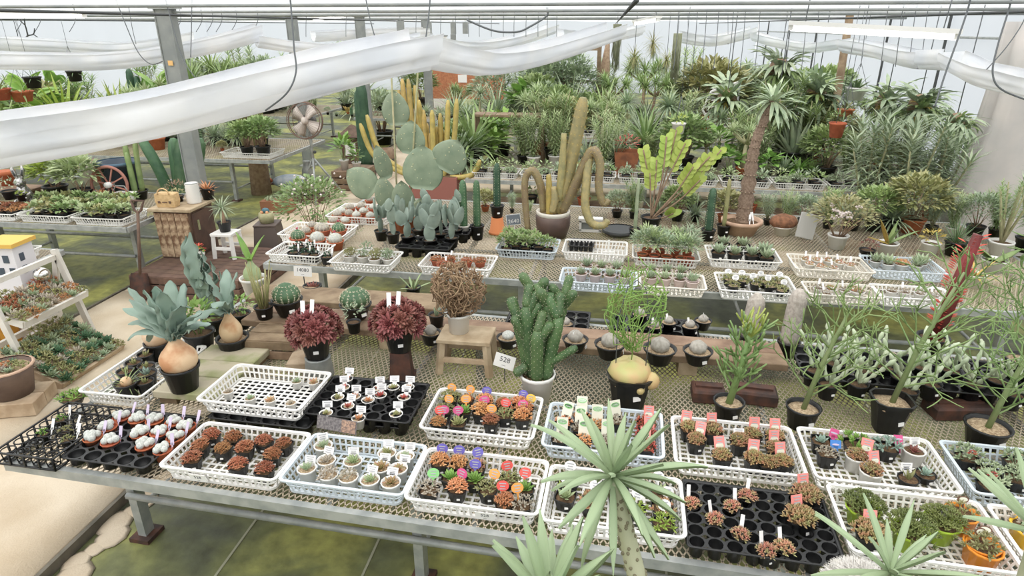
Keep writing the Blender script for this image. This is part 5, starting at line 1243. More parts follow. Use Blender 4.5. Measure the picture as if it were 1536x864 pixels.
# ================================================================ second bench
ZB = Z2 + .001; ZQ = Z2 + .008
def cr2(u, v, lab, **k): crate(u, v, ZB, lab, rz=-.03, **k)
cr2(452, 373, 'white crate of dark seedlings with white strips at bench corner', L=.46, W=.34)
cr2(550, 385, 'white crate of spiny cacti in white pots on second bench', L=.5, W=.34)
cr2(478, 344, 'white crate of barrel cacti in orange pots', L=.6, W=.4)
cr2(548, 316, 'white crate of orange pots behind the barrel cacti', L=.62, W=.5)
cr2(688, 391, 'white crate of red-brown dry succulents behind the twiggy plant', L=.56, W=.34)
cr2(793, 366, 'pale bluish crate of small dark green plants before the 2640 card', L=.5, W=.36, mn='pale_blue_plastic')
cr2(893, 370, 'white crate with one cell tray and a white cross', L=.52, W=.36)
cr2(998, 378, 'white crate of wispy grey-green plants', L=.52, W=.34)
cr2(898, 414, 'pale bluish crate of pink-white pots with grey tufts', L=.55, W=.3, mn='pale_blue_plastic')
cr2(1008, 420, 'pale cream crate of pink-white pots with grey tufts', L=.46, W=.3, mn='cream_plastic')
cr2(1113, 380, 'white crate of pale silver rosettes below the terracotta pot', L=.55, W=.36)
cr2(1132, 424, 'white crate of stone-topped plants with round white tags', L=.52, W=.36)
cr2(1244, 394, 'cream crate of seedlings with upright white strips', L=.56, W=.36, mn='cream_plastic')
cr2(1353, 396, 'pale bluish crate with a lone orange succulent', L=.52, W=.36, mn='pale_blue_plastic')
cr2(1262, 434, 'cream crate of mixed seedlings behind the pencil tree', L=.48, W=.25, mn='cream_plastic')
cr2(1368, 438, 'white crate of seedlings in front of the lone orange succulent', L=.48, W=.25)
def barrelpot(u, v, z, r, h, R, H, mn, pot, label, group, top=None):
    p = P(u, v, z + h); x, y = settle(p.x, p.y, z, r * 1.1); b = f_barrel(mn, R, H, 13, .12)
    parts = potparts(pot, r, h, 'pumice') + [part('body', b, T(0, 0, h * .8), subs=[part('spines', f_spines_barrel(R, H, 13, 6, R * .2))])]
    if top: parts.append(part('flower', f_rosette(top, R * .5, 10, R * .25, R * .05, .9, 5), T(0, 0, h * .8 + H * .95)))
    place('barrel_cactus', 'cactus', parts, (x, y, z), label=label, group=group)
for u, v, mn, top, lab in ((447, 356, 'cactus_green', 'pink_flower', 'green barrel cactus with pink flower in orange pot'), (476, 359, 'silver_wool', None, 'pale furry barrel cactus in orange pot at crate front'), (503, 361, 'silver_wool', 'pink_flower', 'pale tilted barrel cactus with pink bud in orange pot'), (517, 345, 'cactus_green', 'pink_flower', 'green barrel cactus with pink crown behind the pale ones')):
    barrelpot(u, v, ZQ, .068, .075, .058, .085, mn, 'terracotta', lab, None, top)
barrelpot(485, 344, ZQ, .075, .07, .065, .075, 'stone_cactus', 'terracotta', 'flat grey globe cactus in orange pot among barrel cacti', None)
for u, v in ((462, 347), (470, 338), (500, 332), (488, 326), (508, 322)): barrelpot(u, v, ZQ, .05, .06, .04, .06, ('stone_cactus', 'cactus_green')[u % 2], 'terracotta', 'small round cactus in orange pot behind the large barrels', 'small round cacti behind the barrels')
for u, v in ((512, 318), (525, 312), (540, 305), (555, 300), (530, 325), (545, 318), (560, 312), (575, 304), (515, 332), (548, 330), (565, 322), (580, 314)): barrelpot(u, v, ZQ, .05, .06, .04, .06, ('stone_cactus', 'cactus_green', 'silver_wool')[u % 3], 'terracotta', 'little round cactus in orange pot in the rear crate', 'little orange-potted cacti in the rear crate')
small([(440, 378), (457, 380), (476, 383), (490, 385), (448, 370), (465, 372)], ZQ, 'dark_seedling', 'succulent', 'black_plastic', .042, .06, [f_cushion('cactus_dark', .032, .05, 6, .024, .014, 300)], 'dark green seedling with white strip in bench corner crate', 'dark seedlings in the corner crate', 'strip', sq=.5, tx=.8)
SPC = [f_cushion('leaf_olive', .045, .06, 12, .03, .010, 310, 5, 'lance'), f_cushion('leaf_greygreen', .045, .06, 12, .03, .010, 311, 5, 'lance')]
small([(515, 383), (542, 384), (562, 388), (582, 388), (528, 374), (550, 374), (570, 376), (592, 378)], ZQ, 'spiny_cactus', 'cactus', 'white_plastic', .048, .055, SPC, 'spiny little clump in white pot in white bench crate', 'spiny clumps in white pots')
small([(655, 390), (675, 388), (700, 392), (720, 392), (665, 398), (690, 400)], ZQ, 'dry_succulent', 'succulent', 'terracotta', .045, .045, [f_cushion('brown_red_leaf', .05, .03, 18, .022, .010, 320)], 'dry red-brown succulent in crate behind the twiggy plant', 'dry succulents behind the twigs', [None, 'strip', None])
small([(750, 372), (768, 370), (788, 372), (808, 370), (825, 372), (760, 362), (780, 362), (800, 360)], ZQ, 'dark_green_plant', 'plant', 'black_plastic', .042, .06, [f_bush('leaf_mid', .06, .1, 130, .04, .014, 330)], 'small dark green plant in black pot in pale bluish crate', 'dark green plants in the pale bluish bench crate', sq=.5)
place('cell_tray', 'tray', [part('cells', cellm(.2, .2, 5, 5, .05))], P(872, 372, Z2 + .01) + V((0, 0, 0)), label='small black plug tray inside the white crate')
p = P(912, 385, Z2 + .012); place('white_cross', 'marker', [part('post', MB().box((0, 0, .07), (.016, .01, .14)).mesh('post', WHITE, False)), part('arm', MB().box((0, 0, .035), (.09, .012, .014)).mesh('arm', WHITE, False))], (p.x, p.y, ZQ + .005), label='small white cross-shaped marker standing in the white crate')
WSP = [f_bush('leaf_greygreen', .08, .18, 170, .06, .012, 340, 'lance'), f_bush('leaf_pale', .08, .17, 170, .06, .012, 341, 'lance')]
small([(960, 380), (980, 382), (1000, 384), (1022, 386), (1040, 388), (970, 370), (990, 370), (1012, 372), (1035, 374)], ZQ, 'wispy_plant', 'plant', 'terracotta', .042, .06, WSP, 'wispy grey-green plant in small pot in crate behind grey tufts', 'wispy plants in the white crate')
TF = [f_rosette('leaf_greygreen', .085, 34, .02, .007, .5, 350, 'lance'), f_rosette('sage_succulent', .085, 34, .02, .007, .5, 351, 'lance')]
PINKP = mat('pink_white_pot', S(222, 204, 200), .5)
small([(872, 408), (893, 410), (915, 412), (937, 414), (880, 398), (902, 400), (925, 402)], ZQ, 'grey_tuft', 'succulent', 'pink_white_pot', .045, .06, TF, 'grey-green tuft in pinkish pot in the pale bluish crate', 'grey tufts in the pale bluish bench crate')
small([(968, 414), (990, 416), (1012, 418), (1034, 420), (1048, 422), (978, 404), (1000, 406), (1022, 408)], ZQ, 'grey_tuft', 'succulent', 'pink_white_pot', .045, .06, TF, 'grey-green tuft in pinkish pot in the cream crate', 'grey tufts in the cream crate')
SR = [f_rosette('leaf_greygreen', .11, 28, .034, .008, .45, 360), f_rosette('sage_succulent', .105, 28, .032, .008, .45, 361)]
small([(1075, 378), (1100, 380), (1128, 382), (1150, 384), (1085, 366), (1115, 368), (1145, 370)], ZQ, 'silver_rosette', 'succulent', 'black_plastic', .055, .07, SR, 'pale silver-green rosette below the terracotta pot', 'silver rosettes below the terracotta pot', sq=.5)
small([(1092, 414), (1108, 420), (1128, 424), (1150, 428), (1170, 434), (1100, 428), (1140, 414), (1160, 418)], ZQ, 'stone_plant', 'succulent', 'black_plastic', .042, .05, [f_cushion('leaf_olive', .045, .025, 10, .024, .014, 370)], 'low olive plant with round white tag in stone-topped crate', 'olive plants with round white tags', 'oval_white', 'pumice')
small([(1205, 384), (1222, 388), (1240, 390), (1258, 394), (1276, 398), (1215, 396), (1232, 400), (1250, 402)], ZQ, 'strip_seedling', 'succulent', 'white_plastic', .036, .05, [f_cushion('pink_green_succulent', .03, .02, 6, .02, .011, 380)], 'seedling with upright white strip in the cream crate', 'seedlings with upright strips', 'strip', 'pumice', tx=0)
small([(1352, 396)], ZQ, 'orange_succulent', 'succulent', 'white_plastic', .05, .05, [f_cushion('orange_succulent', .05, .03, 16, .022, .012, 385)], 'lone orange succulent in pale bluish crate')
small([(1312, 390), (1330, 394), (1375, 398), (1392, 398)], ZQ, 'green_succulent', 'succulent', 'white_plastic', .04, .05, SR[1:], 'grey-green plant near the lone orange succulent', 'plants near the lone orange succulent')
small([(1225, 428), (1245, 432), (1268, 436), (1288, 438), (1240, 440), (1275, 428)], ZQ, 'mixed_seedling', 'succulent', 'white_plastic', .036, .05, [f_cushion('grey_succulent', .034, .025, 8, .02, .012, 388), f_cushion('green_red_succulent', .034, .025, 8, .02, .012, 389)], 'mixed seedling in cream crate behind the pencil tree', 'mixed seedlings in the cream crate', ['strip', None])
small([(1335, 434), (1355, 438), (1380, 440), (1400, 444)], ZQ, 'mixed_seedling', 'succulent', 'white_plastic', .036, .05, [f_cushion('grey_succulent', .034, .025, 8, .02, .012, 388)], 'grey seedling in crate beside the red column plant', 'grey seedlings beside the red column', [None, 'strip'])
# little blue prickly pears in black trays
place('cell_tray', 'tray', [part('cells', cellm(.44, .3, 4, 3, .09))], P(640, 364, Z2 + .09).xy.to_3d() + V((0, 0, ZB)), -.03, label='deep black cell tray carrying blue prickly pears')
place('cell_tray', 'tray', [part('cells', cellm(.44, .3, 4, 3, .09))], P(668, 342, Z2 + .09).xy.to_3d() + V((0.02, 0, ZB)), -.03, label='black cell tray behind the first blue prickly pears')
def padplant(u, v, z, pads, r, h, label, group=None, pot='black_plastic', mn='pad_blue', rz=0, spots=True, name='prickly_pear'):
    p = P(u, v, z + h * .7); parts = potparts(pot, r, h, 'soil')
    for (x, y, zz, L, W, th, yaw, lean, tilt) in pads:
        M = T(x, y, zz, yaw) @ Matrix.Rotation(tilt, 4, 'Y') @ Matrix.Rotation(lean, 4, 'X')
        parts.append(part('pad', f_pad(mn, L, W, th), M, subs=[part('areoles', f_pad_spots(L, W, th, 22, 1, L * .014))] if spots else ()))
    place(name, 'cactus', parts, (p.x, p.y, z), rz, 1.28, label=label, group=group)
ears = [(0, 0, .06, .11, .075, .022, 0, 0, 0), (.03, 0, .15, .12, .085, .022, .3, .1, .35), (-.03, 0, .15, .11, .08, .022, -.4, -.05, -.4), (0, .01, .16, .1, .07, .02, 1.2, .2, .05), (.06, 0, .24, .08, .06, .018, .5, 0, .3)]
for u, v, s in ((572, 352, 0), (590, 356, 1), (612, 360, 0), (604, 340, 1), (628, 350, 0), (645, 366, 1), (662, 356, 0), (678, 362, 1), (650, 344, 0), (684, 350, 1)):
    padplant(u, v, ZB + (.03 if u > 605 else 0), [(x, y, z, L * (1 + .15 * s), W, th, yw + s, ln, tl) for x, y, z, L, W, th, yw, ln, tl in ears], .045, .07, 'small blue-green prickly pear with rounded pads in black pot', 'small blue prickly pears on the second bench', rz=u * .7, spots=False)
# large prickly pear
pb = P(612, 346, Z2)
def padat(u, v, L, W, y, tilt, yaw=0.0, lean=0.0):
    q = at(u, v, y) - V((pb.x, pb.y, ZB)); M = Matrix.Translation(q) @ Matrix.Rotation(yaw, 4, 'Z') @ Matrix.Rotation(tilt, 4, 'Y') @ Matrix.Rotation(lean, 4, 'X') @ Matrix.Translation((0, 0, -L / 2))
    return part('pad', f_pad('pad_green', L * 1.18, W * 1.18, .045), M @ Matrix.Translation((0, 0, -L * .09)), subs=[part('areoles', f_pad_spots(L * 1.18, W * 1.18, .045, 14, int(u), .005))])
yb = pb.y
pads = [padat(541, 272, .26, .25, yb - .02, -.9), padat(573, 243, .27, .14, yb - .02, -.3, .8), padat(577, 288, .25, .16, yb - .04, -.15, .5), padat(634, 251, .33, .31, yb - .08, .05), padat(676, 233, .25, .27, yb - .08, .5), padat(593, 162, .25, .215, yb + .1, -.05), padat(616, 206, .25, .23, yb + .1, .1), padat(604, 300, .3, .2, yb, 0, .2), padat(628, 320, .25, .17, yb, .2, .3), padat(598, 330, .22, .16, yb, -.1, -.3)]
place('large_prickly_pear', 'cactus', potparts('terracotta', .14, .16) + pads, (pb.x, pb.y, ZB), label='large prickly pear with broad scarred grey-green pads')
for a, b, lab in (((587, 112), (598, 330), 'pale support cane beside the broad prickly pear pads'), ((627, 104), (613, 330), 'grey support cane crossing the broad prickly pear pads')):
    q = P(b[0], b[1] + 12, Z2); t = at(a[0], a[1], q.y - .02); place('support_cane', 'cane', [part('cane', MB().tube([(0, 0, 0), tuple(t - q)], .008, 6).mesh('cane', TANT))], q, label=lab)
# cereus trio
def cereus(u, v, z, pot, r, h, H, R, label, mn='cactus_green', ribs=6):
    p = P(u, v, z + h * .5); place('columnar_cactus', 'cactus', potparts(pot, r, h) + [part('stem', f_column(mn, R, H, ribs, .26), T(0, 0, h * .8), subs=[part('spines', f_column_spines(R, H, ribs, 16, R * .22))])], (p.x, p.y, z), label=label)
cereus(696, 348, ZB, 'cream_plastic', .05, .13, .40, .037, 'green ribbed column cactus in cream pot')
cereus(716, 348, ZB, 'black_plastic', .06, .13, .40, .034, 'green ribbed column cactus in black pot beside the cream one')
pq = P(746, 350, Z2); place('upturned_pot', 'pot', [part('pot', MB().lathe([(.075, 0), (.07, .02), (.07, .02), (.052, .15), (.04, .15)], 18, cap1=True).mesh('pot', TERRAL if False else mat('orange_clay', S(216, 134, 84), .8))), part('rim', MB().lathe([(.078, 0), (.08, .02), (.07, .025)], 18).mesh('rim', mat('orange_clay', S(216, 134, 84), .8)))], (pq.x, pq.y, ZB), label='upturned orange clay pot under a column cactus')
place('columnar_cactus', 'cactus', potparts('black_plastic', .062, .11) + [part('stem', f_column('cactus_dark', .035, .37, 6, .26), T(0, 0, .09), subs=[part('spines', f_column_spines(.035, .37, 6, 16, .008))])], (pq.x, pq.y, ZB + .152), label='dark green column cactus standing on upturned orange pot')
place('price_sign', 'sign', [part('board', MB().box((0, 0, .14), (.12, .004, .09)).mesh('board', mat('slate_sign', S(118, 126, 134), .6), False), None, subs=[part('lettering', text_mesh('2640', .05, PAPER), T(0, -.003, .125, 0, math.pi / 2)), part('border', MB().box((0, .001, .14), (.13, .003, .1)).mesh('border', PAPER, False))]), part('stake', MB().box((0, .005, .05), (.006, .004, .12)).mesh('stake', WHITE, False))], P(773, 352, Z2) + V((0, 0, .001)), .1, ry=-.12, label='slate-grey price sign beside the upturned orange pot')
# great brown pot of straw columns
pg = P(829, 348, Z2 + .04)
parts = [part('pot', MB().lathe([(.12, 0), (.15, .1), (.155, .19), (.14, .2)], 22, cap1=True).mesh('pot', mat('brown_glaze', S(104, 84, 76), .45, c2=S(84, 68, 62), scale=6))), part('inner_pot', MB().lathe([(.13, .17), (.148, .215), (.15, .235), (.135, .236), (.12, .2)], 22).mesh('inner_pot', CREAM)), part('soil', MB().lathe([(.12, .2), (.001, .212)], 18, cap0=False).mesh('soil', GRAVEL))]
def armpart(pts, rs, mn, ribs, name='arm', spn=True):
    q = [V(a) - V((pg.x, pg.y, ZB)) for a in pts]; c = catmull(q, 4); r = []
    for i in range(len(c)): f = i / (len(c) - 1) * (len(rs) - 1); k = min(int(f), len(rs) - 2); r.append(rs[k] + (rs[k + 1] - rs[k]) * (f - k))
    sp = MB(); rn = random.Random(int(abs(pts[0][0]) * 100))
    for i in range(0, len(c) - 1):
        t = (c[i + 1] - c[i]).normalized(); x = t.orthogonal().normalized(); y = t.cross(x)
        for k in range(ribs): a = 6.283 * k / ribs; n = x * math.cos(a) + y * math.sin(a); spines(sp, c[i] + n * r[i], n, r[i] * .3, 4, rn)
    return part(name, MB().tube(c, r, ribs * 2, rib=.14).mesh(name, MATS[mn]), None, subs=[part('spines', sp.mesh('spines', mat('gold_spine', S(214, 186, 112), .7), False))])
Y0 = pg.y
parts += [armpart([at(835, 318, Y0), at(850, 270, Y0 + .02), at(862, 215, Y0 + .05), at(872, 165, Y0 + .06), at(875, 146, Y0 + .06)], [.045, .056, .06, .056, .026], 'cactus_straw', 10), armpart([at(838, 300, Y0 - .03), at(843, 255, Y0 - .03), at(846, 200, Y0 - .03)], [.035, .033, .022], 'cactus_straw', 8),
          armpart([at(824, 322, Y0 - .05), at(824, 290, Y0 - .06), at(823, 262, Y0 - .06)], [.03, .03, .02], 'cactus_gold', 8), armpart([at(828, 318, Y0 - .08), at(832, 300, Y0 - .08), at(830, 280, Y0 - .08)], [.03, .035, .02], 'cactus_straw', 8),
          armpart([at(815, 318, Y0), at(812, 282, Y0), at(800, 256, Y0), at(788, 268, Y0), at(788, 305, Y0 - .02), at(792, 345, Y0 - .05)], [.03, .035, .035, .03, .03, .025], 'cactus_cork', 8),
          armpart([at(842, 318, Y0), at(862, 280, Y0 - .02), at(880, 240, Y0 - .05), at(890, 226, Y0 - .06), at(900, 245, Y0 - .08), at(898, 280, Y0 - .1), at(905, 305, Y0 - .1), at(914, 300, Y0 - .1)], [.045, .046, .042, .042, .036, .032, .03, .022], 'cactus_cork', 8),
          armpart([at(884, 234, Y0 - .05), at(880, 270, Y0 - .1), at(878, 310, Y0 - .14), at(888, 335, Y0 - .16), at(905, 338, Y0 - .16), at(912, 330, Y0 - .16)], [.034, .036, .036, .034, .03, .022], 'cactus_straw', 8)]
place('giant_cactus', 'cactus', parts, (pg.x, pg.y, ZB), label='giant straw-coloured cactus with drooping arms in brown pot')
# box frame, clay saucer, and stones near it
p = P(885, 348, Z2); place('white_frame_box', 'box', [part('frame', MB().box((0, 0, .1), (.2, .02, .02)).box((0, 0, .01), (.2, .02, .02)).box((-.09, 0, .055), (.02, .02, .09)).box((.09, 0, .055), (.02, .02, .09)).mesh('frame', WHITE, False)), part('back', MB().box((0, .04, .055), (.18, .01, .09)).mesh('back', GREYP, False)), part('lid', MB().box((0, .03, .118), (.22, .09, .012)).mesh('lid', WHITE, False))], (p.x, p.y, ZB), label='small white framed box behind the white cross crate')
p = P(928, 352, Z2); place('grey_saucer', 'saucer', [part('dish', MB().lathe([(.1, 0), (.15, .03), (.155, .05), (.14, .05), (.09, .02)], 20, cap1=True).mesh('dish', DARKM)), part('plate_edge', MB().lathe([(.152, .046), (.158, .054), (.15, .058)], 20, cap0=False).mesh('plate_edge', DARKM))], (p.x, p.y, ZB), label='broad dark grey saucer beside the white framed box')
# lime epiphyllum
def epi(u, v, label):
    p = P(u, v, Z2); rn = random.Random(5); parts = potparts('black_plastic', .09, .13); st = MB(); leaves = []
    for tu, tv, dy in ((985, 240, 0), (965, 225, .05), (1015, 195, .1), (1000, 205, 0), (1040, 250, -.1), (1065, 235, -.05), (1082, 225, .1), (1028, 215, .05), (1010, 320, -.1), (975, 260, 0), (1050, 270, -.1)):
        e = at(tu, tv, p.y + dy) - V((p.x, p.y, ZB)); m = e * .5 + V((rn.uniform(-.03, .03), 0, .04)); st.tube(catmull([V((0, 0, .1)), m, e], 4), .007, 5)
        mb = MB(); q = m.lerp(e, .3); d = (e - q).normalized()
        for k in range(9):
            a = q + d * (e - q).length * k / 9; s = (-1) ** k
            mb.leaf(tuple(a), tuple((d + V((s * .75, rn.uniform(-.2, .2), .15))).normalized()), (0, -1, .3), .085, .062, 4, .3, .1, 'ovate')
        parts.append(part('leaf', mb.mesh('leaf', G_LIME)))
    parts.append(part('stems', st.mesh('stems', BROWNT))); place('lime_leaf_cactus', 'plant', parts, (p.x, p.y, ZB), label=label)
epi(975, 345, 'leaf cactus with scalloped lime green blades and brown stems')
# bottle trunk in terracotta bowl
pt = P(1110, 350, Z2); PACH = gm('pachy_trunk', (158, 138, 118), (128, 108, 90), scale=60, rough=.9)
tp = [V((.02, 0, .1))] + [at(u, v, pt.y) - V((pt.x, pt.y, ZB)) for u, v in ((1118, 310), (1125, 262), (1132, 220), (1146, 180), (1160, 152))]; c = catmull(tp, 4); kn = MB(); tr = MB().tube(c, [.078 - .05 * (i / (len(c) - 1)) ** .8 + .012 * math.sin(i * 2.9) for i in range(len(c))], 12)
for i, q in enumerate(c[1:-1]):
    R_ = .076 - .048 * ((i + 1) / (len(c) - 1)) ** .8
    for k in range(11): a = 6.283 * k / 11 + i * .5; kn.ball((q.x + math.cos(a) * R_, q.y + math.sin(a) * R_, q.z), .009, 5, 3)
top = c[-1]; lv = f_tuft('leaf_greygreen', 34, .26, .03, -.5, 1.4, .9, 5, 77, 'strap')
place('bottle_trunk_tree', 'plant', [part('pot', MB().lathe([(.12, 0), (.165, .1), (.178, .1), (.182, .13), (.16, .13), (.14, .08)], 22, cap1=True).mesh('pot', TERRAL)), part('soil', MB().lathe([(.16, .1), (.001, .118)], 18, cap0=False).mesh('soil', SOIL)), part('trunk', tr.mesh('trunk', PACH), None, subs=[part('knobs', kn.mesh('knobs', PACH))]), part('leaf_crown', lv, Matrix.Translation(top)), tagpart('strip', .05, -.1, .1, s=1.5), tagpart('strip', .09, -.08, .1, rz=.6, s=1.5)], (pt.x, pt.y, ZB), label='swollen knobbly trunk with leaf crown in terracotta bowl')
cereus(1062, 352, ZB, 'black_plastic', .06, .1, .36, .04, 'dark blue-green column cactus beside the lime leaf cactus', 'cactus_dark', 5)
cereus(952, 350, ZB, 'black_plastic', .05, .1, .45, .018, 'slender grey-green column behind wispy plants', 'leaf_greygreen', 6)
cereus(1085, 345, ZB, 'black_plastic', .06, .1, .42, .02, 'slender olive column behind the terracotta bowl', 'leaf_olive', 6)
p = P(1172, 352, Z2); mb = MB().ball((0, 0, .06), .1, 14, 8, 1.2, .9, .7); rn = random.Random(9); mb.v = [(x * rn.uniform(.93, 1.07), y * rn.uniform(.93, 1.07), z * rn.uniform(.93, 1.07)) for x, y, z in mb.v]
place('brown_caudex', 'plant', potparts('cream_plastic', .08, .08) + [part('caudex', mb.mesh('caudex', mat('brown_caudex', S(150, 104, 76), .9, c2=S(110, 78, 58), scale=30, bump=.5)), T(0, 0, .06))], (p.x, p.y, ZB), label='rough brown tuber in pale pot beside the terracotta bowl')
p = P(1207, 358, Z2); place('grey_slab', 'slab', [part('slab', bev((.16, .02, .22), .006).mesh('slab', mat('pale_slate', S(190, 188, 182), .7), False))], (p.x, p.y, ZB + .115), .2, rx=-.25, ry=.25, label='leaning pale grey slab beside the brown tuber')
# flowering bush in white pot
fl = MB(); rn = random.Random(14)
for i in range(9):
    a = i * 2.4; q = .16 * math.sqrt(i / 9); c = (q * math.cos(a), q * math.sin(a) * .6, .24 + rn.uniform(-.06, .06))
    for k in range(8): fl.ball((c[0] + rn.uniform(-.025, .025), c[1] + rn.uniform(-.025, .025), c[2] + rn.uniform(-.015, .015)), .011, 5, 3)
bushpot(1256, 362, ZB, .08, .12, [f_bush('leaf_olive', .26, .34, 700, .04, .02, 15)], 'bushy plant with whitish flower heads in white pot', 'white_plastic', f_stems('bark', .2, .28, 22, .003), [part('flowers', fl.mesh('flowers', WHITEF), T(0, 0, .09))])
bushpot(1330, 372, ZB, .08, .1, [], 'pot of broad yellow and green pointed leaves', 'white_plastic', extra=lift(leafset('leaf_yellow', ((5.2, .5, .26, .05, .2, 0), (4.8, 1.2, .18, .05, .2, 0))) + leafset('leaf_mid', ((1.4, .9, .24, .06, .3, 0), (2.2, .3, .2, .04, .2, 0), (.4, .4, .16, .04, .3, 0))), .09), rz=0)
bushpot(1300, 380, ZB, .06, .07, [f_bush('maroon_leaf', .07, .09, 60, .03, .012, 16)], 'small reddish plant below the yellow pointed leaves')
bushpot(1432, 372, ZB, .08, .12, [f_tuft('leaf_dark', 70, .26, .008, .1, 1.5, .3, 3, 17)], 'dark green spiky tuft in black pot before the curtain')
bushpot(1395, 372, ZB, .07, .1, [f_bush('leaf_yellow', .08, .12, 80, .035, .014, 18)], 'fading yellowish plant beside the dark spiky tuft', 'white_plastic')
bushpot(1500, 372, ZB, .085, .12, [f_feather('leaf_mid', 7, .55, .06, .008, 19, .3, 46, .45)], 'slender leafy stems in white pot at the bench end', 'white_plastic', f_featherstems('pale_stem', 7, .55, .012, .3, 19), rz=0)
bushpot(1490, 398, ZB, .085, .1, [], 'broad green-leaved plant in white pot at bench end', 'white_plastic', extra=lift(leafset('leaf_mid', ((4.9, .8, .28, .11, .5, 0), (5.6, 1.1, .26, .1, .4, 0), (4.2, .9, .22, .09, .5, 0), (1.5, .8, .2, .09, .4, 0))), .08), rz=0)
bushpot(1460, 420, ZB, .07, .1, [f_tuft('leaf_yellow', 16, .2, .02, .2, 1.2, .9, 4, 20)], 'arching yellowish leaves in pot beside the red column', 'cream_plastic')
# ================================================================ benches beside the walkway
ZL = Z3 + .001
crate(166, 319, ZL, 'white crate of fresh green seedlings at the bench end', rz=0, L=.55, W=.42)
crate(86, 315, ZL, 'white crate of green seedlings between two others', rz=0, L=.55, W=.42)
crate(8, 312, ZL, 'white crate of reddish-brown seedlings on the wagon wheel bench', rz=0, L=.55, W=.42)
GS = [f_bush('leaf_pale', .075, .09, 90, .045, .026, 400), f_bush('leaf_olive', .075, .09, 90, .045, .026, 401), f_bush('leaf_mid', .075, .09, 90, .045, .026, 402)]
sp = [(132 + 18 * i + 5 * j, 322 - 9 * j) for j in range(3) for i in range(4)]
small(sp, ZL + .008, 'green_seedling', 'plant', 'black_plastic', .05, .07, GS, 'fresh green seedling in black pot in bench-end crate', 'green seedlings in the bench-end crate', [None, None, 'strip'], sq=.5)
sp = [(56 + 18 * i + 5 * j, 319 - 9 * j) for j in range(3) for i in range(4)]
small(sp, ZL + .008, 'green_seedling', 'plant', 'black_plastic', .05, .07, GS, 'green seedling in black pot in the middle crate', 'green seedlings in the middle crate', [None, None, None, 'strip'], sq=.5)
sp = [(-15 + 17 * i + 5 * j, 316 - 9 * j) for j in range(2) for i in range(4)]
small(sp, ZL + .008, 'brown_seedling', 'plant', 'black_plastic', .05, .06, [f_cushion('brown_red_leaf', .055, .03, 14, .03, .014, 405)], 'reddish-brown seedling in the crate below the rabbit', 'brown seedlings below the rabbit', sq=.5)
# shelf plank with rabbit and pots
ws = at(20, 300, 6.05); plank('bench_shelf', (ws.x - .1, 6.08, ZL + .1), (.8, .3, .03), 'grey wooden shelf plank behind the brown seedlings', WOOD)
for dx in (-.4, .2): plank('wood_block', (ws.x + dx, 6.08, ZL + .042), (.1, .2, .084), 'wood block under the grey shelf plank', WOOD, group='blocks under the grey shelf plank', cat='block')
SILV = mat('polished_silver', S(196, 194, 190), .22, c2=S(150, 148, 146), scale=6, metal=.75)
def rabbit(p, H, label):
    mb = MB(); mb.lathe([(.16, 0), (.2, .08), (.21, .2), (.17, .36), (.12, .46), (.09, .52)], 18, cap1=True); b = len(mb.v); mb.ball((0, -.04, .6), .13, 14, 9, 1.0, 1.15, .9); mb.ball((0, -.17, .57), .06, 10, 6)
    for s in (-1, 1):
        mb.tube([(s * .05, 0, .68), (s * .08, .02, .8), (s * .11, .03, .92), (s * .1, .03, 1.0)], [.03, .05, .045, .012], 8); mb.ball((s * .16, -.1, .1), .1, 10, 6, .8, 1.2, 1); mb.ball((s * .1, -.22, .04), .06, 8, 5, .8, 1.7, .7)
        mb.tube([(s * .13, -.05, .4), (s * .17, -.14, .32), (s * .1, -.2, .3)], [.05, .045, .04], 8)
    ey = MB()
    for s in (-1, 1): ey.ball((s * .085, -.135, .635), .016, 6, 4); 
    ins = MB()
    for s in (-1, 1): ins.tube([(s * .07, -.02, .76), (s * .1, -.015, .9)], [.022, .02], 6)
    place('rabbit_figurine', 'figurine', [part('body', mb.mesh('body', SILV)), part('eyes', ey.mesh('eyes', DARKM)), part('inner_ears', ins.mesh('inner_ears', DARKM)), part('whisker_nose', MB().ball((0, -.235, .58), .015, 6, 4).mesh('whisker_nose', DARKM))], p, .5, H, label)
p = at(57, 302, 5.92); rabbit((p.x, 5.78, ZL), .42, 'sitting silver rabbit figurine with upright ears')
bushpot(15, 292, ZL + .116, .07, .09, [f_bush('leaf_greygreen', .09, .14, 50, .04, .018, 410)], 'grey-green plant in dark blue pot beside the rabbit', 'black_matt')
bushpot(33, 296, ZL + .116, .045, .07, [f_cushion('leaf_lime', .05, .04, 8, .03, .016, 411)], 'tiny lime plant in black pot beside the rabbit')
p = at(32, 282, 6.3); place('orange_pot', 'pot', [part('pot', MB().lathe([(.06, 0), (.09, .12), (.1, .12), (.1, .16), (.08, .16)], 16, cap1=True).mesh('pot', TERRA)), part('soil', MB().lathe([(.085, .14), (.001, .15)], 12, cap0=False).mesh('soil', SOIL))], (p.x, 6.15, ZL + .116), label='empty orange clay pot behind the silver rabbit')
bushpot(85, 288, ZL, .12, .15, [f_bush('leaf_lime', .22, .34, 330, .1, .035, 412, 'lance'), f_bush('leaf_mid', .2, .3, 160, .1, .035, 413, 'lance')], 'leafy yellow-green bush in dark pot beside the rabbit', stems=f_stems('bark', .12, .2, 8, .006))
bushpot(124, 294, ZL, .12, .15, [f_bush('leaf_pale', .22, .36, 420, .1, .035, 414, 'lance')], 'leafy pale green bush in dark pot beside the wagon wheel', stems=f_stems('bark', .12, .2, 8, .006))
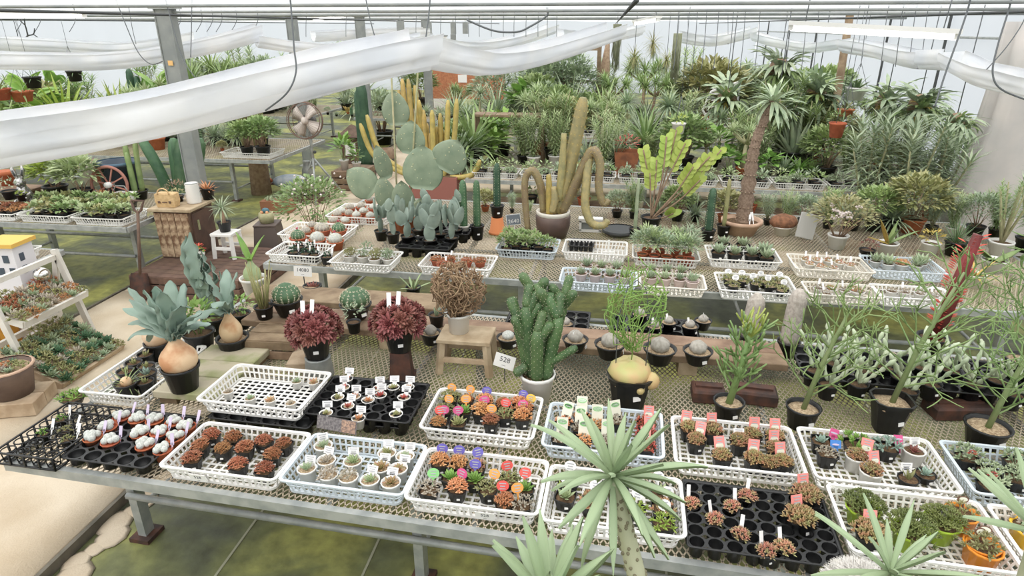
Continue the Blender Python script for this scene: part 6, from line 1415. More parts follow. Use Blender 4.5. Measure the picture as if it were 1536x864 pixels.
# wagon wheel
def wheel(p, R, label):
    WH = mat('wheel_paint', S(176, 120, 104), .7, c2=S(150, 104, 92), scale=10); n = 30
    rim = MB().tube([(R * math.cos(6.283 * k / n), 0, R + R * math.sin(6.283 * k / n)) for k in range(n + 1)], R * .085, 8, False)
    parts = [part('rim', rim.mesh('rim', WH)), part('hub', MB().tube([(0, -.05, R), (0, .05, R)], R * .17, 12).mesh('hub', WHITE))]
    sm = MB().bar((0, 0, R * .14), (0, 0, R * .95), R * .075, R * .06, V((0, 1, 0))).mesh('spoke', WH, False)
    for k in range(8): parts.append(part('spoke', sm, T(0, 0, R, 0, 0, k * .7854 + .3)))
    place('wagon_wheel', 'wheel', parts, p, .15, label=label, rx=-.12)
p = at(163, 290, 6.0); wheel((p.x, 6.02, ZL), .19, 'reddish wooden wagon wheel with eight spokes')
BLUEB = mat('navy_tub', S(74, 84, 96), .4)
p = at(182, 262, 6.3); place('dark_tub', 'tub', [part('tub', MB().lathe([(.17, 0), (.2, .36), (.22, .36), (.22, .39), (.18, .39), (.17, .3)], 20, cap1=True).mesh('tub', BLUEB)), part('rim', MB().lathe([(.21, .37), (.225, .38), (.215, .4)], 20, cap0=False).mesh('rim', mat('blue_rim', S(92, 120, 140), .4)))], (p.x, 6.28, ZL), label='dark blue-grey tub behind the wagon wheel')
bushpot(160, 270, ZL, .1, .24, [f_bush('red_succulent', .1, .12, 60, .05, .03, 415)], 'pot of reddish-orange leaves behind the wagon wheel', 'terracotta')
bushpot(136, 262, ZL, .1, .26, [f_tuft('maroon_leaf', 20, .2, .03, .1, 1.3, .6, 4, 416)], 'grey pot with dark red strap leaves behind bushes', 'cream_plastic')
bushpot(152, 300, ZL, .06, .1, [f_bush('brown_red_leaf', .06, .07, 40, .03, .014, 417)], 'reddish plant in white china pot before the wagon wheel', 'white_plastic')
p = P(188, 306, ZL); place('white_planter', 'planter', [part('box', MB().lathe([(.1, 0), (.14, .12), (.15, .12), (.13, .125), (.11, .08)], 4, cap1=True, a0=.785).mesh('box', WHITE, False)), part('soil', MB().box((0, 0, .1), (.16, .16, .02)).mesh('soil', SOIL, False)), part('handle', MB().tube([(-.1, 0, .12), (-.05, 0, .2), (.05, 0, .2), (.1, 0, .12)], .006, 5).mesh('handle', GREYP))], (p.x, p.y - .02, ZL), label='white square planter with handle beside the wagon wheel')
# columns behind the cabinet
def colgroup(u, v, z, cols, pot, r, h, label, mn, ribs=5, depth_=.3):
    p = P(u, v, z + h * .5); parts = potparts(pot, r, h)
    for x, y, R, H, b in cols: parts.append(part('stem', f_column(mn, R, H, ribs, depth_, b), T(x, y, h * .8, x * 9)))
    place('columnar_cactus', 'cactus', parts, (p.x, p.y, z), label=label)
colgroup(208, 292, ZL, ((-.03, 0, .035, .5, 0), (.04, .02, .032, .55, .03), (0, -.04, .03, .42, 0)), 'black_plastic', .1, .1, 'slender green columns beside the white square planter', 'leaf_mid', 5)
# slatted platform and weathered cabinet
slatbox((-3.82, 5.5, .052), (1.1, .95, .24), 'low brown slatted platform carrying the weathered cabinet', rows=3, m=WOODD)
zc = .052 + .245
CABW = mat('cabinet_front', S(190, 166, 136), .85, c2=S(118, 88, 66), scale=16, bump=.3, bscale=30, lo=.4, hi=.6); CABD = mat('cabinet_door', S(98, 74, 62), .7, c2=S(80, 60, 52), scale=8)
cp = [part('body', MB().box((0, 0, .24), (.36, .42, .48)).mesh('body', WOODD, False)), part('top', bev((.44, .48, .03)).mesh('top', WOODL, False), T(0, 0, .495))]
for k in range(5): cp.append(part('board', bev((.066, .014, .45)).mesh('board', CABW, False), T(-.14 + .07 * k, -.217, .24, 0, 0, (.01 if k % 2 else -.012))))
cp.append(part('door', bev((.014, .36, .42)).mesh('door', CABD, False), T(.187, 0, .24), subs=[part('handle', MB().box((.012, -.1, .08), (.012, .02, .1)).mesh('handle', TANT, False))]))
place('weathered_cabinet', 'cabinet', cp, (-4.19, 5.74, zc), .04, label='weathered plank cabinet with dark door carrying the straw bag')
zt = zc + .512
STRAW = mat('straw', S(214, 184, 138), .8, c2=S(196, 164, 118), scale=40, bump=.3, bscale=120)
hb = MB(); n = 12; hb.tube([(.06 * math.cos(math.pi * k / n), 0, .13 + .06 * math.sin(math.pi * k / n)) for k in range(n + 1)], .007, 6)
place('straw_bag', 'bag', [part('body', MB().lathe([(.1, 0), (.115, .06), (.11, .13), (.09, .14)], 4, cap1=True, a0=.785).mesh('body', STRAW, False), Matrix.Diagonal((1.25, .6, 1, 1))), part('handle', hb.mesh('handle', STRAW), T(0, -.05, 0)), part('buckle', MB().box((-.055, -.055, .055), (.022, .006, .022)).mesh('buckle', WOODD, False)), part('buckle', MB().box((.055, -.055, .055), (.022, .006, .022)).mesh('buckle', WOODD, False)), part('stitching', MB().box((0, -.053, .055), (.05, .005, .008)).mesh('stitching', WOODD, False))], (-4.24, 5.6, zt), .05, label='small straw handbag with handle on the weathered cabinet')
bucket((-4.08, 5.78, zt), .07, .2, WHITE, 'tall ribbed white bucket on the weathered cabinet', 6, 'white_bucket')
def setpot(x, y, z, r, h, fol, label, **k):
    _P = globals()['P']; globals()['P'] = lambda *a: V((x, y, z))
    bushpot(0, 0, z, r, h, fol, label, **k); globals()['P'] = _P
setpot(-4.27, 5.8, zt, .06, .06, [f_bush('bark', .12, .16, 130, .04, .006, 420, 'lance'), f_bush('leaf_olive', .06, .08, 30, .03, .012, 421)], 'dry grey wiry plant behind the straw bag')
setpot(-4.02, 5.93, zt, .07, .12, [f_tuft('orange_succulent', 26, .12, .02, 0, 1.3, .2, 3, 422, 'lance', .01)], 'brownish pink spiky aloe beside the white bucket')
pe = (at(262, 240, 6.95).x, 6.95)
colp = potparts('black_plastic', .14, .18) + [part('stem', f_column('cactus_green', .06, .62, 4, .45, b), T(x, y, .14, a)) for x, y, b, a in ((0, 0, .02, .2), (.09, .03, .14, 0), (-.09, 0, .16, 3.1), (.03, -.06, .1, 1.3))]
place('columnar_cactus', 'cactus', colp, (pe[0], pe[1], .052), 0, 1.5, label='ridged dark green candelabra cactus behind the cabinet')
# shovel leaning
SH = MB(); SH.leaf((0, 0, .28), (0, 0, -1), (0, -1, 0), .28, .2, 4, .15, .15, 'strap', .012)
place('shovel', 'shovel', [part('blade', SH.mesh('blade', RUST)), part('shaft', MB().tube([(0, 0, .26), (0, 0, .85)], .014, 8).mesh('shaft', WOODD)), part('grip', MB().tube([(-.06, 0, .95), (-.03, 0, .86), (0, 0, .84), (.03, 0, .86), (.06, 0, .95), (-.06, 0, .95)], .012, 6).mesh('grip', WOODD))], (-4.24, 4.95, .052), .1, rx=-.3, label='rusty shovel leaning against the weathered cabinet')
# white stool, dracaena, dark pedestal, basket
stool((-3.72, 5.66, zc), .22, .2, .26, 'small round-legged white stool under the little dragon tree', WHITE, .03, 'white_stool', .035)
setpot(-3.72, 5.66, zc + .262, .065, .1, [], 'little dragon tree with drooping leaves on white stool', extra=lift([part('trunk', MB().tube([(0, 0, 0), (0, 0, .16)], [.02, .015], 8).mesh('trunk', TERRAL)), part('leaf_crown', f_tuft('leaf_greygreen', 40, .17, .016, -.7, 1.4, .7, 4, 430), T(0, 0, .16))], .08))
place('dark_pedestal', 'pedestal', [part('box', MB().lathe([(.22, 0), (.16, .42), (.15, .42)], 4, cap1=True, a0=.785).mesh('box', mat('brown_grey', S(96, 84, 78), .6), False)), part('lid', bev((.24, .24, .02)).mesh('lid', mat('brown_grey', S(96, 84, 78), .6), False), T(0, 0, .43))], (-3.58, 6.22, .052), .2, label='tapered dark grey pedestal beside the white stool')
bk = [part('basket', MB().lathe([(.07, 0), (.085, .06), (.075, .11), (.06, .11), (.06, .05)], 14, rib=.05, cap1=True).mesh('basket', TANT)), part('bird', MB().ball((0, 0, .13), .035, 8, 5, 1.3, 1, .9).mesh('bird', mat('teal', S(70, 110, 120), .5))), part('flowers', MB().ball((.03, -.03, .115), .02, 6, 4).ball((-.03, -.03, .115), .02, 6, 4).mesh('flowers', ORNG))]
place('woven_basket', 'basket', bk, (-3.58, 6.22, .052 + .442), label='small woven basket with teal bird on dark pedestal')
setpot(-3.86, 5.36, zc, .065, .12, [f_bush('leaf_vivid', .06, .09, 50, .03, .014, 431), f_bush('red_flower', .07, .13, 40, .025, .016, 432)], 'orange-red flowers in white pot on slatted platform', pot='white_plastic')
# flowering shrubs on the path edge
def shrub(x, y, z, R, H, mn, lab, seed, flw=None, n=320, L=.05):
    parts = [part('stems', f_stems('bark', R * .7, H, 16, .006, seed)), part('foliage', f_bush(mn, R, H, n, L, L * .45, seed))]
    if flw:
        fm = MB(); rn = random.Random(seed)
        for i in range(26): a = rn.uniform(0, 6.28); q = R * math.sqrt(rn.random()); fm.ball((q * math.cos(a), q * math.sin(a), H * rn.uniform(.8, 1.05)), .014, 5, 3)
        parts.append(part('flowers', fm.mesh('flowers', flw)))
    place('shrub', 'shrub', parts, (x, y, z), label=lab)
shrub(-3.45, 7.05, .05, .42, .72, 'leaf_mid', 'leafy shrub with pale flower heads beside the dark pedestal', 440, WHITEF, 900, .07)
shrub(-2.98, 6.7, .05, .25, .45, 'leaf_pale', 'smaller pale green shrub behind the brown trough', 441, None, 520, .06)
p = P(416, 318, .05); tro = [part('trough', MB().box((0, 0, .08), (.42, .22, .16)).mesh('trough', mat('brown_trough', S(150, 104, 76), .8), False)), part('plants', f_cushion('sage_succulent', .16, .05, 26, .045, .022, 442), T(0, 0, .15))]
place('succulent_trough', 'planter', tro, (p.x, p.y + .05, .052), .1, label='brown oblong trough of grey-green succulents on the walkway')
p = P(465, 303, .05); plank('wood_tray', (p.x - .05, p.y + .1, .1), (.5, .35, .09), 'dark wooden tray under the round bowl by the fan', WOODD, cat='tray', n=3)
setpot(p.x - .05, p.y + .1, .146, .17, .1, [f_tuft('leaf_greygreen', 40, .14, .012, -.2, 1.2, .8, 4, 443)], 'round dark bowl of trailing grey plant by the fan', taper=.8)
p = P(432, 290, .05); place('white_sack', 'sack', [part('sack', MB().ball((0, 0, .12), .16, 14, 8, 1.7, .8, .7).mesh('sack', mat('sack', S(214, 218, 222), .6, c2=S(150, 170, 190), scale=8))), part('tie', MB().tube([(-.27, 0, .12), (-.33, 0, .2)], [.03, .015], 6).mesh('tie', TERRA))], (p.x - .1, p.y + .3, .052), .3, label='white and blue sack lying by the fan')
p = P(455, 278, .05); place('metal_can', 'can', [part('can', MB().lathe([(.08, 0), (.09, .2), (.06, .28), (.05, .34), (.06, .36), (.045, .36)], 16, cap1=True).mesh('can', GALV)), part('handle', MB().tube([(.07, 0, .25), (.14, 0, .3), (.06, 0, .35)], .01, 6).mesh('handle', GALV))], (p.x, p.y + .2, .052), label='grey metal milk can beside the fan legs')
# fan
def pedestal_fan(u, v, foot, label):
    f = P(foot[0], foot[1], .05); c = at(u, v, f.y); R_ = .255; o = V((f.x, f.y, .052)); c = c - o
    FB = mat('fan_bronze', S(122, 100, 88), .4, metal=.4); FBL = mat('fan_blade', S(216, 204, 194), .4)
    ring = MB(); n = 32
    for y, r in ((-.07, R_ * .97), (.0, R_), (.08, R_ * .9)): ring.tube([(r * math.cos(6.283 * k / n), y, r * math.sin(6.283 * k / n)) for k in range(n + 1)], .009 if y == 0 else .006, 6, False)
    for k in range(40):
        a = 6.283 * k / 40; ca, sa = math.cos(a), math.sin(a); ring.tube([(.05 * ca, -.11, .05 * sa), (R_ * .6 * ca, -.11, R_ * .6 * sa), (R_ * .97 * ca, -.07, R_ * .97 * sa), (R_ * ca, 0, R_ * sa), (R_ * .9 * ca, .08, R_ * .9 * sa), (.08 * ca, .1, .08 * sa)], .0016, 3, False)
    bl = MB().leaf((.04, 0, 0), (1, 0, 0), (0, -1, .35), .2, .21, 5, .2, .1, 'obov', .006).mesh('blade', FBL)
    hd = Matrix.Translation(c) @ Matrix.Rotation(-.15, 4, 'X')
    parts = [part('guard', ring.mesh('guard', FB), hd), part('hub', MB().tube([(0, -.06, 0), (0, -.04, 0), (0, .02, 0)], [.03, .05, .05], 14).mesh('hub', FBL), hd), part('motor', MB().tube([(0, .02, 0), (0, .2, 0), (0, .23, 0)], [.08, .08, .04], 14).mesh('motor', DARKM), hd)]
    for k in range(4): parts.append(part('blade', bl, hd @ Matrix.Rotation(k * 1.5708 + .6, 4, 'Y')))
    parts.append(part('pole', MB().tube([(c.x, .1, .45), (c.x, .1, c.z)], .022, 8).mesh('pole', GALV)))
    for a in (-1.2, .6, 2.6): parts.append(part('leg', MB().tube([(c.x, .1, .62), (c.x + .42 * math.cos(a), .1 + .42 * math.sin(a), 0)], .015, 6).mesh('leg', GALV)))
    parts.append(part('knob', MB().ball((c.x + .05, .08, .7), .025, 8, 5).mesh('knob', DARKM)))
    place('pedestal_fan', 'fan', parts, o, label=label)
pedestal_fan(458, 181, (466, 300), 'large bronze caged pedestal fan on a tripod stand')
# slatted box with white pots
slatbox((-3.99, 9.75, .052), (.5, .6, .3), 'grey-brown slatted box carrying two white pots', rows=3, m=WOOD)
for dx, s in ((-.08, 1), (.12, .8)): setpot(-4.0 + dx, 9.62, .352, .07, .16 * s, [f_bush('leaf_vivid', .16, .36 * s, 60, .14, .07, 450)] if s == 1 else [f_bush('leaf_mid', .08, .2, 30, .1, .05, 451)], 'broad-leaved green plant in white pot on slatted box' if s == 1 else 'smaller green plant in white pot on slatted box', pot='white_plastic', stems=f_stems('leaf_mid', .08, .3, 8, .006))
# ---------------------------------------------------------------- white stepped rack with succulents
FRW = mat('white_paint', S(226, 222, 214), .6, c2=S(206, 200, 190), scale=6)
def tray(cx, cy, z, w, l, tilt, label, n, cols, seed, rim=.06, m=WOODL):
    rn = random.Random(seed); parts = [part('base', MB().box((0, 0, .008), (w, l, .016)).mesh('base', m, False))]
    for s in (-1, 1): parts.append(part('side', MB().box((s * w / 2, 0, rim / 2), (.02, l, rim)).mesh('side', m, False))); parts.append(part('side', MB().box((0, s * l / 2, rim / 2), (w, .02, rim)).mesh('side', m, False)))
    parts.append(part('soil', MB().box((0, 0, rim * .5), (w - .02, l - .02, rim * .5)).mesh('soil', GRAVEL, False)))
    k = 0; nx = max(2, int(round(w / .075))); ny = max(2, int(round(l / .075)))
    for i in range(nx):
        for j in range(ny):
            x = -w / 2 + w * (i + .5) / nx + rn.uniform(-.012, .012); y = -l / 2 + l * (j + .5) / ny + rn.uniform(-.012, .012); k += 1
            parts.append(part('rosette', cols[rn.randrange(len(cols))], T(x, y, rim * .85, rn.uniform(0, 6), s=rn.uniform(1.1, 1.75))))
    return place('succulent_tray', 'planter', parts, (cx, cy, z), 0, label=label, ry=tilt)
RC_ = [f_rosette('leaf_greygreen', .05, 26, .02, .006, .2, 460), f_rosette('cactus_green', .05, 30, .02, .007, .3, 461), f_rosette('grey_succulent', .05, 24, .018, .006, .2, 462), f_cushion('leaf_olive', .045, .03, 9, .026, .013, 463), f_rosette('cactus_green', .045, 34, .018, .006, .35, 464), f_rosette('sage_succulent', .055, 26, .02, .007, .2, 465)]
pc = P(92, 522, .2); tray(pc.x, pc.y, .14, .5, .62, .42, 'sloping tray of grey-green rosettes on the lower rack', 42, RC_, 1)
pu = P(52, 448, .55); RC2 = [f_rosette('grey_succulent', .05, 24, .018, .006, .2, 466), f_cushion('brown_red_leaf', .045, .03, 9, .026, .012, 467), RC_[2], RC_[3], RC_[5]]
tray(pu.x, pu.y, .5, .34, .6, .25, 'upper rack tray of brownish and pale rosettes', 30, RC2, 2, .05, FRW)
rk = MB(); parts = []
for dy in (-.32, .32): parts.append(part('side_rail', MB().bar((.14, dy, 0), (-.02, dy, .78), .03, .05).mesh('side_rail', FRW, False))); parts.append(part('back_leg', MB().bar((-.2, dy, 0), (-.02, dy, .74), .03, .04).mesh('back_leg', FRW, False)))
parts.append(part('crossbar', MB().box((-.02, 0, .72), (.03, .7, .04)).mesh('crossbar', FRW, False))); parts.append(part('crossbar', MB().box((-.13, 0, .22), (.03, .66, .04)).mesh('crossbar', FRW, False)))
place('white_rack', 'rack', parts, (pu.x - .02, pu.y, .052), label='white-painted A-shaped rack holding sloping succulent trays')
SACK = mat('mustard', S(196, 142, 48), .7, c2=S(170, 118, 40), scale=8)
p = P(14, 525, .1); place('mustard_bag', 'bag', [part('bag', MB().lathe([(.08, 0), (.1, .1), (.095, .25), (.07, .36), (.05, .38)], 12, cap1=True).mesh('bag', SACK)), part('label', MB().box((.02, -.1, .17), (.05, .004, .05)).mesh('label', PAPER, False))], (p.x - .05, p.y + .05, .055), label='mustard yellow upright bag beside the white rack')
BRP = mat('brown_stone_pot', S(116, 98, 88), .8, c2=S(98, 82, 74), scale=10)
p = P(28, 600, .1); plank('timber_block', (p.x, p.y, .052 + .05), (.34, .3, .1), 'thick timber block under the brown stone pot', WOODL, cat='block', rz=.3, n=2)
parts = [part('pot', MB().lathe([(.12, 0), (.15, .16), (.165, .2), (.15, .2), (.13, .16)], 20, cap1=True).mesh('pot', BRP)), part('rim', MB().lathe([(.16, .19), (.168, .205), (.15, .21)], 20, cap0=False).mesh('rim', TERRAL)), part('soil', MB().lathe([(.145, .18), (.001, .19)], 14, cap0=False).mesh('soil', GRAVEL))]
for i in range(10): a = i * 2.4; q = .1 * math.sqrt(i / 10); parts.append(part('rosette', (RC2 + RC_)[i], T(q * math.cos(a), q * math.sin(a), .185, a)))
parts.append(part('ornament', MB().ball((-.05, -.08, .22), .025, 8, 5).mesh('ornament', mat('blue_ceramic', S(80, 130, 190), .3))))
place('succulent_bowl', 'planter', parts, (p.x - .02, p.y, .154), label='brown stone pot of mixed succulents on timber block')
# toy house, bird, silver ball, crate on the low bench
crate(8, 376, .621, 'white crate of pale plants on the low mesh bench', rz=0, L=.42, W=.34)
small([(0, 372), (14, 374), (28, 370)], .629, 'pale_seedling', 'plant', 'black_plastic', .045, .06, GS, 'pale seedling in crate on the low mesh bench', 'pale seedlings on the low bench')
hp = P(8, 432, .05); HW = mat('house_white', S(224, 222, 226), .6); hp = V((-4.52, 4.08, .052))
parts = [part('walls', MB().box((0, 0, .43), (.22, .2, .86)).mesh('walls', HW, False)), part('roof', MB().box((0, 0, .87), (.27, .25, .03)).mesh('roof', mat('yellow_roof', S(222, 180, 90), .6), False))]
wn = MB().box((0, 0, 0), (.045, .006, .06)).mesh('window', BLUEB, False)
for i, (a, b) in enumerate(((-.05, .76), (.04, .76), (-.02, .66), (.07, .66))): parts.append(part('window', wn, T(a, -.102, b)))
for b in (.66, .76): parts.append(part('window', wn, T(.111, -.03, b, 1.5708)))
place('toy_house', 'model house', parts, hp, .1, label='white toy house with small dark windows and yellow roof')
p = P(52, 418, .62); p = dep(52, 410, (pu - V((0, 0, CAMH))).length * .98); place('silver_ball', 'ball', [part('ball', MB().ball((0, 0, 0), .06, 18, 12).mesh('ball', mat('mirror_silver', S(226, 222, 216), .08, metal=1.0))), part('collar', MB().lathe([(.02, -.07), (.03, -.055), (.02, -.05)], 12).mesh('collar', SILV))], (-4.3, 4.08, .66), label='shiny silver gazing ball on the upper rack tray')
# ================================================================ plants beyond the second bench
def base_at(u, y, z):
    lo, hi = -400, 2000
    for _ in range(40):
        m = (lo + hi) / 2
        if at(u, m, y).z > z: lo = m
        else: hi = m
    return at(u, lo, y)
def stagm(mn, n, L, seed):
    rn = random.Random(seed); mb = MB()
    for i in range(n):
        a = i * 2.39996 + rn.uniform(-.3, .3); e = rn.uniform(-.7, 1.1); h = V((math.cos(a), math.sin(a), 0)); d = h * math.cos(e) + V((0, 0, 1)) * math.sin(e); up = V((0, 0, 1)) * math.cos(e) - h * math.sin(e); l = L * rn.uniform(.7, 1.1); s = d.cross(up).normalized()
        mb.leaf((0, 0, 0), d, up, l * .6, l * .3, 3, .2, .1, 'obov', .004); tip = d * l * .5
        for k in (-1, 0, 1): mb.leaf(tip + s * k * l * .08, d + s * k * .5 - up * rn.uniform(0, .5), up, l * rn.uniform(.35, .6), l * .11, 3, .6, .1, 'lance')
    return mb.mesh('fronds', MATS[mn])
KIT = {}
def kit(name, h, parts, thing, cat): KIT[name] = (h, parts, thing, cat)
PB = lambda r, h, m='black_plastic': potparts(m, r, h, sticker=False)
kit('tuft', .62, PB(.1, .16) + lift([part('leaves', f_tuft('leaf_mid', 80, .5, .032, .0, 1.45, .9, 5, 501))], .13), 'strap_leaf_plant', 'plant')
kit('tuft_dark', .6, PB(.1, .16) + lift([part('leaves', f_tuft('leaf_dark', 70, .48, .04, .0, 1.45, .8, 5, 502))], .13), 'strap_leaf_plant', 'plant')
kit('tuft_pale', .6, PB(.1, .16) + lift([part('leaves', f_tuft('leaf_greygreen', 110, .48, .022, -.1, 1.45, .8, 5, 503))], .13), 'grassy_plant', 'plant')
kit('tuft_lime', .6, PB(.1, .16) + lift([part('leaves', f_tuft('leaf_lime', 60, .5, .035, .3, 1.45, .5, 5, 504))], .13), 'strap_leaf_plant', 'plant')
kit('dracaena', 1.0, PB(.1, .16) + lift(crowntree_parts('leaf_greygreen', 'pale_stem', .6, .022, 1, 90, .3, .024, 505, .7, e0=-.6), .13), 'dragon_tree', 'plant')
kit('dracaena3', 1.15, PB(.12, .18) + lift(crowntree_parts('leaf_mid', 'bark', .5, .03, 6, 60, .3, .024, 506, .6, .26, -.5), .14), 'dragon_tree', 'plant')
kit('pachy3', 1.1, PB(.12, .18, 'terracotta') + lift(crowntree_parts('leaf_pale', 'pale_stem', .45, .04, 6, 44, .22, .024, 507, .5, .26, -.3), .14), 'branching_succulent', 'plant')
kit('feather', 1.0, PB(.12, .18) + lift([part('stems', f_featherstems('pale_stem', 9, .86, .01, .32, 508)), part('foliage', f_feather('leaf_mid', 9, .86, .18, .018, 508, .32, 90, .1))], .14), 'feathery_plant', 'plant')
kit('feather2', 1.0, PB(.12, .18) + lift([part('stems', f_featherstems('pale_stem', 6, .86, .014, .34, 509)), part('foliage', f_feather('leaf_greygreen', 6, .86, .2, .02, 509, .34, 80, .25))], .14), 'feathery_plant', 'plant')
kit('feather3', 1.0, PB(.12, .18, 'white_plastic') + lift([part('stems', f_featherstems('leaf_mid', 10, .86, .01, .36, 510)), part('foliage', f_feather('leaf_pale', 10, .86, .14, .015, 510, .36, 90, .08))], .14), 'feathery_plant', 'plant')
kit('bush', .62, PB(.12, .16) + lift([part('stems', f_stems('bark', .2, .42, 14, .006, 511)), part('foliage', f_bush('leaf_mid', .3, .46, 760, .09, .036, 511))], .12), 'leafy_bush', 'plant')
kit('bush_grey', .62, PB(.12, .16) + lift([part('stems', f_stems('bark', .2, .42, 14, .006, 512)), part('foliage', f_bush('leaf_greygreen', .3, .46, 900, .07, .022, 512))], .12), 'leafy_bush', 'plant')
kit('bush_olive', .62, PB(.12, .16, 'terracotta') + lift([part('stems', f_stems('bark', .2, .42, 14, .006, 513)), part('foliage', f_bush('leaf_olive', .3, .46, 700, .09, .04, 513))], .12), 'leafy_bush', 'plant')
kit('bigleaf', .7, PB(.12, .18) + lift([part('stems', f_stems('leaf_mid', .16, .4, 12, .008, 514)), part('leaves', f_bush('leaf_vivid', .24, .48, 44, .26, .14, 514, 'ovate', .5, 4))], .14), 'broad_leaf_plant', 'plant')
kit('bigleaf_dark', .7, PB(.12, .18) + lift([part('stems', f_stems('leaf_mid', .16, .4, 12, .008, 515)), part('leaves', f_bush('leaf_dark', .24, .48, 44, .28, .12, 515, 'lance', .5, 4))], .14), 'broad_leaf_plant', 'plant')
kit('agave', .5, PB(.12, .16) + lift([part('leaves', f_tuft('leaf_greygreen', 30, .36, .06, .15, 1.4, .1, 4, 516, 'lance', .012))], .12), 'agave', 'plant')
kit('column3', .9, PB(.12, .16) + lift([part('stem', f_column('cactus_green', .05, .72, 6, .3), T(0, 0, 0)), part('stem', f_column('cactus_green', .045, .55, 6, .3), T(.09, .02, 0)), part('stem', f_column('cactus_green', .045, .62, 6, .3), T(-.08, .03, 0))], .12), 'columnar_cactus', 'cactus')
kit('columnd', .95, PB(.1, .14) + lift([part('stem', f_column('cactus_dark', .06, .8, 6, .3), T(0, 0, 0)), part('stem', f_column('cactus_dark', .05, .72, 6, .3), T(.1, .03, 0))], .11), 'columnar_cactus', 'cactus')
kit('stag', .8, [part('mount', MB().ball((0, .05, .4), .13, 10, 6, 1, .6, 1.1).mesh('mount', BROWNT)), part('fronds', stagm('leaf_greygreen', 22, .42, 517), T(0, 0, .42)), part('fronds', stagm('leaf_olive', 10, .3, 518), T(0, -.03, .4)), part('pole', MB().tube([(0, .08, -.6), (0, .08, .45)], .02, 6).mesh('pole', WOODD))], 'staghorn_fern', 'fern')
kit('fern', .5, PB(.12, .14) + lift([part('fronds', f_tuft('leaf_vivid', 46, .42, .05, -.2, 1.3, 1.4, 6, 519))], .12), 'fern', 'plant')
kit('airplant', .5, [part('leaves', f_tuft('leaf_olive', 90, .28, .012, -1.2, 1.4, .9, 4, 520), T(0, 0, .25)), part('leaves', f_tuft('leaf_greygreen', 60, .24, .01, -1.2, 1.2, .9, 4, 521), T(0.08, 0, .12))], 'hanging_air_plant', 'plant')
def mossm():
    rn = random.Random(6); mb = MB()
    for i in range(90):
        a = rn.uniform(0, 6.28); q = .09 * math.sqrt(rn.random()); x, y = q * math.cos(a), q * math.sin(a); h = rn.uniform(.5, 1.0)
        mb.tube([(x, y, 1), (x + rn.uniform(-.03, .03), y, 1 - h * .5), (x + rn.uniform(-.05, .05), y, 1 - h)], .0055, 4)
    return mb.mesh('strands', gm('moss_grey', (160, 164, 140), (138, 142, 112), scale=6))
kit('moss', 1.0, [part('strands', mossm())], 'hanging_moss', 'plant')
kit('gold', .9, PB(.14, .16, 'terracotta') + lift([part('stem', f_column('cactus_gold', .032, .4 + .06 * (i % 5), 8, .2, .06 * (i % 4)), T(.05 * math.cos(i * 2.4), .05 * math.sin(i * 2.4), 0, i * 2.4, 0, .12 + .1 * (i % 5))) for i in range(16)], .12), 'golden_cactus', 'cactus')
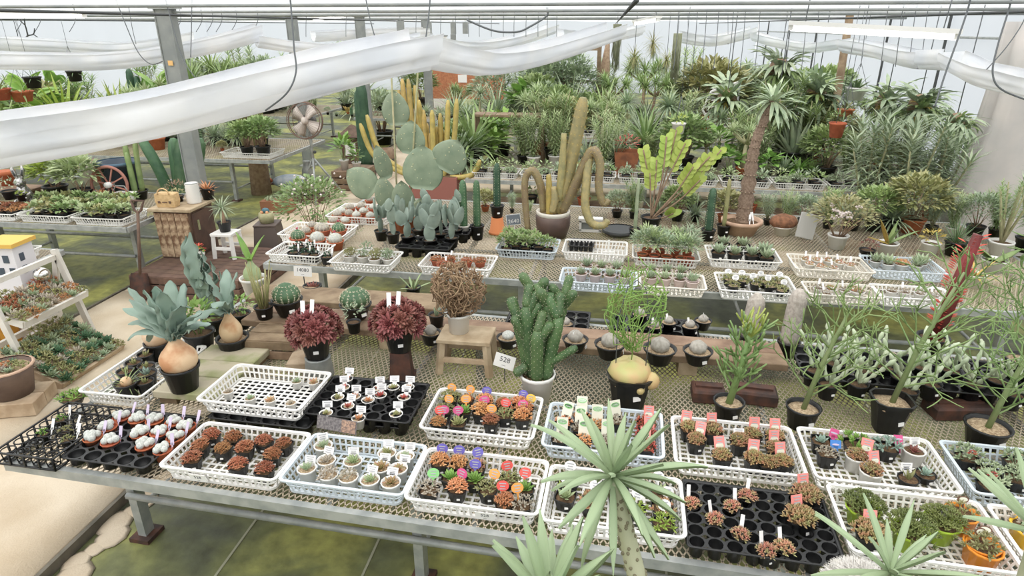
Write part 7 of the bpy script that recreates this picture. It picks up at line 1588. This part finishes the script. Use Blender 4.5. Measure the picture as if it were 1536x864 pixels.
LIST = [  # kit, u, vtop, y, base z, label
 ('tuft_lime', 108, 112, 10.6, .7, 'lime green strap-leaved plant under the rolled shade cloth'), ('tuft_lime', 190, 118, 10.8, .7, 'upright lime strap leaves beside the grey column'), ('bigleaf', 60, 120, 10.5, .7, 'broad-leaved green plant beneath the hanging black pots'),
 ('tuft', 20, 128, 10.4, .7, 'green strap-leaved plant beneath the hanging clay pots'), ('feather', 135, 108, 11.2, .7, 'feathery green stems between lime strap plants'), ('bush_olive', 85, 125, 11.2, .7, 'olive bushy plant behind the lime strap leaves'),
 ('columnd', 205, 104, 11.0, .7, 'dark twin columns beside the orange-stickered column'), ('tuft_dark', 160, 122, 11.3, .7, 'dark strap-leaved plant behind the lime ones'), ('pachy3', 238, 112, 10.4, .7, 'pale branching succulent beside the orange-stickered column'),
 ('dracaena3', 320, 76, 12.6, .0, 'tall wispy dragon tree behind the large sagging cloth'), ('dracaena3', 365, 84, 13.4, .7, 'wispy grey-green dragon tree over the large sagging cloth'), ('bush_grey', 300, 86, 13.4, .7, 'grey-green bush over the large sagging cloth'), ('bush_grey', 400, 84, 13.5, .7, 'airy grey bush beside the fan column'), ('feather2', 345, 92, 13.2, .7, 'grey feathery plant rising behind the sagging cloth'), ('bush', 420, 90, 14.2, .7, 'green bush between the columns behind the fan'),
 ('bush', 396, 176, 10.15, .7, 'dense clover-like green plant in crate before the fan'), ('bush', 372, 182, 10.15, .7, 'low bright green plant beside the dense clover'), ('bush_olive', 334, 222, 10.4, .7, 'dark red-brown rosette plant beside clover crate'), ('tuft_pale', 340, 176, 10.9, .7, 'pale grassy plant behind the clover crate'), ('column3', 300, 180, 10.9, .7, 'green columns behind the candelabra cactus'), ('agave', 395, 180, 11.3, .7, 'grey agave behind the dense clover'),
 ('bush_grey', 492, 160, 13.4, .7, 'grey leafy bush behind the fan blades'), ('agave', 505, 178, 13.2, .7, 'grey agave on the bench behind the fan'), ('column3', 528, 170, 13.2, .7, 'small green columns on the bench behind the fan'), ('tuft_dark', 470, 150, 14.4, .7, 'dark strap plant above the fan'), ('gold', 522, 158, 13.6, .7, 'thin yellowish cactus stems behind the fan'),
 ('columnd', 553, 122, 10.6, .0, 'tall dark column cacti at the corner of the walkway'), ('bush_grey', 575, 135, 14.0, .0, 'pale flowering bush behind the dark tall columns'), ('bush', 632, 105, 15.0, .7, 'green bush between slim columns'), ('feather2', 520, 120, 15.2, .7, 'grey feathery plant beside dark tall columns'),
 ('tuft_pale', 685, 122, 11.6, .7, 'thin-leaved grassy plant before the cork board'), ('tuft', 710, 136, 8.6, .7, 'arching palm-like plant in black pot on bench corner'), ('tuft_dark', 680, 160, 9.4, .7, 'dark strap plant behind the golden cactus'), ('tuft_pale', 690, 175, 8.3, .7, 'silvery grassy plant beside the arching palm-like plant'),
 ('tuft_pale', 745, 112, 12.0, .7, 'pale spider-leaved plant over the wooden frame'), ('tuft_pale', 770, 105, 12.6, .7, 'wispy pale grass behind the wooden frame'), ('dracaena', 805, 72, 13.0, .0, 'dark palm crown under the white swag'), ('bigleaf', 790, 125, 11.5, .7, 'broad-leaved orchid-like plant above the wooden frame'), ('bigleaf', 755, 170, 9.3, .7, 'broad leaves inside the wooden frame'), ('bush', 835, 130, 11.8, .7, 'bushy green plant behind the yellow column'),
 ('feather', 828, 130, 9.0, .7, 'tall feathery green plant beside the straw column'), ('feather3', 800, 165, 8.6, .7, 'pale feathery plant in white pot behind the brown pot'), ('feather', 858, 150, 9.3, .7, 'feathery green plant behind the straw column'), ('feather3', 905, 165, 8.3, .7, 'fine soft green plant behind the drooping arms'), ('feather3', 925, 178, 8.8, .7, 'fine green plant behind the rusty planter'), ('tuft', 905, 108, 11.4, .7, 'arching ponytail-leaved plant on dark trunk'),
 ('dracaena', 935, 125, 9.6, .7, 'pale-leaved dragon tree behind the drooping arms'), ('dracaena', 995, 128, 9.2, .7, 'dragon tree with thin pale trunk and drooping skirt'), ('dracaena3', 978, 100, 12.0, .7, 'grey dragon tree beneath the hanging air plants'), ('tuft_pale', 960, 150, 10.0, .7, 'silvery grassy plant behind the lime leaf cactus'), ('bush_olive', 1060, 90, 12.0, .7, 'olive thorny bush with brown fruit beside the wall'), ('bush_olive', 1085, 105, 12.4, .7, 'olive bush behind the curved rail chair'),
 ('pachy3', 1112, 172, 8.0, .7, 'forked succulent with leaf stars before the staghorn'), ('pachy3', 1055, 188, 8.6, .7, 'branching succulent with narrow leaf stars'), ('dracaena', 1140, 120, 9.5, .7, 'grey-leaved dragon tree behind the bottle trunk'), ('feather2', 1030, 170, 9.0, .7, 'grey feathery plant behind the lime leaf cactus'), ('bigleaf', 1090, 220, 7.9, .7, 'broad yellow-green leaves beside the bottle trunk'), ('bigleaf', 1150, 228, 7.9, .7, 'bright broad leaves behind the bottle trunk'), ('agave', 1120, 225, 8.4, .7, 'spiky agave on the bench behind the bottle trunk'),
 ('bigleaf_dark', 1180, 120, 9.8, .7, 'dark broad-leaved plant below the yellow-topped fern'), ('feather', 1205, 145, 9.2, .7, 'feathery green plant below the staghorn'), ('bush', 1235, 190, 8.2, .7, 'bushy green plant beside the orange pot'), ('fern', 1195, 220, 7.8, .7, 'arching fern at the bench front'), ('agave', 1180, 225, 7.9, .7, 'pale agave at the bench front'), ('tuft', 1225, 225, 7.9, .7, 'arching green strap plant at the bench front'),
 ('feather2', 1290, 180, 7.2, .3, 'tall narrow-leaved stems beside the flowering bush'), ('feather', 1320, 160, 8.2, .7, 'feathery stems under the hanging clay pots'), ('feather2', 1345, 175, 7.0, .3, 'tall leaning narrow-leaved stems behind yellow leaves'), ('feather2', 1385, 190, 7.1, .3, 'tall narrow-leaved stems before the staghorn board'), ('feather', 1360, 165, 8.6, .7, 'dense feathery plant below the dark staghorn'), ('feather', 1415, 180, 7.9, .7, 'feathery green plant before the gathered curtain'), ('tuft_pale', 1405, 205, 8.0, .7, 'silvery grass beside the gathered curtain'), ('pachy3', 1360, 145, 9.0, .7, 'forked pale stems behind the staghorn board'), ('feather3', 1265, 200, 8.3, .7, 'soft pale green plant near the clay pot'), ('bush', 1300, 215, 7.9, .7, 'low bushy plant behind the flowering bush'), ('bush_olive', 1330, 225, 7.9, .7, 'olive plant with yellowing leaves behind the flowering bush'),
 ('feather2', 1535, 255, 5.6, .72, 'upright stems with drooping grey leaves at bench end'),
 ('tuft', 1160, 90, 11.5, 1.2, 'yellow-tipped arching fern high beside the wall'), ('bush_olive', 1135, 108, 12.4, .7, 'olive leaves behind the staghorn fern'), ('bush_grey', 1240, 110, 12.4, .7, 'wiry grey bush around the timber pole'), ('tuft_dark', 1215, 130, 11.6, .7, 'dark strap leaves before the timber pole'),
 ('tuft_pale', 640, 150, 13.5, .7, 'pale grass between slim grey columns'), ('agave', 660, 155, 13.0, .7, 'dark spiky agave before the white partition'), ('bush', 880, 140, 12.2, .7, 'green bush below the leaning grey trunk'), ('bush_grey', 850, 75, 13.0, 1.0, 'wispy dark twigs near the white swag'),
]
for i, (k, u, vt, y, bz, lab) in enumerate(LIST):
    if u < 430 and 10 <= y < 11.5 and bz == .7: y -= 1.35
    if u > 430 and bz == .7: y = 8.32 if 7.5 < y < 8.32 else (y + .45 if 11 <= y < 11.7 else y)
    h, parts, th, cat = KIT[k]; b = base_at(u, y, bz); t = at(u, vt, y); s = max(.25, (t.z - bz) / h); b.x, b.y = settle(b.x, b.y, bz, .12 * s, False); b.x = min(b.x, 4.05) if bz == .7 and y < 10 else b.x; place(th, cat, parts, (b.x, b.y, bz + .002), RN.uniform(0, 6.28), s, lab)
    if bz not in (.0, .7, .72): plank('plant_stand', (b.x, b.y, bz / 2), (.24, .24, bz - .004), 'wooden stand under the ' + ' '.join(lab.split()[:6]), WOOD, cat='stand')
# low fillers on benches: one row of crates with greens along bench fronts
FG = [f_bush('leaf_mid', .08, .12, 40, .05, .022, 530), f_bush('leaf_pale', .08, .12, 40, .05, .022, 531), f_cushion('sage_succulent', .08, .05, 14, .05, .024, 532), f_bush('leaf_greygreen', .08, .13, 46, .05, .018, 533)]
places = ('beside the golden cactus', 'behind the column cacti', 'behind the brown pot', 'behind the drooping arms', 'behind the lime leaf cactus', 'behind the bottle trunk', 'behind the brown tuber', 'behind the flowering bush', 'near the curtain')
for i in range(9):
    x = -1.35 + i * .6; y = 7.93 - .02 * (x + 1.7); crate(0, 0, Z3 + .001, 'white bench-front crate of low greens ' + places[i], loc=(x, y, Z3 + .001), L=.58, W=.36, rz=-.02)
    for j in range(6):
        xx, yy = x - .19 + .19 * (j % 3), y - .08 + .16 * (j // 3); place('low_green_plant', 'plant', PB(.055, .07) + [part('foliage', FG[(i + j) % 4], T(0, 0, .055))], (xx, yy, Z3 + .009), j, 1, 'low green plant in bench-front crate ' + places[i], 'low greens ' + places[i])
for i in range(7):
    x = -1.3 + i * .8; y = 11.3; lab = ('beneath the cork board', 'before the wooden frame', 'before the palm crown', 'beneath the leaning trunk', 'beneath the air plants', 'before the olive bush', 'before the timber pole')[i]
    crate(0, 0, Z3 + .001, 'far white crate of low greens ' + lab, loc=(x, y, Z3 + .001), L=.6, W=.4, rz=-.02)
    for j in range(3): place('low_green_plant', 'plant', PB(.07, .08) + [part('foliage', FG[(i + j) % 4], T(0, 0, .065))], (x - .18 + .18 * j, y, Z3 + .009), j, 1, 'low plant in the far crate ' + lab, 'low plants ' + lab)
p = base_at(388, 8.74, .7); crate(0, 0, Z3 + .001, 'white crate under the dense clover plant', loc=(p.x - .1, 8.78, Z3 + .001), L=.8, W=.46, rz=0)
plank('lower_shelf', (1.1, 7.93, .36), (5.2, .4, .03), 'long brown shelf of boards below the walkway-side bench', WOOD, rz=-.02, n=3)
for i in range(8):
    x = -1.2 + i * .66; plank('shelf_block', (x, 7.95 - x * .02, .17), (.12, .3, .33), 'timber block under the long brown shelf', WOOD, group='blocks under the long brown shelf', cat='block')
    place('shelf_pot', 'plant', PB(.08, .11, ('black_plastic', 'terracotta', 'cream_plastic')[i % 3]) + [part('foliage', FG[i % 4], T(0, 0, .09))], (x + .3, 7.82 - x * .02, .377), i, 1, ('low plant in black pot', 'low plant in clay pot', 'low plant in cream pot')[i % 3] + ' on the long brown shelf', 'pots on the long brown shelf')
# golden cactus in red box
pg2 = base_at(655, 7.9, .42); hgt = at(655, 108, 7.9).z
GOLD = [part('box', MB().box((0, 0, .14), (.62, .34, .28)).mesh('box', mat('red_brown_box', S(150, 96, 86), .7), False)), part('soil', MB().box((0, 0, .275), (.58, .3, .02)).mesh('soil', SOIL, False))]
for (u, v) in ((603, 118), (612, 118), (622, 128), (635, 165), (648, 165), (660, 170), (672, 150), (685, 148), (598, 135), (640, 185), (655, 190), (668, 195), (550, 172), (540, 185), (555, 195), (690, 235), (720, 240), (645, 200), (628, 150)):
    e = at(u, v, 7.9 + RN.uniform(-.1, .1)) - V((pg2.x, pg2.y, .42)); b = V((e.x * .35, RN.uniform(-.1, .1), .26)); m = b.lerp(e, .45) + V((e.x * .18, 0, -.06))
    c = catmull([b, m, e], 6); GOLD.append(part('stem', MB().tube(c, [.034] * (len(c) - 2) + [.03, .016], 12, rib=.16).mesh('stem', CACTGOLD)))
place('golden_cactus', 'cactus', GOLD, (pg2.x, pg2.y, .42), label='sprawling golden-spined cactus in red-brown box')
plank('box_stand', (pg2.x, pg2.y, .21), (.5, .3, .41), 'low brown stand under the red-brown box', RUST, cat='stand')
# wooden frame stand
pf = base_at(765, 9.0, .7); WF = WOOD; fw_, fh = 1.0, .62
place('timber_stand', 'stand', [part('top_board', bev((fw_, .3, .035)).mesh('top_board', WF, False), T(0, 0, fh))] + [part('leg', MB().box((sx * (fw_ / 2 - .03), sy * .12, fh / 2 - .01), (.04, .04, fh - .03)).mesh('leg', WF, False)) for sx in (-1, 1) for sy in (-1, 1)], (pf.x, pf.y, .702), label='weathered wooden frame stand on the bench behind column cacti')
# tall upright timber frame
pf = base_at(857, 12.4, .0); place('timber_gantry', 'gantry', [part('post', MB().box((sx * .42, 0, 1.05), (.08, .06, 2.1)).mesh('post', WOOD, False)) for sx in (-1, 1)] + [part('rail', MB().box((0, 0, z), (.9, .05, .05)).mesh('rail', WOOD, False)) for z in (1.45, 2.05)], (pf.x, 13.35, 0), label='tall brown timber frame behind the straw column')
# leaning grey trunk
pf = base_at(893, 11.8, .0); place('leaning_trunk', 'trunk', [part('trunk', MB().tube([(-.1, 0, 0), (0, 0, 1.0), (.06, 0, 1.6), (.1, 0, 2.25)], [.2, .17, .11, .03], 10).mesh('trunk', BROWNT)), part('knot', MB().ball((.02, -.12, 1.3), .06, 8, 5).mesh('knot', WOODD))], (pf.x, 13.5, 0), label='leaning pointed grey driftwood trunk beside hanging moss')
# hanging things: drop from the ceiling
def hang(k, u, v0, v1, y, label):
    """top at v0, bottom at v1"""
    h, parts, th, cat = KIT[k]; a, b = at(u, v0, y), at(u, v1, y); s = (a.z - b.z) / h; place(th, cat, parts + [part('hanger', MB().tube([(0, 0, .45 * h), (0, 0, (ZC - b.z) / s)], .005, 4).mesh('hanger', WIRE))], (b.x, b.y, b.z), RN.uniform(0, 6), s, label)
hang('moss', 922, 36, 110, 10.0, 'long hanging grey moss beside the leaning trunk'); hang('airplant', 950, 62, 108, 9.4, 'round olive hanging air plant below grey moss'); hang('airplant', 978, 42, 88, 9.8, 'ochre tangled hanging air plant under short tube lamp'); hang('airplant', 998, 68, 112, 10.2, 'grey wiry hanging air plant near the wall'); hang('moss', 1010, 50, 125, 10.5, 'short pale hanging moss near the film wall')
def hangpot(u, v, y, r, h, pot, fol, label):
    p = at(u, v, y); rn = random.Random(int(u)); parts = potparts(pot, r, h, sticker=False) + [part('foliage' if f.name.startswith('fol') else 'leaves', f, T(0, 0, h * .8)) for f in fol]; w = MB()
    for k in range(3): a = k * 2.094; w.tube([(r * math.cos(a), r * math.sin(a), h), (0, 0, h + .3)], .003, 4)
    w.tube([(0, 0, h + .3), (0, 0, ZC - p.z)], .003, 4); parts.append(part('hanger', w.mesh('hanger', WIRE))); place('hanging_pot', 'hanging plant', parts, p, 0, label=label)
SPD = f_tuft('leaf_dark', 18, .28, .012, -.4, 1.2, 1.1, 4, 540)
hangpot(52, 132, 7.6, .1, .14, 'black_plastic', [SPD], 'black hanging pot with spidery dark leaves'); hangpot(114, 122, 7.8, .09, .13, 'black_plastic', [SPD], 'second black hanging pot of dark leaves beside lime strap plant')
hangpot(2, 150, 7.4, .13, .14, 'terracotta', [f_tuft('leaf_mid', 10, .3, .03, .2, 1.2, .7, 4, 541)], 'orange hanging clay pot beside another clay pot'); hangpot(36, 152, 7.6, .13, .13, 'terracotta', [f_tuft('leaf_mid', 8, .3, .03, -.2, 1.0, .9, 4, 542)], 'orange hanging clay pot below the black hanging pot')
hangpot(38, 86, 9.5, .08, .1, 'black_plastic', [SPD], 'small dark hanging plant above the rolled shade cloth'); hangpot(1017, 200, 7.8, .08, .12, 'white_plastic', [f_bush('leaf_lime', .08, .1, 30, .05, .025, 543)], 'small white hanging pot with yellow-green leaves')
hangpot(1253, 206, 7.6, .085, .16, 'terracotta', [f_bush('leaf_mid', .1, .12, 40, .06, .02, 544)], 'orange clay hanging pot before the wall plants'); hangpot(1267, 174, 8.2, .09, .08, 'terracotta', [f_tuft('leaf_dark', 12, .3, .02, -.3, 1, 1, 4, 545)], 'shallow orange hanging dish above the clay pot')
hangpot(1281, 150, 9.2, .13, .16, 'white_plastic', [f_tuft('leaf_dark', 26, .22, .05, .0, 1.3, .5, 3, 546)], 'white hanging pot with dark leaves against the film wall')
# staghorns near the wall on poles
def stag(u, v, y, s, lab):
    p = at(u, v, y); o = place('staghorn_fern', 'fern', [part('mount', MB().ball((0, .04, 0), .13, 10, 6, 1, .6, 1.1).mesh('mount', BROWNT)), part('fronds', stagm('leaf_greygreen', 30, .5, int(u))), part('fronds', stagm('leaf_mid', 14, .4, int(u) + 1), T(0, -.03, -.04)), part('shield', stagm('leaf_yellow', 5, .2, int(u) + 2), T(0, -.05, 0)), part('hanger', MB().tube([(0, .04, .1), (0, .04, (ZC - p.z) / s)], .006 / s, 4).mesh('hanger', WIRE))], p, RN.uniform(-.3, .3), s, lab)
stag(1090, 150, 9.6, 1.05, 'staghorn fern with brown shields beside the curved rails'); stag(1170, 105, 9.8, 1.15, 'large staghorn fern below the short wall swag'); stag(1225, 140, 9.4, 1.0, 'staghorn fern in front of the timber pole'); stag(1165, 165, 8.9, .95, 'low staghorn fern above the bottle trunk crown'); stag(1330, 155, 8.6, .95, 'staghorn fern below white hanging pot'); stag(1380, 160, 8.0, .95, 'dark staghorn fern with orange base below tube lamp'); stag(1435, 185, 7.4, .75, 'staghorn fern beside the gathered curtain')
# curved rail chair
mb = MB()
for k in range(9): a = -.9 + k * .22; mb.bar((-.22 * math.cos(a * 1.4), 0, .55 + .3 * math.sin(a * 1.4)), (.22, 0, .55 + .3 * math.sin(a * 1.4) + .02), .015, .02)
mb.tube([(.22, 0, .2), (-.1, 0, .28), (-.24, 0, .5), (-.15, 0, .75), (.2, 0, .88)], .016, 6); pr = base_at(1078, 10.3, .7)
place('curved_rail', 'rack', [part('rails', mb.mesh('rails', WHITE, False)), part('post', MB().tube([(.22, 0, 0), (.22, 0, .9)], .018, 6).mesh('post', GREYP))], (pr.x, 10.6, .702), label='white curved slatted rack among the ferns', s=1.1)
# rusty planter, lantern box, barrel stools near walkway end
pr = base_at(938, 8.2, .7); place('rusty_planter', 'planter', [part('box', MB().lathe([(.16, 0), (.2, .26), (.19, .26), (.15, .1)], 4, cap1=True, a0=.785).mesh('box', mat('rust_box', S(160, 100, 66), .8, c2=S(120, 76, 54), scale=10), False)), part('plant', f_bush('red_succulent', .14, .2, 60, .06, .02, 550), T(0, 0, .22))], (pr.x, 8.35, .702), label='rust-coloured square planter with reddish leaves', s=1.1)
pr = base_at(527, 11.2, .0); place('lantern_box', 'lantern', [part('body', MB().box((0, 0, .35), (.34, .3, .5)).mesh('body', WOODD, False)), part('roof', MB().lathe([(.32, .6), (.02, .8)], 4, a0=.785).mesh('roof', WOODD, False)), part('window', MB().box((0, -.155, .38), (.2, .01, .24)).mesh('window', PAPER, False)), part('foot', MB().box((0, 0, .05), (.4, .36, .1)).mesh('foot', WOODD, False))], (pr.x, 11.4, 0.0), label='dark wooden lantern box with white pane beyond the fan')
pr = base_at(548, 10.9, .0); place('wooden_barrel', 'barrel', [part('staves', MB().lathe([(.15, 0), (.19, .15), (.15, .3), (.13, .3), (.13, .26)], 16, cap1=True).mesh('staves', WOOD)), part('hoop', MB().lathe([(.182, .1), (.19, .12), (.186, .14)], 16, cap0=False).mesh('hoop', DARKM))], (pr.x + .1, 11.8, .0), label='small wooden barrel beside the lantern box')
# trailing stump by the fan
pr = base_at(424, 10.0, .0); rn = random.Random(3); mb = MB()
for i in range(80): a = rn.uniform(0, 6.28); q = .17; mb.tube([(q * math.cos(a) * .7, q * math.sin(a) * .7, 1.75), (q * math.cos(a) * 1.1, q * math.sin(a) * 1.1, 1.5 + rn.uniform(-.2, .1)), (q * math.cos(a + .2), q * math.sin(a + .2), rn.uniform(.75, 1.2))], .011, 5)
place('trailing_cactus', 'cactus', [part('stump', MB().tube([(0, 0, 0), (.02, 0, .9), (0, 0, 1.75)], [.16, .13, .14], 10).mesh('stump', BROWNT)), part('trailing_stems', mb.mesh('trailing_stems', G_OLIVE))], (pr.x, 10.55 if False else 9.3, .0), label='stump draped with trailing green cactus stems beside the fan')
# bare dark branches near the ceiling
p = at(30, 66, 9.0); rn = random.Random(8); mb = MB(); branchy(mb, (0, 0, 0), (.6, 0, .5), .2, .014, 2, rn, .8, (2, 2), 5)
mb.tube([(0, 0, 0), (0, 0, ZC - p.z)], .006, 4); place('bare_branch', 'branch', [part('branch', mb.mesh('branch', DARKM))], p, label='bare dark branch hanging under the pale tube lamp')
# ---- crowds of look-alike plants filling the benches
PROFV = [(240, 110), (300, 88), (400, 84), (500, 112), (560, 122), (640, 104), (700, 104), (760, 98), (800, 80), (860, 88), (900, 92), (960, 100), (1010, 96), (1050, 90), (1100, 86), (1150, 84), (1200, 78), (1250, 104), (1300, 140), (1350, 128), (1400, 136), (1460, 160)]
def vprof(u):
    for (a, p), (b, q) in zip(PROFV, PROFV[1:]):
        if a <= u <= b: return p + (q - p) * (u - a) / (b - a)
    return 130
WORDS = {'tuft': 'arching green strap-leaved plant', 'tuft_pale': 'silvery grassy plant', 'feather': 'feathery green plant', 'feather2': 'grey-green narrow-leaved plant', 'feather3': 'soft pale feathery plant', 'bush': 'leafy green bush', 'bush_grey': 'grey-green bush', 'bush_olive': 'olive bush', 'dracaena': 'thin-trunked dragon tree', 'bigleaf': 'broad-leaved green plant', 'bigleaf_dark': 'dark broad-leaved plant', 'tuft_dark': 'dark strap-leaved plant', 'pachy3': 'forked succulent with leaf stars', 'dracaena3': 'branched dragon tree', 'agave': 'grey agave'}
CROWD = random.Random(99)
for us, y, bz, dv, kinds, where in ((range(690, 1440, 46), 8.75, .7, (70, 120), ('feather', 'bush', 'tuft_pale', 'feather3', 'bigleaf', 'bush_grey', 'agave'), 'on the bench behind the walkway'), (range(700, 1430, 52), 9.35, .7, (30, 75), ('feather2', 'feather', 'dracaena', 'tuft', 'bush_olive', 'pachy3', 'feather3'), 'at the rear of the bench behind the walkway'),
        (range(690, 1320, 46), 12.1, .7, (8, 45), ('bush_grey', 'dracaena', 'tuft_pale', 'bush', 'feather2', 'tuft', 'bush_olive'), 'on the far bench'), (range(690, 1310, 60), 12.9, .7, (0, 22), ('dracaena3', 'bush_grey', 'feather2', 'bush'), 'at the rear of the far bench'), (range(260, 480, 30), 13.7, .7, (4, 40), ('bush_grey', 'bush', 'feather2', 'tuft_pale'), 'on the distant bench beside the fan'), (range(480, 660, 30), 14.2, .7, (10, 50), ('bush_grey', 'bush', 'tuft_dark', 'agave', 'feather3'), 'on the distant bench behind the fan'), (range(0, 250, 30), 9.85, .7, (20, 40), ('tuft', 'bush', 'feather', 'bigleaf', 'tuft_lime'), 'on the bench beneath the hanging clay pots'), (range(270, 420, 26), 9.6, .7, (70, 110), ('bush', 'agave', 'bush_olive', 'tuft_pale'), 'on the bench beyond the flowering shrub')):
    for n_, u in enumerate(us):
        k = kinds[(n_ * 3 + int(y)) % len(kinds)] if CROWD.random() < .6 else CROWD.choice(kinds); yy = y + CROWD.uniform(-.18, .18); u2 = u + CROWD.uniform(-12, 12); vt = vprof(u2) + CROWD.uniform(*dv) if us.start > 200 else 110 + CROWD.uniform(0, 25)
        h, parts, th, cat = KIT[k]; b = base_at(u2, yy, bz); s_ = max(.3, (at(u2, vt, yy).z - bz) / h); b.x, b.y = settle(b.x, b.y, bz, .12 * s_, False); b.x = min(b.x, 4.05) if yy < 10 else b.x; lab = WORDS.get(k, 'lime strap-leaved plant') + ' ' + where; place(th, cat, parts, (b.x, b.y, bz + .002), CROWD.uniform(0, 6.28), s_, lab, lab)
for n_, (u, vt) in enumerate(((690, 290), (728, 285), (768, 290), (795, 300), (925, 285), (950, 270), (985, 290), (1015, 280), (1042, 290), (1085, 285), (1150, 290), (1178, 285), (1205, 292), (1240, 280), (1275, 290), (1308, 280), (1335, 268), (1365, 262), (1395, 280), (1425, 285), (1460, 290), (1490, 280))):
    k = ('tuft_pale', 'bush_olive', 'feather2', 'feather3', 'bush_grey', 'feather', 'agave', 'bush')[n_ % 8]; h, parts, th, cat = KIT[k]; yy = 6.2 - .03 * n_ / 3; b = base_at(u, yy, Z2); s_ = (at(u, vt, yy).z - Z2) / h; lab = WORDS[k] + ' along the rear edge of the second bench'; place(th, cat, parts, (b.x, b.y, Z2 + .002), n_, s_, lab, lab)
# back greenery row along the end wall
for i in range(16):
    x = -14 + i * 1.15; k = ('feather', 'tuft_pale', 'feather2', 'dracaena3', 'feather3')[i % 5]; h, parts, th, cat = KIT[k]
    place(th, cat, parts, (x, 18.5 + (i % 3) * .8, .002), i, 1.9 / h * (.85 + .2 * ((i * 7) % 3) / 2), 'tall ' + WORDS[k] + ' along the end wall', 'tall ' + WORDS[k] + ' along the end wall')
# ================================================================ plants in front of the bench
FL = gm('fore_leaf', (152, 172, 132), (176, 192, 154), scale=3, var=.05, trans=.1)
FTR = gm('fore_trunk', (182, 182, 152), (160, 164, 132), scale=10, var=.02)
def thickleaf(L, W, bend): return bigleaf('fore_leaf', L, W, bend, 0.0, 'leaf', .3, 'spat')
def foreplant(top, base, r0, r1, leaves, label, zpot, seed=0, via=None):
    top = V(top); base = V(base); parts = []; v_ = via if via is not None else base.lerp(top, .5); c = [base.lerp(v_, k / 10) for k in range(10)] + [v_.lerp(top, k / 10) for k in range(11)]; o = V((base.x, base.y, 0)); kn = MB(); rn = random.Random(seed)
    n = len(c); tr = MB().tube([q - o for q in c], [r0 + (r1 - r0) * i / (n - 1) for i in range(n)], 14)
    for i in range(150):
        f = rn.uniform(.3, .97) * (n - 1); k = int(f); q = c[k].lerp(c[k + 1], f - k) - o; ax = (c[k + 1] - c[k]).normalized(); x = ax.orthogonal().normalized(); y = ax.cross(x); a = rn.uniform(0, 6.28); R_ = (r0 + (r1 - r0) * f / (n - 1)) * .98; q = q + (x * math.cos(a) + y * math.sin(a)) * R_; kn.ball(tuple(q), .0032, 6, 4)
    ph = base.z + .02
    parts = [part('pot', MB().lathe([(.1, 0), (.14, .3), (.15, .3), (.152, .34), (.135, .34), (.12, .26)], 20, cap1=True).mesh('pot', BLACK)), part('soil', MB().lathe([(.13, .3), (.001, .31)], 16, cap0=False).mesh('soil', SOIL)),
             part('trunk', tr.mesh('trunk', FTR), None, subs=[part('leaf_scars', kn.mesh('leaf_scars', mat('scar', S(128, 122, 98), .9)))])]
    for az, el, L, W, bend in leaves:
        d = V((math.cos(az) * math.cos(el), math.sin(az) * math.cos(el), math.sin(el)))
        z = d; x = V((-math.sin(az), math.cos(az), 0)); y = z.cross(x); M = Matrix((x, y, z)).transposed().to_4x4(); M.translation = top - o + d * .006
        parts.append(part('leaf', thickleaf(L, W, bend), M))
    place('trunk_plant', 'plant', parts, (o.x, o.y, 0), label=label)
t1 = dep(919, 716, 1.02); rn = random.Random(77); lv = []
for i in range(34):
    az = i * 2.39996 + .4; t = (i + .5) / 34; el = 1.3 - 2.1 * t + rn.uniform(-.15, .15); lv.append((az, el, rn.uniform(.11, .155) if i > 4 else .1, rn.uniform(.0115, .016), -rn.uniform(.1, .8)))
q1 = dep(955, 864, 1.03); tb1 = V((q1.x + .12, q1.y - .02, .3))
foreplant(t1, tb1, .0185, .0125, lv, 'pale knobbly trunk topped by a star of long grey-green leaves', .3, 1, q1)
t2 = dep(822, 905, .92); lv = []
for i in range(22): az = i * 2.39996; t = (i + .5) / 22; lv.append((az, 1.3 - 1.3 * t, rn.uniform(.10, .13), .017, -rn.uniform(.05, .3)))
foreplant(t2, V((t2.x, t2.y - .06, .3)), .022, .015, lv, 'lower leafy crown of upright grey-green leaves beside the pale trunk', .3, 2)
t3 = dep(1335, 860, 1.05); lv = []
for i in range(15): az = i * 2.39996 + 1; t = (i + .5) / 15; lv.append((az, 1.2 - 1.25 * t, rn.uniform(.09, .14), .011, -rn.uniform(.05, .4)))
foreplant(t3, V((t3.x + .03, t3.y - .08, .3)), .022, .014, lv, 'leafy crown of thin grey-green leaves before the lime pots', .3, 3)
t4 = dep(1560, 800, 1.15); lv = []
for i in range(16): az = i * 2.39996 + 2; t = (i + .5) / 16; lv.append((az, 1.1 - 1.1 * t, rn.uniform(.13, .17), .017, -.2))
foreplant(t4, V((t4.x + .03, t4.y - .08, .3)), .022, .014, lv, 'leafy crown leaning over the orange pots', .3, 4)
# white woolly cactus beside
pw = dep(1290, 870, 1.25); wl = MB(); rn = random.Random(5)
for i in range(420):
    a = rn.uniform(0, 6.28); t = rn.random(); ph = math.acos(1 - t); d = V((math.sin(ph) * math.cos(a), math.sin(ph) * math.sin(a), math.cos(ph))); spines(wl, d * .05, d, .035, 3, rn)
place('woolly_ball_cactus', 'cactus', potparts('black_plastic', .06, .1) + [part('stem', MB().lathe([(.045, .08), (.05, .3), (.045, pw.z - .05), (.02, pw.z)], 12, cap1=True).mesh('stem', CACT)), part('wool', wl.mesh('wool', mat('wool', S(228, 224, 218), .9), False), T(0, 0, pw.z - .04))], (pw.x, pw.y, 0), label='column cactus topped with white woolly hair before the shiny tray')
